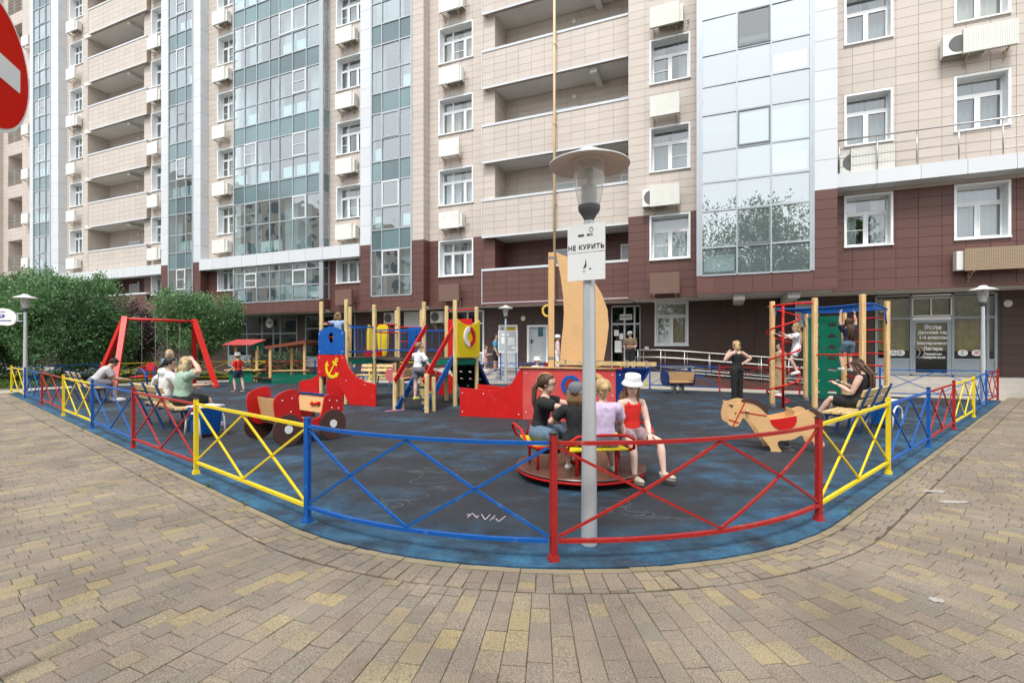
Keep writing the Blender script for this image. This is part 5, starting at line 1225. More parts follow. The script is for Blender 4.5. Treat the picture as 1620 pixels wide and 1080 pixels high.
m = MB(); m.tube([V((-.62, .28, .42)), V((-.58, .10, .58)), V((-.47, -.06, .74)), V((-.28, -.02, .80)), V((-.08, .12, .80)), V((.0, .2, .68))], .018, 8); m.build('hand_arch', RED, car_, smooth=True)
# ---- swing ----------------------------------------------------------------------------
Fl, Bl, Fr, Br_, Al, Ar = V((-12.65, 15.8, 0)), V((-14.4, 17.15, 0)), V((-10.8, 18.2, 0)), V((-12.5, 19.6, 0)), V((-13.16, 16.94, 2.5)), V((-11.9, 18.65, 2.5))
SWR = mat('swing_red', (0.62, 0.018, 0.014), .38, .08, 3, wear=.12, wearcol=(.6, .2, .2))
sw = thing('swing', 'red swing frame with two seats by the trees', 'swing', (-12.6, 17.7, 0))
for f_, a_ in ((Fl, Al), (Bl, Al), (Fr, Ar), (Br_, Ar)): m = MB(); m.bar(f_, a_, .15, .12); m.build('leg', SWR, sw, world=True)
m = MB(); m.tube([Al + V((0, 0, -.06)), Ar + V((0, 0, -.06))], .045, 10); m.build('top_beam', SWR, sw, world=True, smooth=True)
for a_, f_, b_ in ((Al, Fl, Bl), (Ar, Fr, Br_)):
    m = MB(); k = .17; m.hexa([a_ + (f_ - a_) * k + V((0, 0, -.0)), a_ + (b_ - a_) * k, a_ + (b_ - a_) * .01 + V((0, 0, .05)), a_ + (f_ - a_) * .01 + V((0, 0, .05))] + [p + (Ar - Al).normalized() * .05 for p in (a_ + (f_ - a_) * k, a_ + (b_ - a_) * k, a_ + (b_ - a_) * .01 + V((0, 0, .05)), a_ + (f_ - a_) * .01 + V((0, 0, .05)))]); m.build('gusset', WTUBE if a_ is Al else SWR, sw, world=True)
for u, smat in ((.32, RED), (.68, YEL)):
    c = Al + (Ar - Al) * u; d_ = (Ar - Al).normalized(); n_ = V((-d_.y, d_.x, 0)); st = V((c.x, c.y, .48))
    m = MB(); m.hexa([st + d_ * a + n_ * b + V((0, 0, z)) for z in (0, .03) for a, b in ((-.2, -.14), (.2, -.14), (.2, .14), (-.2, .14))]); m.build('swing_seat', smat, sw, world=True)
    for s_ in (-.2, .2): m = MB(); m.tube([c + d_ * s_ + V((0, 0, -.1)), st + d_ * s_], .008, 5); m.build('chain', STEEL, sw, world=True); m = MB(); m.ball(c + d_ * s_ + V((0, 0, -.12)), .04, seg=8, st=5); m.build('hanger', SWR, sw, world=True)
    for b in (-.14, .14): m = MB(); m.bar(st + n_ * b - d_ * .2 + V((0, 0, .25)), st + n_ * b + d_ * .2 + V((0, 0, .25)), .03, .2); m.build('seat_guard', smat, sw, world=True)
# ---- red seat rocker next to the swing -------------------------------------------------
t = thing('seat_rocker', 'small red rocker seat with blue frame behind the left bench', 'spring rocker', (-10.6, 14.3, 0), R(-30))
m = MB(); m.prism(smooth2d([(-.2, 0), (.2, 0), (.22, .24), (-.22, .24)], 2), (0, .2, .80), (1, 0, 0), (0, 0, 1), .03); m.build('backrest', RED, t)
m = MB(); m.box(-.22, .22, -.25, .18, .62, .65); m.build('seat', RED, t, bevel=.02)
m = MB(); m.tube(arc_pts((0, -.05, .55), .3, R(0), R(180), 12, (1, 0, 0), (0, 0, 1)), .022, 8); m.tube([(-.2, .2, .35), (-.2, .2, .95)], .02, 6); m.tube([(.2, .2, .35), (.2, .2, .95)], .02, 6); m.box(-.25, .25, -.2, .25, .33, .37); m.build('frame', BLUE, t)
spring(t, (0, 0, 0), .09, .33)
# ---- play tower -----------------------------------------------------------------------
PW = mat('tower_pine', (0.66, 0.50, 0.24), .6, .10, 6, bump=.12, bscale=30, tint=(.50, .33, .13), tintf=.45, tscale=4, grain=(45, 45, 2.5), grainf=.3)
tw = thing('play_tower', 'ship-themed play tower with pine posts, slide, bridge and stairs', 'play structure', (-3.2, 13.6, 0))
pH, pI, pG, pE = V((-1.43, 12.5, 0)), V((-.95, 13.35, 0)), V((-1.82, 13.85, 0)), V((-2.30, 13.0, 0)); pC, pD = V((-3.84, 13.87, 0)), V((-3.36, 14.72, 0)); pB, pC2 = V((-4.32, 12.98, 0)), V((-4.66, 14.32, 0)); pA = V((-5.14, 13.43, 0)); pD2 = V((-4.18, 15.18, 0))
e1, e2 = V((.87, -.49, 0)), V((.49, .87, 0)); zU = V((0, 0, 1))
DZ = 1.20
def octpost(c, h, r=.055, par=None): m = MB(); m.lathe([(r, 0), (r, h - .02), (r * .85, h)], 8, tuple(c)); return m.build('post', PW, par or tw, world=True)
for c, h in ((pH, 2.66), (pI, 2.56), (pG, 2.62), (pE, 2.66), (pC, 2.66), (pD, 2.66), (pB, 2.72), (pA, 2.70), (pC2, 2.64), (pD2, 2.62), (V((-3.62, 15.6, 0)), 2.62), (V((-2.78, 15.3, 0)), 2.62)): octpost(c, h)
def deck(a, b, c, d):
    m = MB(); m.hexa([p + zU * (DZ - .04) for p in (a, b, c, d)] + [p + zU * DZ for p in (a, b, c, d)]); m.build('deck_board', DECK, tw, world=True)
    for p, q in ((a, b), (b, c), (c, d), (d, a)): m = MB(); m.bar(p + zU * (DZ - .1), q + zU * (DZ - .1), .04, .13, ext=-.06); m.build('deck_beam', GREEN, tw, world=True)
deck(pE, pH, pI, pG); deck(pA, pB, pC, pC2); deck(pC2, pC, pD, pD2)
def vpanel(p, q, loops, m_, name, th=.025, off=0.0, par=None):
    """vertical panel from p along p->q, (u,v) in metres"""
    d_ = (q - p).normalized(); nn = d_.cross(zU); m = MB(); m.prism(loops, p + nn * off, d_, zU, th); return m.build(name, m_, par or tw, world=True, bevel=.004)
LAB = (pB - pA).length
# blue front panel with oval hole
top = [(LAB + .02, 1.29), (LAB + .02, 1.90)] + [(LAB * (1 - i / 8), 1.90 + .13 * math.sin(math.pi * i / 8)) for i in range(1, 8)] + [(-.02, 1.90), (-.02, 1.29)]
vpanel(pA, pB, [top, circ(LAB * .5, 1.73, .095, 20, .14)], BLUE, 'front_panel', off=.075)
# red slide side with yellow anchor
sl = [(-.05, 1.28), (LAB + .02, 1.28), (LAB + .10, 1.06), (LAB + .24, .88), (LAB + .44, .73), (LAB + .75, .62), (LAB + 1.05, .57), (LAB + 1.12, .54), (LAB + 1.12, .012), (LAB + .20, .012), (LAB - .02, .34), (LAB - .26, .56), (LAB - .5, .67), (-.05, .74)]
slide1 = vpanel(pA, pB, sl, RED, 'slide_side', .03, .075)
d_ = (pB - pA).normalized(); nn = d_.cross(zU)
m = MB(); prof = [(LAB - .0, 1.15), (LAB + .12, .85), (LAB + .3, .60), (LAB + .55, .40), (LAB + .80, .28)]
for i in range(len(prof) - 1):
    a, b = prof[i], prof[i + 1]; P = lambda s_, w: pA + d_ * s_[0] + zU * s_[1] + e2 * w
    m.hexa([P((a[0], a[1] - .02), -.05), P((b[0], b[1] - .02), -.05), P((b[0], b[1] - .02), .16), P((a[0], a[1] - .02), .16), P(a, -.05), P(b, -.05), P(b, .16), P(a, .16)])
m.build('chute', STEEL, tw, world=True, smooth=True)
# anchor emblem
ao = lambda u, v: (u + .03, v)
def anc(cx, cy, ang, pts):
    c_, s_ = math.cos(ang), math.sin(ang); return [(cx + p[0] * c_ - p[1] * s_, cy + p[0] * s_ + p[1] * c_) for p in pts]
AC = (LAB * .58, .95); an = -.62
fo = .092
anchor = vpanel(pA, pB, anc(*AC, an, [(-.022, -.28), (.022, -.28), (.022, .20), (-.022, .20)]), YEL, 'anchor', .016, fo)
vpanel(pA, pB, anc(*AC, an, [(-.10, .10), (.10, .10), (.10, .16), (-.10, .16)]), YEL, 'anchor', .014, fo)
vpanel(pA, pB, [anc(*AC, an, circ(0, .24, .06, 16)), anc(*AC, an, circ(0, .24, .025, 12))], YEL, 'anchor', .016, fo)
cres = [( .27 * math.cos(t_), -.02 + .27 * math.sin(t_)) for t_ in [R(195 + 15 * i) for i in range(11)]] + [(.20 * math.cos(t_), .02 + .23 * math.sin(t_)) for t_ in [R(345 - 15 * i) for i in range(11)]]
vpanel(pA, pB, anc(*AC, an, cres), YEL, 'anchor', .018, fo)
for sx_ in (-1, 1): vpanel(pA, pB, anc(*AC, an, [(sx_ * .27, .02), (sx_ * .14, -.06), (sx_ * .28, -.13)][::sx_]), YEL, 'anchor', .015, fo)
# second slide leaving to the left at the back
sl2 = [(.05, 1.22), (.0, 1.0), (-.25, .74), (-.5, .60), (-.8, .56), (-1.0, .52), (-1.02, .02), (-.3, .02), (-.1, .36), (.05, .5)]
vpanel(pA, pB, sl2[::-1], RED, 'slide_side', .03, -.10); vpanel(pC2, pC, sl2[::-1], RED, 'slide_side', .03, -.05)
# railings
def railing(p, q, z0, z1, nb, m_=BLUE, name='railing', off=0.0):
    d_ = (q - p).normalized(); L_ = (q - p).length; nn = d_.cross(zU) * off; par = None
    m = MB(); m.bar(p + d_ * .05 + nn + zU * z1, q - d_ * .05 + nn + zU * z1, .03, .035); par = m.build(name, m_, tw, world=True); m = MB(); m.bar(p + d_ * .05 + nn + zU * z0, q - d_ * .05 + nn + zU * z0, .03, .035); m.build('lower_rail', m_, par, world=True)
    for i in range(nb):
        c = p + d_ * (L_ * (i + 1) / (nb + 1)) + nn; m = MB(); m.tube([c + zU * z0, c + zU * z1], .012, 6); m.build('baluster', m_, par, world=True)
railing(pC2, pC, 1.36, 2.04, 5); railing(pB, pC, 1.36, 2.04, 0, BLUE)
# bridge
m0_, m1_ = pC, pE; nP = 9
for i in range(nP):
    u0, u1 = (i + .06) / nP, (i + .94) / nP; sag = lambda u: -.05 * math.sin(math.pi * u)
    P = lambda u, w: pC + (pE - pC) * u + e2 * w + zU * (DZ - .01 + sag(u))
    m = MB(); m.hexa([P(u0, .06) - zU * .035, P(u1, .06) - zU * .035, P(u1, .9) - zU * .035, P(u0, .9) - zU * .035, P(u0, .06), P(u1, .06), P(u1, .9), P(u0, .9)]); m.build('bridge_plank', DECK, tw, world=True)
for p, q in ((pC, pE), (pD, pG)): railing(p, q, 1.40, 1.95, 6); m = MB(); m.tube([p + (q - p) * (i / 8) + zU * (DZ - .04 - .05 * math.sin(math.pi * i / 8)) for i in range(9)], .02, 6); m.build('bridge_cable', BLACK, tw, world=True)
vpanel(pD, pG, [[(.12, 1.35), (.82, 1.35), (.82, 2.08), (.12, 2.08)], circ(.5, 1.75, .12, 18)], BLUE, 'back_panel', off=-.3)
# yellow curved back pieces and red bars
vpanel(pC2, pC, smooth2d([(.12, 1.22), (.30, 1.22), (.30, 2.0), (.26, 2.12), (.12, 2.14)], 1), YEL, 'yellow_panel', off=-.55)
vpanel(pC2, pC, smooth2d([(.52, 1.22), (.90, 1.22), (.92, 2.05), (.80, 2.14), (.52, 2.14), (.45, 2.0), (.50, 1.6)], 1), YEL, 'yellow_panel', off=-.6)
vpanel(pC2, pC, [(.1, 1.22), (.8, 1.22), (.8, 1.40), (.1, 1.40)], RED, 'kick_panel', off=-.45)
for p, q, z in ((pA, pC2, 2.15), (pA, pC2, 1.75), (pD2, pD, 2.15), (pD, V((-3.62, 15.6, 0)), 2.2), (pC, V((-3.0, 15.3, 0)), 1.9), (pG, pI, 2.50), (pD2, V((-3.62, 15.6, 0)), 2.05), (V((-3.62, 15.6, 0)), V((-2.78, 15.3, 0)), 2.1), (V((-3.62, 15.6, 0)), V((-2.78, 15.3, 0)), 1.65)): m = MB(); m.tube([p + zU * z, q + zU * z], .02, 8); m.build('red_bar', RED, tw, world=True, smooth=True)
# right tower: yellow panel with life ring, red back, climbing wall
LHI = (pI - pH).length
yt = [(-.03, 1.22), (LHI + .03, 1.22), (LHI + .03, 2.20)] + [(LHI + .03 - (LHI + .06) * i / 8, 2.20 - .15 * math.sin(math.pi * i / 8)) for i in range(1, 8)] + [(-.03, 2.20)]
yp = vpanel(pH, pI, yt, YEL, 'ring_panel', .025, .075)
ringc = (LHI * .52, 1.75)
half = lambda a0, a1: [(ringc[0] + .26 * math.cos(a0 + (a1 - a0) * i / 12), ringc[1] + .26 * math.sin(a0 + (a1 - a0) * i / 12)) for i in range(13)] + [(ringc[0] + .14 * math.cos(a1 + (a0 - a1) * i / 12), ringc[1] + .14 * math.sin(a1 + (a0 - a1) * i / 12)) for i in range(13)]
vpanel(pH, pI, half(R(90), R(270)), WHITE, 'life_ring', .03, .10, yp); vpanel(pH, pI, half(R(-90), R(90)), RED, 'life_ring', .03, .10, yp)
vpanel(pG, pI, [(.05, 1.2), (.85, 1.2), (.85, 2.25), (.05, 2.25)], RED, 'back_panel', off=-.02)
cwn = (e2 * .95 + V((0, 0, -1.15))); L_ = cwn.length
sh = [[(0, 0), (.98, 0), (.98, L_), (0, L_)]]
for r_ in range(5):
    for c_ in range(3):
        cx_, cy_ = .2 + .3 * c_ + (.1 if r_ % 2 else 0), .2 + .27 * r_
        if cx_ < .85: sh.append([(cx_ - .07, cy_), (cx_ + .07, cy_)] + [(cx_ + .07 * math.cos(R(30 * k)), cy_ - 0 + .07 * math.sin(R(30 * k))) for k in range(1, 6)])
m = MB(); m.prism(sh, pG + e2 * .95, (pI - pG).normalized(), -cwn.normalized() * -1 if False else (-cwn).normalized(), .03); m.build('climbing_wall', DGREEN, tw, world=True)
for p in (pG, pI): m = MB(); m.bar(p + zU * 1.15, p + e2 * .97 + zU * .0, .035, .09); m.build('climbing_wall_edge', NAVY, tw, world=True)
# stairs
sE, sH = V((-2.76, 11.75, 0)), V((-1.93, 11.28, 0))
for c in (sE, sH): octpost(c, .88, .055)
for c, h in ((sE + e2 * .25, .75), (sH + e2 * .25, .8)): octpost(c, h, .05)
for (lo, hi) in ((sE, pE), (sH, pH)):
    m = MB(); m.bar(lo + zU * .02 + e1 * (.06 if lo is sE else -.06), hi + zU * 1.22 + e1 * (.06 if lo is sE else -.06), .035, .17); m.build('stringer', BLUE, tw, world=True)
    m = MB(); m.bar(lo + zU * .74 + e1 * (.05 if lo is sE else -.05) - e2 * .02, hi + zU * 1.98 + e1 * (.05 if lo is sE else -.05), .03, .13, ext=.06); m.build('stair_handrail', RED, tw, world=True)
for i in range(4):
    u = (i + .75) / 4.6; z = .02 + 1.2 * u + .05; a, b = sE + (pE - sE) * u + e1 * .08, sH + (pH - sH) * u - e1 * .08
    m = MB(); m.hexa([v + zU * (z - .035) for v in (a, b, b + e2 * .2, a + e2 * .2)] + [v + zU * z for v in (a, b, b + e2 * .2, a + e2 * .2)]); m.build('tread', DECK, tw, world=True)
# back slide of the right tower
o_ = V((-2.85, 15.4, 0)); vpanel(o_, o_ + V((1, -.1, 0)), smooth2d([(.0, 1.2), (.25, .95), (.55, .72), (1.1, .62), (1.12, .02), (.35, .02), (.1, .5), (-.15, .8)], 1), RED, 'slide_side', .03)
# ---- wooden ship ----------------------------------------------------------------------
S0 = V((-1.12, 10.75, 0)); sd1 = V((.9417, -.3364, 0)); sd2 = V((.3364, .9417, 0))
ship = thing('play_ship', 'red plywood play ship with portholes, mast and peach sail', 'play structure', tuple(S0))
REDL = mat('hull_red_faded', (0.56, 0.060, 0.055), .45, .12, 3, tint=(.62, .13, .12), tintf=.5, tscale=2, wear=.3, wearcol=(.7, .4, .4))
L1, L2, L3 = 1.42, 3.32, 3.92
def sv(loops, m_, name, w=0.0, th=.025, par=None): m = MB(); m.prism(loops, S0 + sd2 * w, sd1, zU, th); return m.build(name, m_, par or ship, world=True, bevel=.004)
low = [(0, .0), (L1, .0), (L1, 1.05), (L1 - .05, 1.04), (L1 - .12, .93), (L1 - .22, .76), (L1 - .36, .65), (L1 - .55, .59), (L1 - .8, .58), (0, .62)]
ph = [(L1 + .50, .78, .135), (L1 + 1.02, .73, .135), (L1 + 1.50, .78, .135)]
for w, tag_ in ((0, 1), (.95, 0)):
    sv(low, RED, 'stern_panel', w)
    hp_ = sv([[(L1 + .004, .0), (L2, .0), (L2, 1.06), (L1 + .004, 1.06)]] + [circ(x, z, r_, 22) for x, z, r_ in ph], REDL, 'hull_panel', w)
    bow = [(L2 + .004, .30), (L2 + .18, .48), (L2 + .36, .68), (L2 + .5, .86), (L2 + .60, 1.06), (L2 + .004, 1.06)]
    sv(bow, NAVY, 'bow_panel', w)
    if tag_:
        for (x, z, r_), m_ in zip(ph, (PLY, BLUE, PLY)): sv([circ(x, z, r_ + .065, 28), circ(x, z, r_ - .01, 24)], m_, 'porthole_ring', -.022, .018, hp_)
m = MB(); m.hexa([S0 + sd1 * a + sd2 * w + zU * z for z in (1.062, 1.085) for a, w in ((L1 - .06, -.05), (L2 + .02, -.05), (L2 + .02, .06), (L1 - .06, .06))]); m.build('gunwale', PINE, ship, world=True)
m = MB(); m.hexa([S0 + sd1 * a + sd2 * w + zU * z for z in (.28, .31) for a, w in ((.1, .03), (L2, .03), (L2, .92), (.1, .92))]); m.build('deck_board', DECK, ship, world=True)
m = MB(); m.hexa([S0 + sd1 * a + sd2 * w + zU * z for z in (.0, 1.0) for a, w in ((L2 - .03, .02), (L2, .02), (L2, .93), (L2 - .03, .93))]); m.build('bulkhead', RED, ship, world=True)
mb_ = S0 + sd1 * (L1 + .66) + sd2 * .15
kx = mb_.y / FPX
mast_x = AT(872, 500, mb_.y); mb_ = V((mast_x.x, mb_.y, 0))
m = MB(); m.box(mb_.x - .06, mb_.x + .06, mb_.y - .05, mb_.y + .05, .3, AT(0, 400, mb_.y).z); m.build('mast', PLY, ship, world=True, bevel=.01)
for py in (408, 566): z = AT(0, py, mb_.y).z; m = MB(); m.box(mb_.x - .068, mb_.x + .068, mb_.y - .058, mb_.y + .058, z - .02, z + .02); m.build('mast_clamp', STEEL, ship, world=True)
so = [(879, 399), (900, 408), (920, 423), (940, 445), (952, 465), (961, 490), (963, 515), (960, 542), (955, 570.5), (886, 571.5), (888, 540), (891, 515), (892, 495), (891, 470), (886, 432)]
sp_ = [AT(px, py, mb_.y - .0) for px, py in so]
m = MB(); m.prism([(p.x - mb_.x, p.z) for p in sp_], (mb_.x, mb_.y, 0), (1, 0, 0), (0, 0, 1), .025); m.build('sail', PLY, ship, world=True, bevel=.004)
a, b = AT(880, 576, mb_.y), AT(1038, 575, mb_.y - .9); a.z = b.z = 1.17
for w in (-.07, .07): m = MB(); m.bar(a + sd2 * w, b + sd2 * w, .05, .075); m.build('boom', PINE, ship, world=True)
for u in (.1, .4, .72, .9): c = a + (b - a) * u; m = MB(); m.box(c.x - .02, c.x + .02, c.y - .11, c.y + .11, 1.11, 1.23); m.build('boom_clamp', STEEL, ship, world=True)
# ---- climbing frame -------------------------------------------------------------------
P1, P2, P3, B1, B2, P4 = V((6.48, 12.4, 0)), V((7.05, 11.6, 0)), V((7.6, 10.8, 0)), V((8.24, 13.97, 0)), V((8.8, 13.2, 0)), V((9.3, 12.35, 0))
CPI = mat('climber_timber', (0.66, 0.43, 0.20), .55, .08, 5, tint=(.56, .33, .13), tintf=.4, tscale=4, grain=(45, 45, 2.5), grainf=.25)
cf = thing('climbing_frame', 'tall climbing frame with red spiral, blue monkey bars and green wall', 'climbing frame', (7.9, 12.3, 0))
for c, h in ((P1, 2.62), (P2, 2.63), (P3, 2.63), (B1, 2.48), (B2, 2.5), (P4, 2.62)): m = MB(); m.box(c.x - .05, c.x + .05, c.y - .05, c.y + .05, .05, h); m.build('post', CPI, cf, world=True, bevel=.015); m = MB(); m.box(c.x - .06, c.x + .06, c.y - .06, c.y + .06, 0, .09); m.build('post_foot', STEEL, cf, world=True)
zb_ = 2.42
for p, q in ((P1, B1), (P3, P4)): m = MB(); m.tube([p + (q - p) * (i / 8) + zU * (zb_ + .06 * math.sin(math.pi * i / 8)) for i in range(9)], .024, 8); m.build('side_rail', BLUE, cf, world=True, smooth=True); 
for k in range(11):
    u = (k + .5) / 11; A, B_ = P1 + (B1 - P1) * u, P3 + (P4 - P3) * u; m = MB(); m.tube([A + (B_ - A) * (i / 6) + zU * (zb_ + .06 * math.sin(math.pi * u) - .03 * math.sin(math.pi * i / 6)) for i in range(7)], .018, 6); m.build('monkey_bar', BLUE, cf, world=True, smooth=True)
for c, d_ in ((P1, (B1 - P1)), (P3, (P4 - P3)), (B1, (P1 - B1)), (P4, (P3 - P4))): d_ = d_.normalized(); m = MB(); m.tube([c + zU * 2.0, c + d_ * .12 + zU * 2.15, c + d_ * .22 + zU * 2.4], .02, 6); m.build('strut', BLUE, cf, world=True, smooth=True)
holes = []
LB = (B2 - B1).length
for r_ in range(7):
    for c_ in (.27, .70):
        cy_ = .24 + .30 * r_; holes.append([(LB * c_ - .115, cy_), (LB * c_ + .115, cy_)] + [(LB * c_ + .115 * math.cos(R(22.5 * k)), cy_ + .10 * math.sin(R(22.5 * k))) for k in range(1, 8)])
m = MB(); m.prism([[(.07, .10), (LB - .07, .10), (LB - .07, 2.32), (.07, 2.32)]] + holes, B1, (B2 - B1).normalized(), zU, .02); m.build('climbing_wall', GREEN, cf, world=True)
for k in range(8): z = .12 + .30 * k; m = MB(); m.tube([B2 + zU * z, P4 + zU * z], .019, 8); m.build('rung', RED, cf, world=True, smooth=True)
m = MB(); m.tube([P2 + zU * 1.31, P3 + zU * 1.31], .02, 8); m.build('rung', RED, cf, world=True, smooth=True)
sc0 = V((6.64, 12.2, 0)); m = MB(); m.tube([sc0, sc0 + zU * 2.5], .03, 10); m.build('spiral_pole', RED, cf, world=True, smooth=True)
m = MB(); nn_ = 110; m.tube([sc0 + V((.36 * math.cos(-i * 3.25 * 2 * math.pi / nn_ + 2.2), .36 * math.sin(-i * 3.25 * 2 * math.pi / nn_ + 2.2), 2.5 - 2.35 * i / nn_)) for i in range(nn_ + 1)] + [sc0 + V((0, 0, .1))], .021, 8); m.build('spiral_bar', RED, cf, world=True, smooth=True)
md = (P1 + P2) / 2 - V((.25, .18, 0)); m = MB(); m.tube([P1 + zU * 2.5] + [P1 * (1 - u) ** 2 + md * 2 * u * (1 - u) + P2 * u * u + zU * (2.5 + .02 * u) for u in (.15, .3, .45, .6, .75, .9)] + [P2 + zU * 2.5], .024, 8); m.build('top_arch', RED, cf, world=True, smooth=True)
# ---- sandbox with roof, and counter hut ------------------------------------------------
sb = thing('sandbox', 'green sandbox with a brown roofed corner on pine posts', 'sandbox', (-9.6, 21.2, 0))
q0, q1, q2, q3 = V((-9.66, 20.05, 0)), V((-7.3, 21.3, 0)), V((-8.3, 23.0, 0)), V((-11.0, 21.35, 0))
for p, q in ((q0, q1), (q1, q2), (q2, q3)): 
    for z in (.09, .26): m = MB(); m.bar(p + zU * z, q + zU * z, .05, .16); m.build('board', GREEN, sb, world=True)
m = MB(); m.bar(q3 + zU * .08, q0 + zU * .08, .05, .14); m.build('board', GREEN, sb, world=True); m = MB(); m.bar(q3 + zU * .2, q0 + zU * .2, .3, .04); m.build('step_board', BROWN, sb, world=True)
m = MB(); m.hexa([p + zU * z for z in (.01, .12) for p in (q0, q1, q2, q3)]); m.build('sand', mat('sand', (.34, .26, .16), .95, .2, 9), sb, world=True)
RFB = mat('roof_brown', (0.22, 0.06, 0.03), .5, .12, 4); RFR = mat('roof_red', (0.40, 0.05, 0.05), .5, .1, 4)
pc = [G(427, 599), G(459, 596), G(481, 597.5)]
pc = [V((-9.95, 20.5, 0)), V((-9.6, 21.7, 0)), V((-8.75, 21.0, 0))]
for c, h in zip(pc, (1.46, 1.46, 1.68)): m = MB(); m.lathe([(.06, 0), (.06, h)], 8, tuple(c)); m.build('post', CPI, sb, world=True)
hi = [V((-10.15, 20.35, 1.47)), V((-9.75, 22.0, 1.5)), V((-8.5, 22.0, 1.72)), V((-8.62, 20.85, 1.74))]
m = MB(); m.hexa(hi + [p + zU * .035 for p in hi]); m.build('roof', RFB, sb, world=True)
for p, q in ((hi[0], hi[3]), (hi[1], hi[2])): m = MB(); m.bar(p - zU * .05, q - zU * .05, .04, .07, ext=-.05); m.build('roof_beam', RFB, sb, world=True)
m = MB(); m.hexa([p + zU * z for z in (.48, .51) for p in (pc[0], pc[2] + V((.1, -.1, 0)), pc[2] + V((.2, .1, 0)), pc[1])]); m.build('counter', PINE, sb, world=True)
ht = thing('play_hut', 'small play stall with sloping red roof and green counter', 'playhouse', (-11.3, 21.1, 0))
m = MB(); m.hexa([(-.75, -.4, .1 + 1.45), (.55, -.5, 1.55), (.75, .3, 1.78), (-.55, .35, 1.78), (-.75, -.4, 1.58), (.55, -.5, 1.58), (.75, .3, 1.81), (-.55, .35, 1.81)]); m.build('roof', RFR, ht)
m = MB(); m.hexa([(.45, -.32, 1.36), (.62, .25, 1.36), (.60, .27, 1.70), (.45, -.3, 1.55), (.48, -.32, 1.36), (.65, .25, 1.36), (.63, .27, 1.70), (.48, -.3, 1.55)]); m.build('gable', GREEN, ht)
for x, y in ((.52, -.05), (-.4, .0)): m = MB(); m.lathe([(.06, 0), (.06, 1.52)], 8, (x, y, 0)); m.build('post', CPI, ht)
m = MB(); m.lathe([(.045, 0), (.045, 1.5)], 8, (.15, .25, 0)); m.build('post', RFB, ht)
m = MB(); m.box(-.7, .85, -.35, .1, .50, .54); m.build('counter', PINE, ht); m = MB(); m.box(-.55, .45, -.25, -.21, .0, .5); m.build('counter_front', GREEN, ht)
# ---- bolt heads on the panels
def bolts(parent, pts, r=.012, m_=WHITE):
    for p in pts:
        b_ = MB(); b_.ball(p, r, seg=7, st=4); b_.build('bolt', m_, parent, world=True, smooth=True)
nAB = (pB - pA).normalized().cross(zU) * .092; dAB = (pB - pA).normalized()
bolts(tw, [pA + dAB * u + zU * v + nAB for u, v in ((.04, 1.84), (LAB - .04, 1.84), (.04, 1.36), (LAB - .04, 1.36), (.04, 1.2), (LAB - .04, 1.2), (.04, .82), (LAB + .1, .62), (LAB + .1, .12), (LAB + .75, .54))], .013)
nHI = (pI - pH).normalized().cross(zU) * .092; dHI = (pI - pH).normalized()
bolts(tw, [pH + dHI * u + zU * v + nHI for u, v in ((.03, 2.1), (LHI - .03, 2.1), (.03, 1.28), (LHI - .03, 1.28))], .012)
bolts(ship, [S0 + sd1 * u + zU * v - sd2 * .014 for u, v in ((.06, .1), (.06, .5), (.55, .5), (L1 - .08, .1), (L1 + .08, .95), (L2 - .06, .95), (L2 - .06, .55), (L2 - .06, .15), (L1 + .08, .15), (L2 + .08, .95), (L2 + .42, .95))], .013)
CW = WM[car.name]
bolts(car, [CW @ V((x, -W2 - .016, z)) for x, z in ((-.45, .70), (-.30, .72), (-.32, .52), (.32, .64), (.45, .62), (.36, .52), (.48, .5))], .011)
# ---- other rockers ---------------------------------------------------------------------
def rocker2(loc, rz, label, sm, hw=.42, plank=PLY):
    t = thing('spring_rocker', label, 'spring rocker', loc, rz, 'two-seat spring rockers')
    for x in (-hw, hw): m = MB(); m.prism(smooth2d([(-.30, .30), (-.36, .55), (-.28, .72), (-.05, .66), (.0, .95), (.07, .95), (.1, .68), (.30, .74), (.38, .55), (.30, .30), (0, .24)], 2), (x, 0, 0), (0, 1, 0), (0, 0, 1), .03); m.build('side_panel', sm, t)
    m = MB(); m.hexa([(-hw, -.27, .42), (hw, -.27, .42), (hw, -.25, .42), (-hw, -.25, .42), (-hw, -.34, .70), (hw, -.34, .70), (hw, -.32, .70), (-hw, -.32, .70)]); m.build('seat_back', plank, t)
    m = MB(); m.box(-hw, hw, -.25, .25, .36, .39); m.build('seat', plank, t); m = MB(); m.box(-hw - .12, hw + .12, -.03, .0, .84, .87); m.build('handlebar', STEEL, t)
    m = MB(); m.box(-hw + .02, hw - .02, -.2, .2, .28, .31); m.build('floor_board', BROWN, t)
    for x in (-.13, .13): spring(t, (x, 0, 0), .08, .28)
rocker2(tuple(G(1072, 622)), R(4), 'blue-sided spring rocker with beige seat back near the ramp', NAVY)
PKP = mat('faded_pink_paint', (0.50, 0.12, 0.13), .5, .1, 4)
rocker2((-3.95, 17.6, 0), R(78), 'faded pink-sided spring rocker seen under the play tower bridge', PKP)
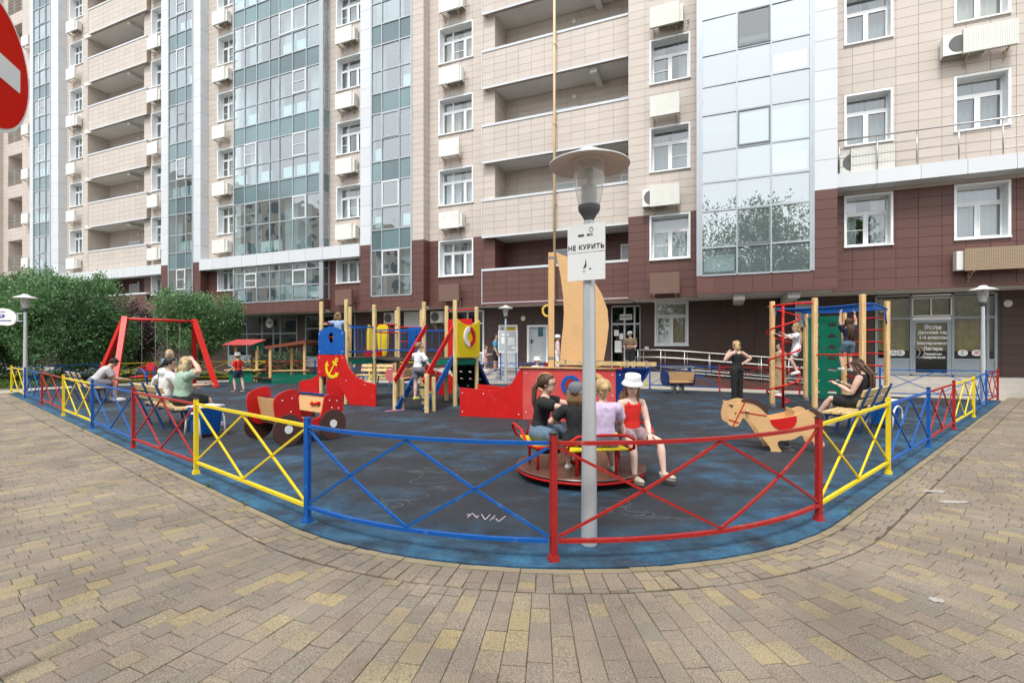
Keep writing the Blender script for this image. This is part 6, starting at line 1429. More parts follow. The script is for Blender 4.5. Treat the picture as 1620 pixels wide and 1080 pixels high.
# ---- notice board ------------------------------------------------------------------------
nb = thing('notice_board', 'grey notice board with papers on blue legs before the doors', 'notice board', tuple(G(804, 604.5)), BROT)
for x in (-.36, .36): m = MB(); m.box(x - .02, x + .02, -.02, .02, 0, 1.55); m.build('leg', BLUE, nb)
m = MB(); m.box(-.40, .40, -.04, .0, 1.28, 2.12); m.build('board', GALV, nb)
m = MB(); m.box(-.42, .42, -.055, .005, 2.12, 2.16); m.box(-.42, .42, -.055, .005, 1.24, 1.28); m.box(-.44, -.40, -.055, .005, 1.24, 2.16); m.box(.40, .44, -.055, .005, 1.24, 2.16); m.build('frame', WHITE, nb)
for x, z, w, h in ((-.3, 1.62, .2, .28), (.0, 1.55, .3, .34), (-.28, 1.95, .34, .1), (.18, 1.4, .16, .1)): m = MB(); m.box(x, x + w, -.046, -.041, z, z + h); m.build('paper', WHITE, nb)
# ---- a stick on the rubber
a, b = G(609, 652), G(640, 649.5); m = MB(); m.tube([a + zU * .02, b + zU * .02], .016, 8); tag(m.build('toy_stick', mat('mauve_plastic', (.42, .16, .34), .4, .06, 5)), 'mauve plastic stick lying on the rubber by the stairs', 'stick')
# ============================================================ people
def remesh_obj(mb, name, m_, voxel, it=4, extra=None, parent=None, folds=0.0):
    """one continuous skin from overlapping closed shapes"""
    me = bpy.data.meshes.new(name); me.from_pydata([tuple(v) for v in mb.v], [], mb.f); me.update()
    o = bpy.data.objects.new(name, me)
    r = o.modifiers.new('r', 'REMESH'); r.mode = 'VOXEL'; r.voxel_size = voxel
    s_ = o.modifiers.new('s', 'SMOOTH'); s_.factor = .5; s_.iterations = it
    nm = eval_mesh(o); bpy.data.meshes.remove(me)
    if folds:   # soft creases in the cloth
        ns = [v.normal.copy() for v in nm.vertices]
        for v, q in zip(nm.vertices, ns):
            c_ = V((v.co.x * 1.0, v.co.y * 1.0, v.co.z * .55)); v.co += q * folds * (mnoise.noise(c_ * 17) + .6 * abs(mnoise.noise(c_ * 34 + V((3, 1, 7)))) - .1)
    if extra is not None and extra.v:
        vs = [tuple(v.co) for v in nm.vertices]; fs = [tuple(p.vertices) for p in nm.polygons]; k = len(vs)
        vs += [tuple(v) for v in extra.v]; fs += [tuple(i + k for i in f) for f in extra.f]
        nm2 = bpy.data.meshes.new(name); nm2.from_pydata(vs, [], fs); nm2.update(); bpy.data.meshes.remove(nm); nm = nm2
    nm.name = name; nm.materials.clear(); nm.materials.append(m_); nm.polygons.foreach_set('use_smooth', [True] * len(nm.polygons))
    o = bpy.data.objects.new(name, nm); COL.objects.link(o)
    if parent is not None: o.parent = parent
    return o
SKIN = [mat('skin_fair', (.62, .40, .31), .5, .06, 12), mat('skin_tan', (.52, .31, .22), .5, .06, 12), mat('skin_pale', (.68, .47, .39), .5, .06, 12)]
def cloth(name, rgb, var=.12): return mat('cloth_' + name, rgb, .85, var, 9, bump=.35, bscale=26)
HAIRM = {'brown': mat('hair_brown', (.085, .042, .022), .5, .35, 30, bump=.4, bscale=90), 'dark': mat('hair_dark', (.018, .012, .010), .45, .3, 30, bump=.4, bscale=90), 'blonde': mat('hair_blonde', (.52, .36, .18), .5, .3, 30, bump=.4, bscale=90), 'fair': mat('hair_fair_brown', (.24, .14, .07), .5, .35, 30, bump=.4, bscale=90), 'curl': mat('hair_curly_blond', (.55, .42, .24), .6, .4, 40, bump=.7, bscale=60)}
EYE_M = mat('eye_dark', (.02, .015, .012), .2, .05, 9); LIP = mat('lips', (.42, .13, .11), .5, .05, 9); SOLE = mat('shoe_sole', (.74, .72, .68), .6, .05, 9)
def nrm(v): return V(v).normalized()
def person(label, loc, face, H, skin=0, pz=None, up=(0, 0, 1), aL=((-.15, 0, -1), (-.05, .15, -1)), aR=((.15, 0, -1), (.05, .15, -1)), lL=((-.04, 0, -1), (0, -.02, -1)), lR=((.04, 0, -1), (0, -.02, -1)),
           headf=(0, 1, 0), headup=(0, 0, 1), top=None, bottom=None, shoes=None, hair=None, hat=None, kid=True, bulk=1.0, glasses=False, toeL=None, toeR=None, group=None, curl=.6, extra=None, facevec=None):
    """local axes: x to the person's right, y forwards, z up; loc is the ground/seat point under the pelvis"""
    rz = math.atan2(face[1], face[0]) - math.pi / 2
    U = nrm(up); X = nrm(V((0, 1, 0)).cross(U)) if abs(U.y) < .95 else V((1, 0, 0)); Fw = U.cross(X).normalized(); 
    if Fw.y < 0 and abs(U.y) < .9: pass
    th, sh_, tor = .245 * H, .235 * H, .29 * H
    hh = H * (.165 if kid else .138); hk = 1.0
    shw = (.108 if kid else .118) * H * bulk ** .5; hipw = .050 * H
    pel = V((0, 0, pz if pz is not None else th + sh_ + .045 * H))
    neck = pel + U * tor
    HF = nrm(headf); HU = nrm(V(headup) - HF * V(headup).dot(HF)); HX = HF.cross(HU).normalized()
    hc = neck + (U * .6 + HU * .4) * .028 * H + HU * hh * .48 + HF * hh * .07
    body = MB(); hands = MB()
    def torso(mb, g, lo=-.18, hi=1.06, wk=1.0):
        tab = [(-.18, .060, .050), (-.05, .088, .064), (.08, .091, .064), (.35, .073, .055), (.65, .085, .064), (.85, .088, .060), (.97, .066, .044), (1.06, .034, .034)]
        if kid: tab = [(a, w_ * .95, d_ * .98) for a, w_, d_ in tab]
        rl = []
        def at(t):
            for i in range(len(tab) - 1):
                if tab[i][0] <= t <= tab[i + 1][0]:
                    u = (t - tab[i][0]) / (tab[i + 1][0] - tab[i][0]); return tab[i][1] + (tab[i + 1][1] - tab[i][1]) * u, tab[i][2] + (tab[i + 1][2] - tab[i][2]) * u
            return tab[-1][1:] if t > 1 else tab[0][1:]
        ts_ = [lo] + [a for a, _, _ in tab if lo < a < hi] + [hi]
        for t in ts_:
            w_, d_ = at(t); b_ = bulk if t < .9 else 1; rl.append((pel + U * tor * t, X * (w_ * H * b_ * wk + g), Fw * (d_ * H * b_ * wk + g)))
        mb.rings(rl, 16)
    def limb(mb, pts, rs, g=0.0, fr=None):
        pts = [V(p) for p in pts]; mb.tube(pts, [r * H + g for r in rs], 12)
        if fr is None:
            mb.ball(pts[0], rs[0] * H + g, seg=10, st=6); mb.ball(pts[-1], rs[-1] * H + g, seg=10, st=6)
    torso(body, 0)
    body.tube([neck - U * .03 * H, neck + (U + HU) * .02 * H, hc - HU * hh * .2], [.034 * H, .029 * H, .029 * H], 12)
    Mh = Matrix((HX, HF, HU)).transposed()
    body.ball(hc + HU * hh * .10 - HF * hh * .03, hh * .335, hh * .40, hh * .38, Mh, 16, 10)
    body.ball(hc - HU * hh * .18 + HF * hh * .07, hh * .255, hh * .29, hh * .32, Mh, 14, 8)
    body.ball(hc - HU * hh * .06 + HF * hh * .385, hh * .045, hh * .075, hh * .085, Mh, 8, 6)
    for s_ in (-1, 1): body.ball(hc + HX * s_ * hh * .335 - HU * hh * .05 - HF * hh * .03, hh * .035, hh * .07, hh * .10, Mh, 8, 6)
    arms = {}
    for s_, (d1, d2) in ((-1, aL), (1, aR)):
        S = neck - U * .040 * H + X * s_ * shw; E_ = S + nrm(d1) * .165 * H; Wr = E_ + nrm(d2) * .140 * H; arms[s_] = (S, E_, Wr)
        limb(body, [neck - U * .02 * H, S, S + (E_ - S) * .35, E_, E_ + (Wr - E_) * .35, Wr], [.03, .036 * bulk, .034 * bulk, .026, .027, .0185])
        hd = nrm(d2); hx, hy = orth(hd, (0, 0, 1)); 
        if abs(hd.z) > .8: hx, hy = orth(hd, (X.x * s_, X.y * s_, .01))
        pc_ = Wr + hd * .035 * H
        Mp = Matrix((hx, hd, hy)).transposed(); hands.ball(pc_, .020 * H, .034 * H, .010 * H, Mp, 10, 6)
        for k in range(4):
            b0 = pc_ + hd * .026 * H + hx * (k - 1.5) * .0095 * H; ln = (.040, .046, .043, .034)[k] * H; cd = (hd * (1 - curl * .5) - hy * curl).normalized()
            hands.tube([b0, b0 + hd * ln * .42, b0 + hd * ln * .42 + cd * ln * .35, b0 + hd * ln * .42 + (cd - hy * curl * .6).normalized() * ln * .62], [.0062 * H, .006 * H, .0056 * H, .0042 * H], 6)
        tb = Wr + hd * .018 * H - hx * .018 * H; hands.tube([tb, tb + (hd - hx * 1.1).normalized() * .022 * H, tb + (hd - hx * .5).normalized() * .042 * H], [.0078 * H, .007 * H, .005 * H], 6)
    legs = {}
    for s_, (d1, d2), toe in ((-1, lL, toeL), (1, lR, toeR)):
        Hp = pel + X * s_ * hipw - U * .01 * H; K = Hp + nrm(d1) * th; A = K + nrm(d2) * sh_
        toe = nrm(toe) if toe else nrm((0.08 * s_, 1, 0)); legs[s_] = (Hp, K, A, toe)
        limb(body, [Hp, Hp + (K - Hp) * .4, K, K + (A - K) * .3, A], [.056 * bulk, .050 * bulk, .034, .036, .021])
        tz = nrm(V((0, 0, 1)) - toe * toe.z); tx = toe.cross(tz)
        b_ = A - tz * .022 * H
        body.rings([(b_ - toe * .028 * H, tx * .014 * H, tz * .012 * H), (b_ - toe * .015 * H, tx * .022 * H, tz * .022 * H), (b_ + toe * .03 * H, tx * .025 * H, tz * .020 * H), (b_ + toe * .075 * H, tx * .028 * H, tz * .013 * H), (b_ + toe * .11 * H, tx * .014 * H, tz * .008 * H)], 10)
    vx = .0085 * H
    o = remesh_obj(body, 'person', SKIN[skin], vx, 3, hands)
    o.location = loc; o.rotation_euler = (0, 0, rz); tag(o, label, 'person', group); WM[o.name] = Matrix.Translation(V(loc)) @ Matrix.Rotation(rz, 4, 'Z')
    # face
    for s_ in (-1, 1):
        m = MB(); m.ball(hc + HX * s_ * hh * .145 + HU * hh * .01 + HF * hh * .335, hh * .042, hh * .03, hh * .022, Mh, 8, 5); m.build('eye', EYE_M, o, smooth=True)
        m = MB(); m.ball(hc + HX * s_ * hh * .15 + HU * hh * .085 + HF * hh * .355, hh * .07, hh * .02, hh * .012, Mh, 8, 4); m.build('eyebrow', HAIRM[hair[1]] if hair else EYE_M, o, smooth=True)
    m = MB(); m.ball(hc - HU * hh * .25 + HF * hh * .335, hh * .085, hh * .03, hh * .022, Mh, 10, 5); m.build('mouth', LIP, o, smooth=True)
    if glasses:
        m = MB()
        for s_ in (-1, 1): m.tube([hc + HX * (s_ * hh * .15 + hh * .095 * math.cos(R(30 * k))) + HU * hh * (.01 + .075 * math.sin(R(30 * k))) + HF * hh * .395 for k in range(12)], hh * .010, 5, True); m.tube([hc + HX * s_ * hh * .25 + HU * hh * .03 + HF * hh * .38, hc + HX * s_ * hh * .35 + HU * hh * .02 - HF * hh * .0], hh * .010, 5)
        m.build('glasses', EYE_M, o)
    # clothes
    if top:
        kind, cm = top; m = MB(); g = .011
        if kind == 'tank':
            torso(m, g, -.02, .86)
            for s_ in (-1, 1): m.tube([pel + U * tor * .80 + X * s_ * .05 * H + Fw * .055 * H, neck - U * .012 * H + X * s_ * .052 * H + Fw * .012 * H, neck - U * .012 * H + X * s_ * .052 * H - Fw * .025 * H, pel + U * tor * .80 + X * s_ * .05 * H - Fw * .05 * H], .013 * H, 8)
        else:
            torso(m, g + (.008 if kind == 'hoodie' else 0), -.10 if kind != 'dress' else .0, 1.0, 1.02)
            for s_ in (-1, 1):
                S, E_, Wr = arms[s_]
                if kind in ('long', 'hoodie'): m.tube([neck - U * .03 * H, S, E_, E_ + (Wr - E_) * .96], [.045 * H, .043 * H + g, .034 * H + g, .026 * H + g], 12); m.ball(E_, .034 * H + g, seg=10, st=6)
                elif kind == 'sleeveless': m.tube([neck - U * .03 * H, S], [.04 * H, .034 * H + g], 12)
                else: m.tube([neck - U * .03 * H, S, S + (E_ - S) * .66], [.042 * H, .041 * H + g, .040 * H + g + .006], 12)
            if kind == 'hoodie': m.ball(neck - Fw * .055 * H - U * .01 * H, .075 * H, .045 * H, .055 * H, None, 12, 7)
            if kind == 'dress':
                l_ = .30 * H if not isinstance(bottom, float) else bottom * H; dn = nrm((legs[-1][1] + legs[1][1]) / 2 - pel)
                m.rings([(pel + U * tor * .2, X * (.08 * H + g), Fw * (.06 * H + g)), (pel, X * (.105 * H), Fw * (.085 * H)), (pel + dn * l_ * .5, X * .125 * H, Fw * .10 * H), (pel + dn * l_, X * .145 * H, Fw * .12 * H)], 16)
        remesh_obj(m, {'tank': 'tank_top', 'hoodie': 'hoodie', 'dress': 'dress'}.get(kind, 'shirt'), cm, vx * 1.1, 3, None, o, .011 if kind != 'tank' else .005)
    if bottom and not isinstance(bottom, float):
        kind, cm = bottom; m = MB(); g = .016; torso(m, g, -.17, .16)
        for s_ in (-1, 1):
            Hp, K, A, _ = legs[s_]
            if kind == 'shorts': m.tube([Hp, Hp + (K - Hp) * .35, Hp + (K - Hp) * .62], [.058 * H * bulk + g, .054 * H * bulk + g, .051 * H * bulk + g + .008], 12); m.ball(Hp, .058 * H * bulk + g, seg=10, st=6)
            elif kind == 'long_shorts': m.tube([Hp, Hp + (K - Hp) * .5, Hp + (K - Hp) * .93], [.058 * H * bulk + g, .052 * H * bulk + g, .042 * H + g + .008], 12); m.ball(Hp, .058 * H * bulk + g, seg=10, st=6)
            elif kind == 'pants': m.tube([Hp, Hp + (K - Hp) * .5, K, K + (A - K) * .5, K + (A - K) * .97], [.058 * H * bulk + g, .050 * H * bulk + g, .040 * H + g, .036 * H + g, .030 * H + g], 12); m.ball(Hp, .058 * H * bulk + g, seg=10, st=6); m.ball(K, .040 * H + g, seg=10, st=6)
        if kind == 'skirt':
            for s_ in (-1, 0, 1):
                a_ = legs[s_][0] if s_ else (legs[-1][0] + legs[1][0]) / 2; b_ = legs[s_][1] if s_ else (legs[-1][1] + legs[1][1]) / 2
                m.tube([a_, a_ + (b_ - a_) * .5, a_ + (b_ - a_) * .88], [.064 * H + g, .060 * H + g, .052 * H + g], 12); m.ball(a_, .062 * H + g, seg=10, st=6)
        remesh_obj(m, {'pants': 'trousers', 'skirt': 'skirt'}.get(kind, 'shorts'), cm, vx * 1.1, 3, None, o, .009)
    if shoes:
        cm, lowc = shoes
        for s_ in (-1, 1):
            _, K, A, toe = legs[s_]; tz = nrm(V((0, 0, 1)) - toe * toe.z); tx = toe.cross(tz); b_ = A - tz * .022 * H; m = MB()
            m.rings([(b_ - toe * .040 * H, tx * .018 * H, tz * .016 * H), (b_ - toe * .02 * H, tx * .028 * H, tz * .030 * H), (b_ + toe * .03 * H, tx * .030 * H, tz * .026 * H), (b_ + toe * .085 * H, tx * .033 * H, tz * .018 * H), (b_ + toe * .125 * H, tx * .018 * H, tz * .011 * H)], 12)
            so = m.build('shoe', cm, o, smooth=True)
            m = MB(); z0 = b_ - tz * .022 * H
            m.rings([(z0, tx * .0, toe * .0), (z0, tx * .033 * H, toe * .086 * H), (z0 + tz * .011 * H, tx * .034 * H, toe * .088 * H), (z0 + tz * .011 * H, tx * 0, toe * 0)], 14)
            for i, v in enumerate(m.v): m.v[i] = v + toe * .042 * H
            m.build('sole', SOLE if lowc is None else lowc, so)
    if hair:
        st, hcol = hair; m = MB(); hm = HAIRM[hcol]
        cap = hc + HU * hh * .13 - HF * hh * .095
        m.ball(cap, hh * .375, hh * .40, hh * .405, Mh, 16, 10)
        m.ball(hc + HU * hh * .36 + HF * hh * .12, hh * .27, hh * .24, hh * .13, Mh, 12, 7)
        ext = MB()
        if st in ('bob', 'curly'):
            for s_ in (-1, 0, 1): m.tube([cap + HX * s_ * hh * .24 - HF * hh * .1, cap + HX * s_ * hh * .30 - HU * hh * .5 - HF * hh * .12, cap + HX * s_ * hh * .27 - HU * hh * .78 - HF * hh * .08], [hh * .24, hh * .23, hh * .14], 10)
        if st == 'curly':
            for k in range(46):
                a, b_ = rnd.uniform(0, 6.28), rnd.uniform(-.9, 1); d_ = HX * math.cos(a) * math.sqrt(1 - b_ * b_) * .42 + HF * (math.sin(a) * math.sqrt(1 - b_ * b_) * .40 - .12) + HU * (b_ * .5 - .02)
                if d_.dot(HF) < .24: m.ball(hc + d_ * hh, hh * rnd.uniform(.07, .11), seg=8, st=5)
        if st in ('long', 'verylong'):
            ln = .9 if st == 'long' else 1.45; dn = V((0, 0, -1)) * .85 - U * .15
            bk_ = neck - Fw * .075 * H
            m.rings([(cap - HU * hh * .05 - HF * hh * .12, HX * hh * .37, HF * hh * .28), (cap - HU * hh * .42 - HF * hh * .17, HX * hh * .36, HF * hh * .22), (bk_ + U * .01 * H, X * hh * .38, Fw * hh * .16), (bk_ + dn * hh * ln * .55 - Fw * hh * .04, X * hh * .36, Fw * hh * .12), (bk_ + dn * hh * ln - Fw * hh * .04, X * hh * .20, Fw * hh * .06)], 14)
            for s_ in (-1, 1): m.tube([cap + HX * s_ * hh * .30 + HF * hh * .12, hc + HX * s_ * hh * .34 - HU * hh * .35 + HF * hh * .02, hc + HX * s_ * hh * .33 - HU * hh * .85 + Fw * hh * .05], [hh * .10, hh * .10, hh * .05], 8)
        if st == 'pony': m.tube([cap - HF * hh * .36 - HU * hh * .1, cap - HF * hh * .55 - HU * hh * .35, cap - HF * hh * .58 - HU * hh * 1.0 , cap - HF * hh * .5 - HU * hh * 1.6], [hh * .14, hh * .15, hh * .13, hh * .05], 10)
        if st == 'bun': m.ball(cap - HF * hh * .40 - HU * hh * .02, hh * .19, hh * .16, hh * .19, Mh, 10, 7); m.tube([cap - HU * hh * .25 - HF * hh * .2, cap - HU * hh * .52 - HF * hh * .2], [hh * .25, hh * .12], 10)
        # loose strands lying over the hair mass
        rs = random.Random(len(label) * 7 + int(H * 100)); nstr = 150 if st not in ('short',) else 90
        for k in range(nstr):
            a, b_ = rs.uniform(0, 2 * math.pi), rs.uniform(-.25, 1.0); q_ = math.sqrt(1 - b_ * b_); dx, dy, dz = math.cos(a) * q_, math.sin(a) * q_, b_
            if dy > .55 and dz < .75: continue
            pts = []; wv = rs.uniform(-.5, .5); fz_ = rs.uniform(1.0, 1.07)
            for j in range(5):
                pts.append(cap + (HX * dx * .375 + HF * dy * .40 + HU * dz * .405) * hh * fz_); dz -= .28; l2 = math.sqrt(dx * dx + dy * dy) or .01; s2 = math.sqrt(max(.02, 1 - min(.98, dz * dz))); dx, dy = dx / l2 * s2 + wv * .06, dy / l2 * s2
                if dz < -.75: break
            if len(pts) > 1: ext.tube(pts, [hh * .011 * (1 - .6 * j / len(pts)) for j in range(len(pts))], 4)
        if st in ('long', 'verylong'):
            for k in range(90):
                u = rs.uniform(-1, 1); p0 = cap - HU * hh * .3 - HF * hh * .40 + HX * u * hh * .34; L3 = hh * ln * rs.uniform(.75, 1.12); p1 = bk_ + X * u * hh * .36 - Fw * hh * .16 + U * .01 * H
                p2 = bk_ + dn * L3 * .55 + X * (u * .34 + rs.uniform(-.05, .05)) * hh - Fw * hh * rs.uniform(.12, .20); p3 = bk_ + dn * L3 + X * (u * .24 + rs.uniform(-.08, .08)) * hh - Fw * hh * rs.uniform(.04, .14)
                ext.tube([p0, p1, p2, p3], [hh * .014, hh * .014, hh * .012, hh * .005], 4)
        remesh_obj(m, 'hair', hm, hh * .055, 2, ext, o)
    if hat:
        st, cm = hat; hb = hc + HU * hh * (.27 if st == 'bucket' else .16); P = lambda r_, z_, fr_=1.0: (hb + HU * hh * z_ - HF * hh * .04, HX * hh * r_ , HF * hh * r_ * 1.12)
        m = MB()
        if st == 'bucket':
            m.rings([P(.55, -.17), P(.56, -.14), P(.48, -.03), P(.42, .06), P(.415, .12), P(.40, .30), P(.37, .36), P(.30, .375), P(.01, .38)], 24, caps=False); m.rings([P(.545, -.175), P(.46, -.05), P(.40, .05)], 24, caps=False)
        elif st == 'cap':
            m.rings([P(.43, -.10), P(.44, .02), P(.43, .20), P(.36, .33), P(.22, .41), P(.01, .43)], 20, caps=False)
            vd = HF if facevec is None else nrm(facevec); m.rings([(hb + vd * hh * .40 - HU * hh * .0, HX * hh * .30, vd * hh * .03), (hb + vd * hh * .56 - HU * hh * .02, HX * hh * .29, vd * hh * .10), (hb + vd * hh * .72 - HU * hh * .08, HX * hh * .16, vd * hh * .03)], 14)
        m.build('hat', cm, o, smooth=True)
    if extra: extra(o, dict(arms=arms, legs=legs, neck=neck, hc=hc, pel=pel, U=U, X=X, F=Fw, H=H))
    return o
PHONE = mat('phone_black', (.02, .02, .022), .2, .05, 5)
def hold_phone(s_):
    def f(o, k):
        S, E_, Wr = k['arms'][s_]; d_ = (Wr - E_).normalized(); c = Wr + d_ * .05 * k['H'] + V((0, .01, .03)); m = MB(); m.bar(c - V((0, .02, .05)), c + V((0, .03, .07)), .07, .009, up=(0, -1, .3)); m.build('phone', PHONE, o)
    return f
fl, fr_ = V((.636, .772, 0)), V((-.661, .75, 0))     # sitting directions of the left and right benches
GRT, WHT, GRNT, BLKC, LILC = cloth('grey_shirt', (.42, .42, .43)), cloth('white', (.70, .71, .73)), cloth('sage_green', (.30, .43, .34)), cloth('black', (.012, .012, .014)), cloth('lilac', (.60, .48, .66))
REDC, NAVC, DENIM, BGE, GRYP, PNKC, HAWA, KHA, TEAL, LBL = cloth('red', (.62, .018, .012)), cloth('navy', (.012, .02, .045)), cloth('denim', (.10, .16, .22)), cloth('beige', (.36, .24, .13)), cloth('grey_purple', (.16, .15, .19)), cloth('dusty_pink', (.48, .29, .26)), cloth('blue_print', (.06, .27, .42), .6), cloth('khaki', (.15, .105, .065)), cloth('teal', (.14, .26, .30)), cloth('pale_blue', (.30, .42, .62))
HATW, HATG = cloth('white_hat', (.72, .74, .76)), cloth('grey_hat', (.33, .35, .33)); CAPG = cloth('grey_cap', (.13, .14, .16))
SNK = cloth('white_shoe', (.70, .70, .68)); SNB = cloth('black_shoe', (.02, .02, .022)); LIME = cloth('lime_clog', (.55, .60, .10)); SAND_ = cloth('sandal_strap', (.50, .42, .34))
def on_bench(c, f, x, fw=.17):   # seat point from bench centre, front direction, offset along the bench
    ax = V((f.y, -f.x, 0)); return tuple(V(c) + ax * x + f * fw)
SIT = dict(lL=((-.12, 1, -.06), (-.02, .12, -1)), lR=((.12, 1, -.06), (.02, .12, -1)))
B1c, B2c, B3c = (-11.6, 13.4, 0), (-6.4, 9.0, 0), (5.95, 8.4, 0)
person('man in grey t-shirt hunched over a phone on the left bench', on_bench(B1c, fl, .42), fl, 1.76, 1, .55, (0, .66, .75), ((-.05, .45, -.9), (.15, 1, -.05)), ((.05, .45, -.9), (-.15, 1, -.05)), **SIT, headf=(0, .8, -.6), headup=(0, .6, .8), top=('tshirt', GRT), bottom=('long_shorts', GRYP), shoes=(SNK, None), hair=('short', 'dark'), kid=False, extra=hold_phone(1))
person('woman in white hoodie with a dark ponytail on the left bench', on_bench(B2c, fl, -.42, .22), fl, 1.66, 1, .54, (.05, .12, 1), ((-.9, -.25, -.35), (-.5, -.1, -.8)), ((.3, .5, -.8), (-.3, 1, -.1)), **SIT, headf=(.45, .9, -.1), top=('hoodie', WHT), bottom=('pants', DENIM), shoes=(SNK, None), hair=('pony', 'dark'), kid=False)
person('woman in sage green t-shirt with one hand on her blond head', on_bench(B2c, fl, .40, .25), fl, 1.70, 0, .55, (.02, .10, 1), ((-.2, .6, -.8), (.3, 1, .1)), ((.85, .35, .40), (-.75, -.15, .65)), **SIT, headf=(-.05, 1, -.12), top=('tshirt', GRNT), bottom=('long_shorts', BLKC), shoes=(cloth('lilac_sandal', (.4, .33, .5)), None), hair=('bob', 'curl'), kid=False, bulk=1.14)
person('curly-haired child in teal standing behind the benches', (-10.15, 14.75, 0), (.2, -1, 0), 1.40, 0, top=('tshirt', TEAL), bottom=('shorts', NAVC), shoes=(SNB, None), hair=('curly', 'curl'))
g_ = G(377, 619); person('boy in red t-shirt and pale bucket hat walking past the swing', tuple(g_), (-.96, .25, 0), 1.27, 2, None, (0, .06, 1), ((-.1, .25, -1), (.1, .75, -.4)), ((.12, -.2, -1), (-.1, .5, -.75)), ((-.05, .30, -1), (0, -.12, -1)), ((.05, -.28, -1), (0, -.20, -1)), top=('tshirt', REDC), bottom=('shorts', NAVC), shoes=(SNB, None), hair=('short', 'fair'), hat=('bucket', HATG))
person('girl in pale blue t-shirt high on the play tower', (-4.78, 13.72, 1.2), (-.1, 1, 0), 1.24, 2, None, (-.05, .05, 1), ((-.9, .4, -.15), (-.85, .5, .05)), ((.3, .6, -.7), (.1, 1, .1)), top=('tshirt', LBL), bottom=('shorts', DENIM), shoes=(SNK, None), hair=('bob', 'fair'))
person('boy in white t-shirt and glasses climbing the tower stairs', (-2.22, 11.72, .265), (.62, .78, 0), 1.33, 2, None, (.0, .10, 1), ((-.55, .55, -.55), (-.15, .9, .25)), ((.35, .35, -.85), (.30, .55, -.65)), ((-.03, .02, -1), (0, -.05, -1)), ((.05, .75, -.65), (0, -.15, -1)), headf=(.55, .8, 0), top=('tshirt', WHT), bottom=('shorts', GRYP), shoes=(LIME, LIME), hair=('short', 'fair'), glasses=True)
w_ = AT(768, 583, 21.6); person('small girl in dusty pink dress on the walkway', (w_.x, w_.y, PLAT), (.95, -.2, 0), 1.06, 2, None, (0, .05, 1), ((-.1, .3, -.9), (0, .9, .3)), ((.1, .3, -.9), (0, .95, .2)), top=('dress', PNKC), bottom=.26, shoes=(SNK, None), hair=('bun', 'fair'))
w_ = AT(784, 585, 21.2); person('boy in blue patterned shirt and black shorts on the walkway', (w_.x, w_.y, PLAT), (.95, -.3, 0), 1.56, 1, None, (0, 0, 1), ((-.1, .1, -1), (0, .3, -1)), ((.1, .15, -1), (0, .4, -.9)), headf=(.2, 1, 0), top=('tshirt', HAWA), bottom=('long_shorts', BLKC), shoes=(SNB, None), hair=('short', 'dark'))
c_ = S0 + sd1 * (L1 + .18) + sd2 * .45; person('child in white bucket hat standing inside the play ship', (c_.x, c_.y, .31), (.5, -.85, 0), .95, 2, None, (0, 0, 1), ((-.6, .6, -.4), (-.5, .8, .0)), ((.6, .6, -.4), (.6, .8, .0)), top=('tshirt', WHT), bottom=('shorts', LBL), shoes=(SNK, None), hair=('short', 'fair'), hat=('bucket', HATW))
w_ = AT(882, 572, 20.6); person('person in white with a headscarf on the walkway behind the mast', (w_.x, w_.y, PLAT), (1, 0, 0), 1.50, 1, top=('long', cloth('pale_pink', (.62, .47, .48))), bottom=('pants', WHT), shoes=(SNK, None), hair=('bun', 'fair'), hat=('cap', HATW))
w_ = AT(997, 560, 19.75); person('man in khaki t-shirt and cap standing in the entrance doorway', (w_.x, w_.y, PLAT), (-.6, -.8, 0), 1.66, 1, None, (0, 0, 1), ((-.15, .1, -1), (.5, .85, .1)), ((.2, 0, -1), (-.45, .9, .05)), headf=(.1, 1, -.1), top=('tshirt', KHA), bottom=('long_shorts', BLKC), shoes=(SNB, None), hair=('short', 'dark'), hat=('cap', cloth('camo_cap', (.35, .34, .30), .5)), kid=False, bulk=1.15)
g_ = V((6.12, 13.55, 0)); person('woman in black tank top and trousers with a hand on her hip', tuple(g_), (-.38, .93, 0), 1.69, 0, None, (.0, .0, 1), ((-.45, .50, -.78), (.62, .05, .85)), ((.85, -.30, -.55), (-.80, .20, -.45)), headf=(-.5, 1, -.1), top=('tank', BLKC), bottom=('pants', BLKC), shoes=(SNB, None), hair=('bob', 'blonde'), kid=False)
person('woman in beige dress walking behind the red spiral', (8.2, 15.25, 0), (-1, -.1, 0), 1.64, 1, None, (0, 0, 1), lL=((-.04, .2, -1), (0, -.1, -1)), lR=((.04, -.2, -1), (0, -.25, -1)), top=('dress', BGE), bottom=.36, shoes=(SNK, None), hair=('pony', 'dark'), kid=False)
person('blonde girl in white climbing the red spiral', (6.92, 12.12, .84), (-1, .25, 0), 1.26, 2, .62, (0, .02, 1), ((-.35, .85, -.35), (-.05, .8, .5)), ((.1, .9, -.3), (-.2, .9, .4)), ((-.05, .45, -.9), (0, -.42, -.9)), ((.05, .30, -.95), (0, -.48, -.9)), headf=(.35, .95, .1), top=('tshirt', WHT), bottom=('shorts', WHT), shoes=(SNK, None), hair=('verylong', 'blonde'), toeL=(0, 1, -.25), toeR=(0, 1, -.25))
person('long-haired girl in navy hanging from the blue monkey bars', (8.14, 12.05, .90), (.05, 1, 0), 1.28, 0, .67, (.05, .10, 1), ((-.25, .05, 1), (.10, .05, 1)), ((.20, .05, 1), (-.12, .05, 1)), ((-.1, .45, -.9), (.02, -.15, -1)), ((.1, .35, -.95), (0, -.2, -1)), headf=(0, 1, .15), top=('tshirt', NAVC), bottom=('shorts', DENIM), shoes=(SNK, None), hair=('verylong', 'brown'), curl=1.1)
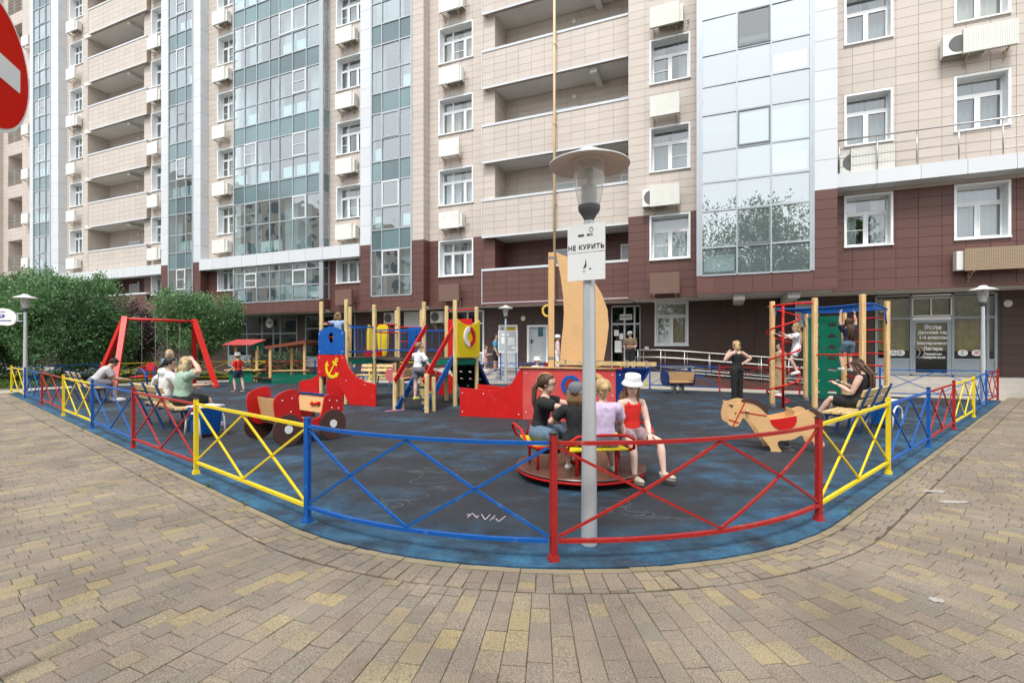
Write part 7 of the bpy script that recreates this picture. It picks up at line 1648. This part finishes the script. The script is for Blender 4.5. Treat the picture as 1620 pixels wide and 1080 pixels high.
person('long-haired woman in black dress looking at a phone on the right bench', on_bench(B3c, fr_, .18, .12), fr_, 1.67, 0, .55, (0, -.10, 1), ((-.12, .35, -.95), (.15, .85, .5)), ((.12, .35, -.95), (-.15, .85, .5)), ((-.06, 1, .10), (0, .55, -.85)), ((.06, 1, .0), (.0, .15, -1)), headf=(0, .85, -.5), top=('sleeveless', BLKC), bottom=('skirt', BLKC), shoes=(SNK, None), hair=('verylong', 'brown'), kid=False, extra=hold_phone(1))
# the four girls on the merry-go-round
person('girl in black t-shirt and glasses on the left of the merry-go-round', (.30, 5.78, 0), (.97, -.22, 0), 1.40, 0, .52, (0, .22, 1), ((-.15, 1, -.15), (.05, 1, .0)), ((.15, 1, -.20), (-.08, 1, .02)), ((-.35, .95, -.05), (.1, .1, -1)), ((.75, .75, .05), (-.75, -.1, -.55)), headf=(0, 1, .0), top=('tshirt', BLKC), bottom=('long_shorts', DENIM), shoes=(SNB, None), hair=('pony', 'brown'), glasses=True, toeR=(-.3, -.9, -.1))
person('child in grey cap and black t-shirt with back turned on the merry-go-round', (.69, 5.36, 0), (.25, 1, 0), 1.26, 0, .50, (0, .08, 1), ((-.75, .05, -.7), (.2, .9, -.1)), ((.3, .6, -.7), (0, 1, .1)), ((-.2, 1, -.1), (0, -.1, -1)), ((.2, 1, -.1), (0, -.1, -1)), headf=(.15, 1, .05), top=('tshirt', BLKC), bottom=('long_shorts', BLKC), shoes=(SNK, None), hair=('bob', 'fair'), hat=('cap', CAPG))
person('girl in lilac t-shirt with hair bun and back turned on the merry-go-round', (.985, 5.34, 0), (-.12, 1, 0), 1.36, 0, .50, (.02, .16, 1), ((-.35, .5, -.8), (.2, 1, -.1)), ((.4, .5, -.75), (-.2, 1, -.1)), ((-.2, 1, -.15), (0, -.6, -.85)), ((.2, 1, -.15), (.05, -.65, -.8)), headf=(.05, 1, 0), top=('tshirt', LILC), bottom=('shorts', GRYP), shoes=(SNK, SAND_), hair=('bun', 'blonde'), bulk=1.08)
person('girl in red top and white bucket hat facing out of the merry-go-round', (1.36, 5.72, 0), (.36, -.93, 0), 1.34, 2, .52, (0, .05, 1), ((-.1, .3, -.95), (.35, .7, -.6)), ((.15, .25, -1), (-.1, .45, -.9)), ((-.35, .9, -.2), (.05, .25, -1)), ((.35, .95, -.25), (.0, .12, -1)), headf=(.55, 1, -.22), headup=(0, .1, 1), top=('tank', REDC), bottom=('shorts', cloth('patterned_shorts', (.32, .22, .24), .6)), shoes=(SAND_, SAND_), hair=('long', 'fair'), hat=('bucket', HATW))
# ============================================================ vegetation
LEAFM = [mat('leaf_evergreen', (.135, .255, .105), .38, .35, 3, island=.6, hue=.04, trans=.3), mat('leaf_purple', (.095, .060, .055), .5, .4, 3, island=.5, hue=.05, trans=.15), mat('leaf_hedge', (.055, .085, .028), .5, .4, 3, island=.5, hue=.04, trans=.2), mat('leaf_far', (.12, .20, .06), .5, .3, 1, island=.5, hue=.03, trans=.25), mat('leaf_palm', (.10, .15, .04), .4, .3, 3, island=.3, hue=.03, trans=.2)]
BARK = mat('bark', (.10, .075, .055), .9, .3, 12, bump=.6, bscale=30)
def crown_mesh(lobes, n_, size, rr, asp=.58, shell=.55):
    """n_ folded leaves spread through the lobes: dense towards the surface, clumped into twigs, open in places"""
    mb = MB(); tot = sum(l_[1] * l_[2] * l_[3] for l_ in lobes); tw = 7
    for (c, rx, ry, rz) in lobes:
        k = int(n_ * rx * ry * rz / tot / tw)
        for _ in range(k):
            a, b_ = rr.uniform(0, 2 * math.pi), rr.uniform(-1, 1); q = math.sqrt(1 - b_ * b_); r_ = rr.random() ** (1 / 3) if rr.random() > shell else rr.uniform(.82, 1.06)
            d_ = V((math.cos(a) * q, math.sin(a) * q, b_)); nz_ = mnoise.noise((V(c) + d_) * 1.6)
            r_ *= 1 + .30 * nz_
            if mnoise.noise((V(c) + d_ * r_ * rx) * 1.1 + V((9, 3, 1))) < -.32: continue
            p = V(c) + V((d_.x * rx, d_.y * ry, d_.z * rz)) * r_; tdir = (d_ + V((rr.uniform(-.6, .6), rr.uniform(-.6, .6), rr.uniform(-.2, .7)))).normalized()
            for j in range(tw):
                s_ = size * rr.uniform(.6, 1.25); ld = (tdir + V((rr.uniform(-1, 1), rr.uniform(-1, 1), rr.uniform(-.6, .8)))).normalized(); b0 = p + tdir * size * .6 * j + V((rr.uniform(-1, 1), rr.uniform(-1, 1), rr.uniform(-1, 1))) * size * .5
                x, y = orth(ld, (rr.uniform(-1, 1), rr.uniform(-1, 1), 1)); w_ = s_ * asp * .5
                mb.add([b0, b0 + ld * s_ * .5 + x * w_ + y * s_ * .08, b0 + ld * s_, b0 + ld * s_ * .5 - x * w_ + y * s_ * .08], [(0, 1, 2, 3)])
    return mb
def branchy(mb, p, d_, L_, r_, depth, rr):
    q = p + d_ * L_; mb.tube([p, p + d_ * L_ * .5 + V((rr.uniform(-.04, .04), rr.uniform(-.04, .04), 0)) * L_, q], [r_, r_ * .85, r_ * .68], 7)
    if depth:
        for _ in range(3):
            nd = (d_ + V((rr.uniform(-.8, .8), rr.uniform(-.8, .8), rr.uniform(-.1, .5)))).normalized(); branchy(mb, q, nd, L_ * .72, r_ * .62, depth - 1, rr)
def tree(name, label, loc, lobes, n_, size, lm, seed, trunk=(.12, 1.2, 3), cat='tree', group=None, nst=1):
    rr = random.Random(seed); t = thing(name, label, cat, loc, 0, group)
    for i in range(nst):
        m = MB(); o_ = V((rr.uniform(-.25, .25), rr.uniform(-.2, .2), 0)) * (0 if nst == 1 else 1); branchy(m, o_, nrm((rr.uniform(-.15, .15), rr.uniform(-.1, .1), 1)), trunk[1], trunk[0], trunk[2], rr); m.build('trunk', BARK, t, smooth=True)
    crown_mesh(lobes, n_, size, rr).build('crown', lm, t)
    return t
def lob(seed, rx, ry, z0, z1, k):
    rr = random.Random(seed); out = [((0, 0, (z0 + z1) / 2), rx * .78, ry * .78, (z1 - z0) / 2 * .92)]
    for i in range(k):
        a = 2 * math.pi * i / k + rr.uniform(-.3, .3); zz_ = rr.uniform(z0 + .25 * (z1 - z0), z1 - .2 * (z1 - z0)); s_ = rr.uniform(.36, .55); out.append(((math.cos(a) * rx * .62, math.sin(a) * ry * .62, zz_), rx * s_, ry * s_, (z1 - z0) * .5 * s_ * 1.15))
    return out
TG = 'leafy evergreens along the left edge'
tree('evergreen_tree', 'tall dark evergreen tree at the left edge behind the lamp', (-21.6, 20.6, 0), lob(1, 2.2, 2.0, .2, 4.15, 10), 70000, .095, LEAFM[0], 11, (.09, .8, 3), group=TG, nst=3)
tree('evergreen_tree', 'bright-tipped evergreen tree right of the left lamp', (-18.3, 20.3, 0), lob(2, 1.75, 1.7, .2, 4.2, 10), 68000, .095, LEAFM[0], 12, (.09, .8, 3), group=TG, nst=3)
tree('evergreen_tree', 'lower evergreen tree left of the dark purple shrub', (-17.3, 21.2, 0), lob(3, .95, 1.1, .3, 3.0, 8), 26000, .092, LEAFM[0], 13, (.08, .7, 3), group=TG, nst=2)
tree('evergreen_tree', 'rounded evergreen tree on a bare trunk behind the swing', (-14.1, 22.4, 0), lob(5, 1.42, 1.4, 1.15, 3.75, 10), 50000, .092, LEAFM[0], 14, (.10, 1.1, 3), group=TG)
tree('purple_shrub', 'dark purple-leaved shrub between the two evergreens', (-18.3, 23.9, 0), lob(6, 1.0, 1.0, .6, 3.3, 7), 16000, .12, LEAFM[1], 15, (.07, .9, 3), cat='shrub')
for i, (px, Y, w_, lab) in enumerate(((405, 25.2, .8, 'leafy shrub under the cafe window, left one'), (436, 25.0, .85, 'leafy shrub under the cafe window, middle one'), (462, 24.6, .6, 'leafy shrub under the cafe window, right one'))):
    tree('shrub', lab, ((px - 810) / FPX * Y, Y, 0), lob(20 + i, w_, .7, .0, 1.05, 5), 3500, .09, LEAFM[2], 30 + i, (.03, .25, 2), cat='shrub', group='shrubs before the cafe', nst=3)
# trees across the street, seen mirrored in the large glazed bay
for i, (x, y, h, w_) in enumerate(((-6.5, -9.5, 12.0, 3.2), (-1.8, -11.5, 13.4, 3.2), (3.4, -11.0, 12.2, 3.0), (-14.0, -8.0, 11, 3.4))):
    tree('street_tree', ['leafy street tree mirrored at the left of the glazed right bay', 'tallest street tree mirrored in the glazed right bay', 'leafy street tree mirrored at the right of the glazed right bay', 'leafy street tree mirrored in the left glazing'][i], (x, y, 0), lob(40 + i, w_, w_, 1.8, h, 11), 26000, .24, LEAFM[3], 50 + i, (.2, 2.2, 3), group='street trees opposite the building')
# lawn strip with grass
LAWN = mat('lawn_soil', (.045, .065, .022), .95, .35, 3); GRASS = mat('grass_blade', (.085, .16, .032), .6, .3, 2, island=.5, hue=.03, trans=.25)
lp = [V((x, y, 0)) for x, y in ((-34, 17.2), (-18.9, 17.0), (-17.6, 18.2), (-16.5, 20.6), (-14.6, 22.6), (-12.4, 22.9), (-9.6, 24.6), (-9.6, 27.0), (-20, 31), (-34, 31))]
m = MB(); m.prism([(p.x, p.y) for p in lp], (0, 0, .0), (1, 0, 0), (0, 1, 0), .06); tag(m.build('lawn', LAWN), kind='structure')
def inside(x, y, poly):
    c = False; j = len(poly) - 1
    for i in range(len(poly)):
        a, b_ = poly[i], poly[j]
        if (a.y > y) != (b_.y > y) and x < (b_.x - a.x) * (y - a.y) / (b_.y - a.y) + a.x: c = not c
        j = i
    return c
rr = random.Random(77); m = MB(); k = 0
while k < 16000:
    x, y = rr.uniform(-24, -9.6), rr.uniform(17, 25)
    if not inside(x, y, lp): continue
    k += 1; h = rr.uniform(.06, .20) * (1 + .6 * mnoise.noise(V((x, y, 0)) * .9)); d_ = V((rr.uniform(-.6, .6), rr.uniform(-.6, .6), 1)).normalized() * h; a = rr.uniform(0, 3.14); w_ = V((math.cos(a), math.sin(a), 0)) * .009; b0 = V((x, y, .03))
    m.add([b0 - w_, b0 + w_, b0 + d_ * .6 + w_ * .7 + V((0, 0, .02)), b0 + d_ + V((d_.x, d_.y, 0)) * .5], [(0, 1, 2, 3)])
tag(m.build('grass', GRASS), 'long green grass on the strip left of the playground', 'grass', kind='stuff')
# strappy plant and weeds
def strappy(name, label, loc, n_, L_, lm, seed, w0=.03, cat='plant', group=None):
    rr = random.Random(seed); t = thing(name, label, cat, loc, 0, group)
    for i in range(n_):
        a = rr.uniform(0, 6.28); lean = rr.uniform(.3, 1.1); d_ = V((math.cos(a), math.sin(a), 0)); L2_ = L_ * rr.uniform(.7, 1.15); sd__ = V((-d_.y, d_.x, 0)); m = MB(); prev = None
        for j in range(6):
            u = j / 5; p = d_ * L2_ * lean * u * (.6 + .4 * u) + zU * L2_ * (u * (1.2 - .55 * lean * u)); w_ = sd__ * w0 * (1 - u) ** .7
            cur = [p - w_, p + w_]
            if prev: m.add(prev + cur, [(0, 1, 3, 2)])
            prev = cur
        m.build('leaf', lm, t)
    return t
strappy('strappy_plant', 'yellow-green strappy plant behind the seated man', (-16.0, 20.0, 0), 26, 1.15, LEAFM[4], 5, .035)
strappy('strappy_plant', 'second strappy plant to the right of the seated man', (-14.9, 20.9, 0), 18, 1.3, LEAFM[4], 6, .03)
for i, (px, py, lab) in enumerate(((66, 649, 'weed tuft at the far left edge of the rubber'), (131, 681, 'weed tuft at the rubber edge below the blue left fence'), (329, 771, 'weed tuft at the rubber edge below the yellow left fence'), (387, 800, 'small weed at the rubber edge beside the curved blue fence'), (1346, 813, 'weed tuft at the rubber edge below the right yellow fence'), (1527, 681, 'weed tuft at the rubber edge by the right red fence'), (1560, 655, 'weed tuft at the rubber edge near the right lamp'))):
    strappy('weed', lab, tuple(G(px, py)), 9, .05 + .02 * (i % 3), GRASS, 60 + i, .004, group='weeds along the rubber edge')

# neighbouring block across the yard to the left, seen only as a mirror image in the bay glass
nbd = thing('neighbour_building', 'pale neighbouring apartment block mirrored in the left glazed bays', 'building', (-62, -2, 0), R(-8))
NBW = mat('neighbour_wall', (.52, .47, .42), .7, .08, .4); NBG = mat('neighbour_window', (.05, .07, .08), .15, .1, 1, spec=.8)
m = MB(); m.box(-10, 0, -26, 26, 0, 23.5); m.build('wall', NBW, nbd)
mw, mbal = MB(), []
for k in range(7):
    for j in range(15):
        y0 = -25 + j * 3.4; z0 = 1.2 + 3.2 * k
        if j % 3 == 1: b_ = MB(); b_.box(0, 1.1, y0 - .3, y0 + 2.7, z0 - .9, z0 + .25); b_.build('balcony', WPAN, nbd)
        else: mw.box(-.05, .04, y0 + .3, y0 + 1.9, z0, z0 + 1.6)
tag(mw.build('window', NBG, nbd), kind='stuff')
bpy.data.scenes.remove(SCR)
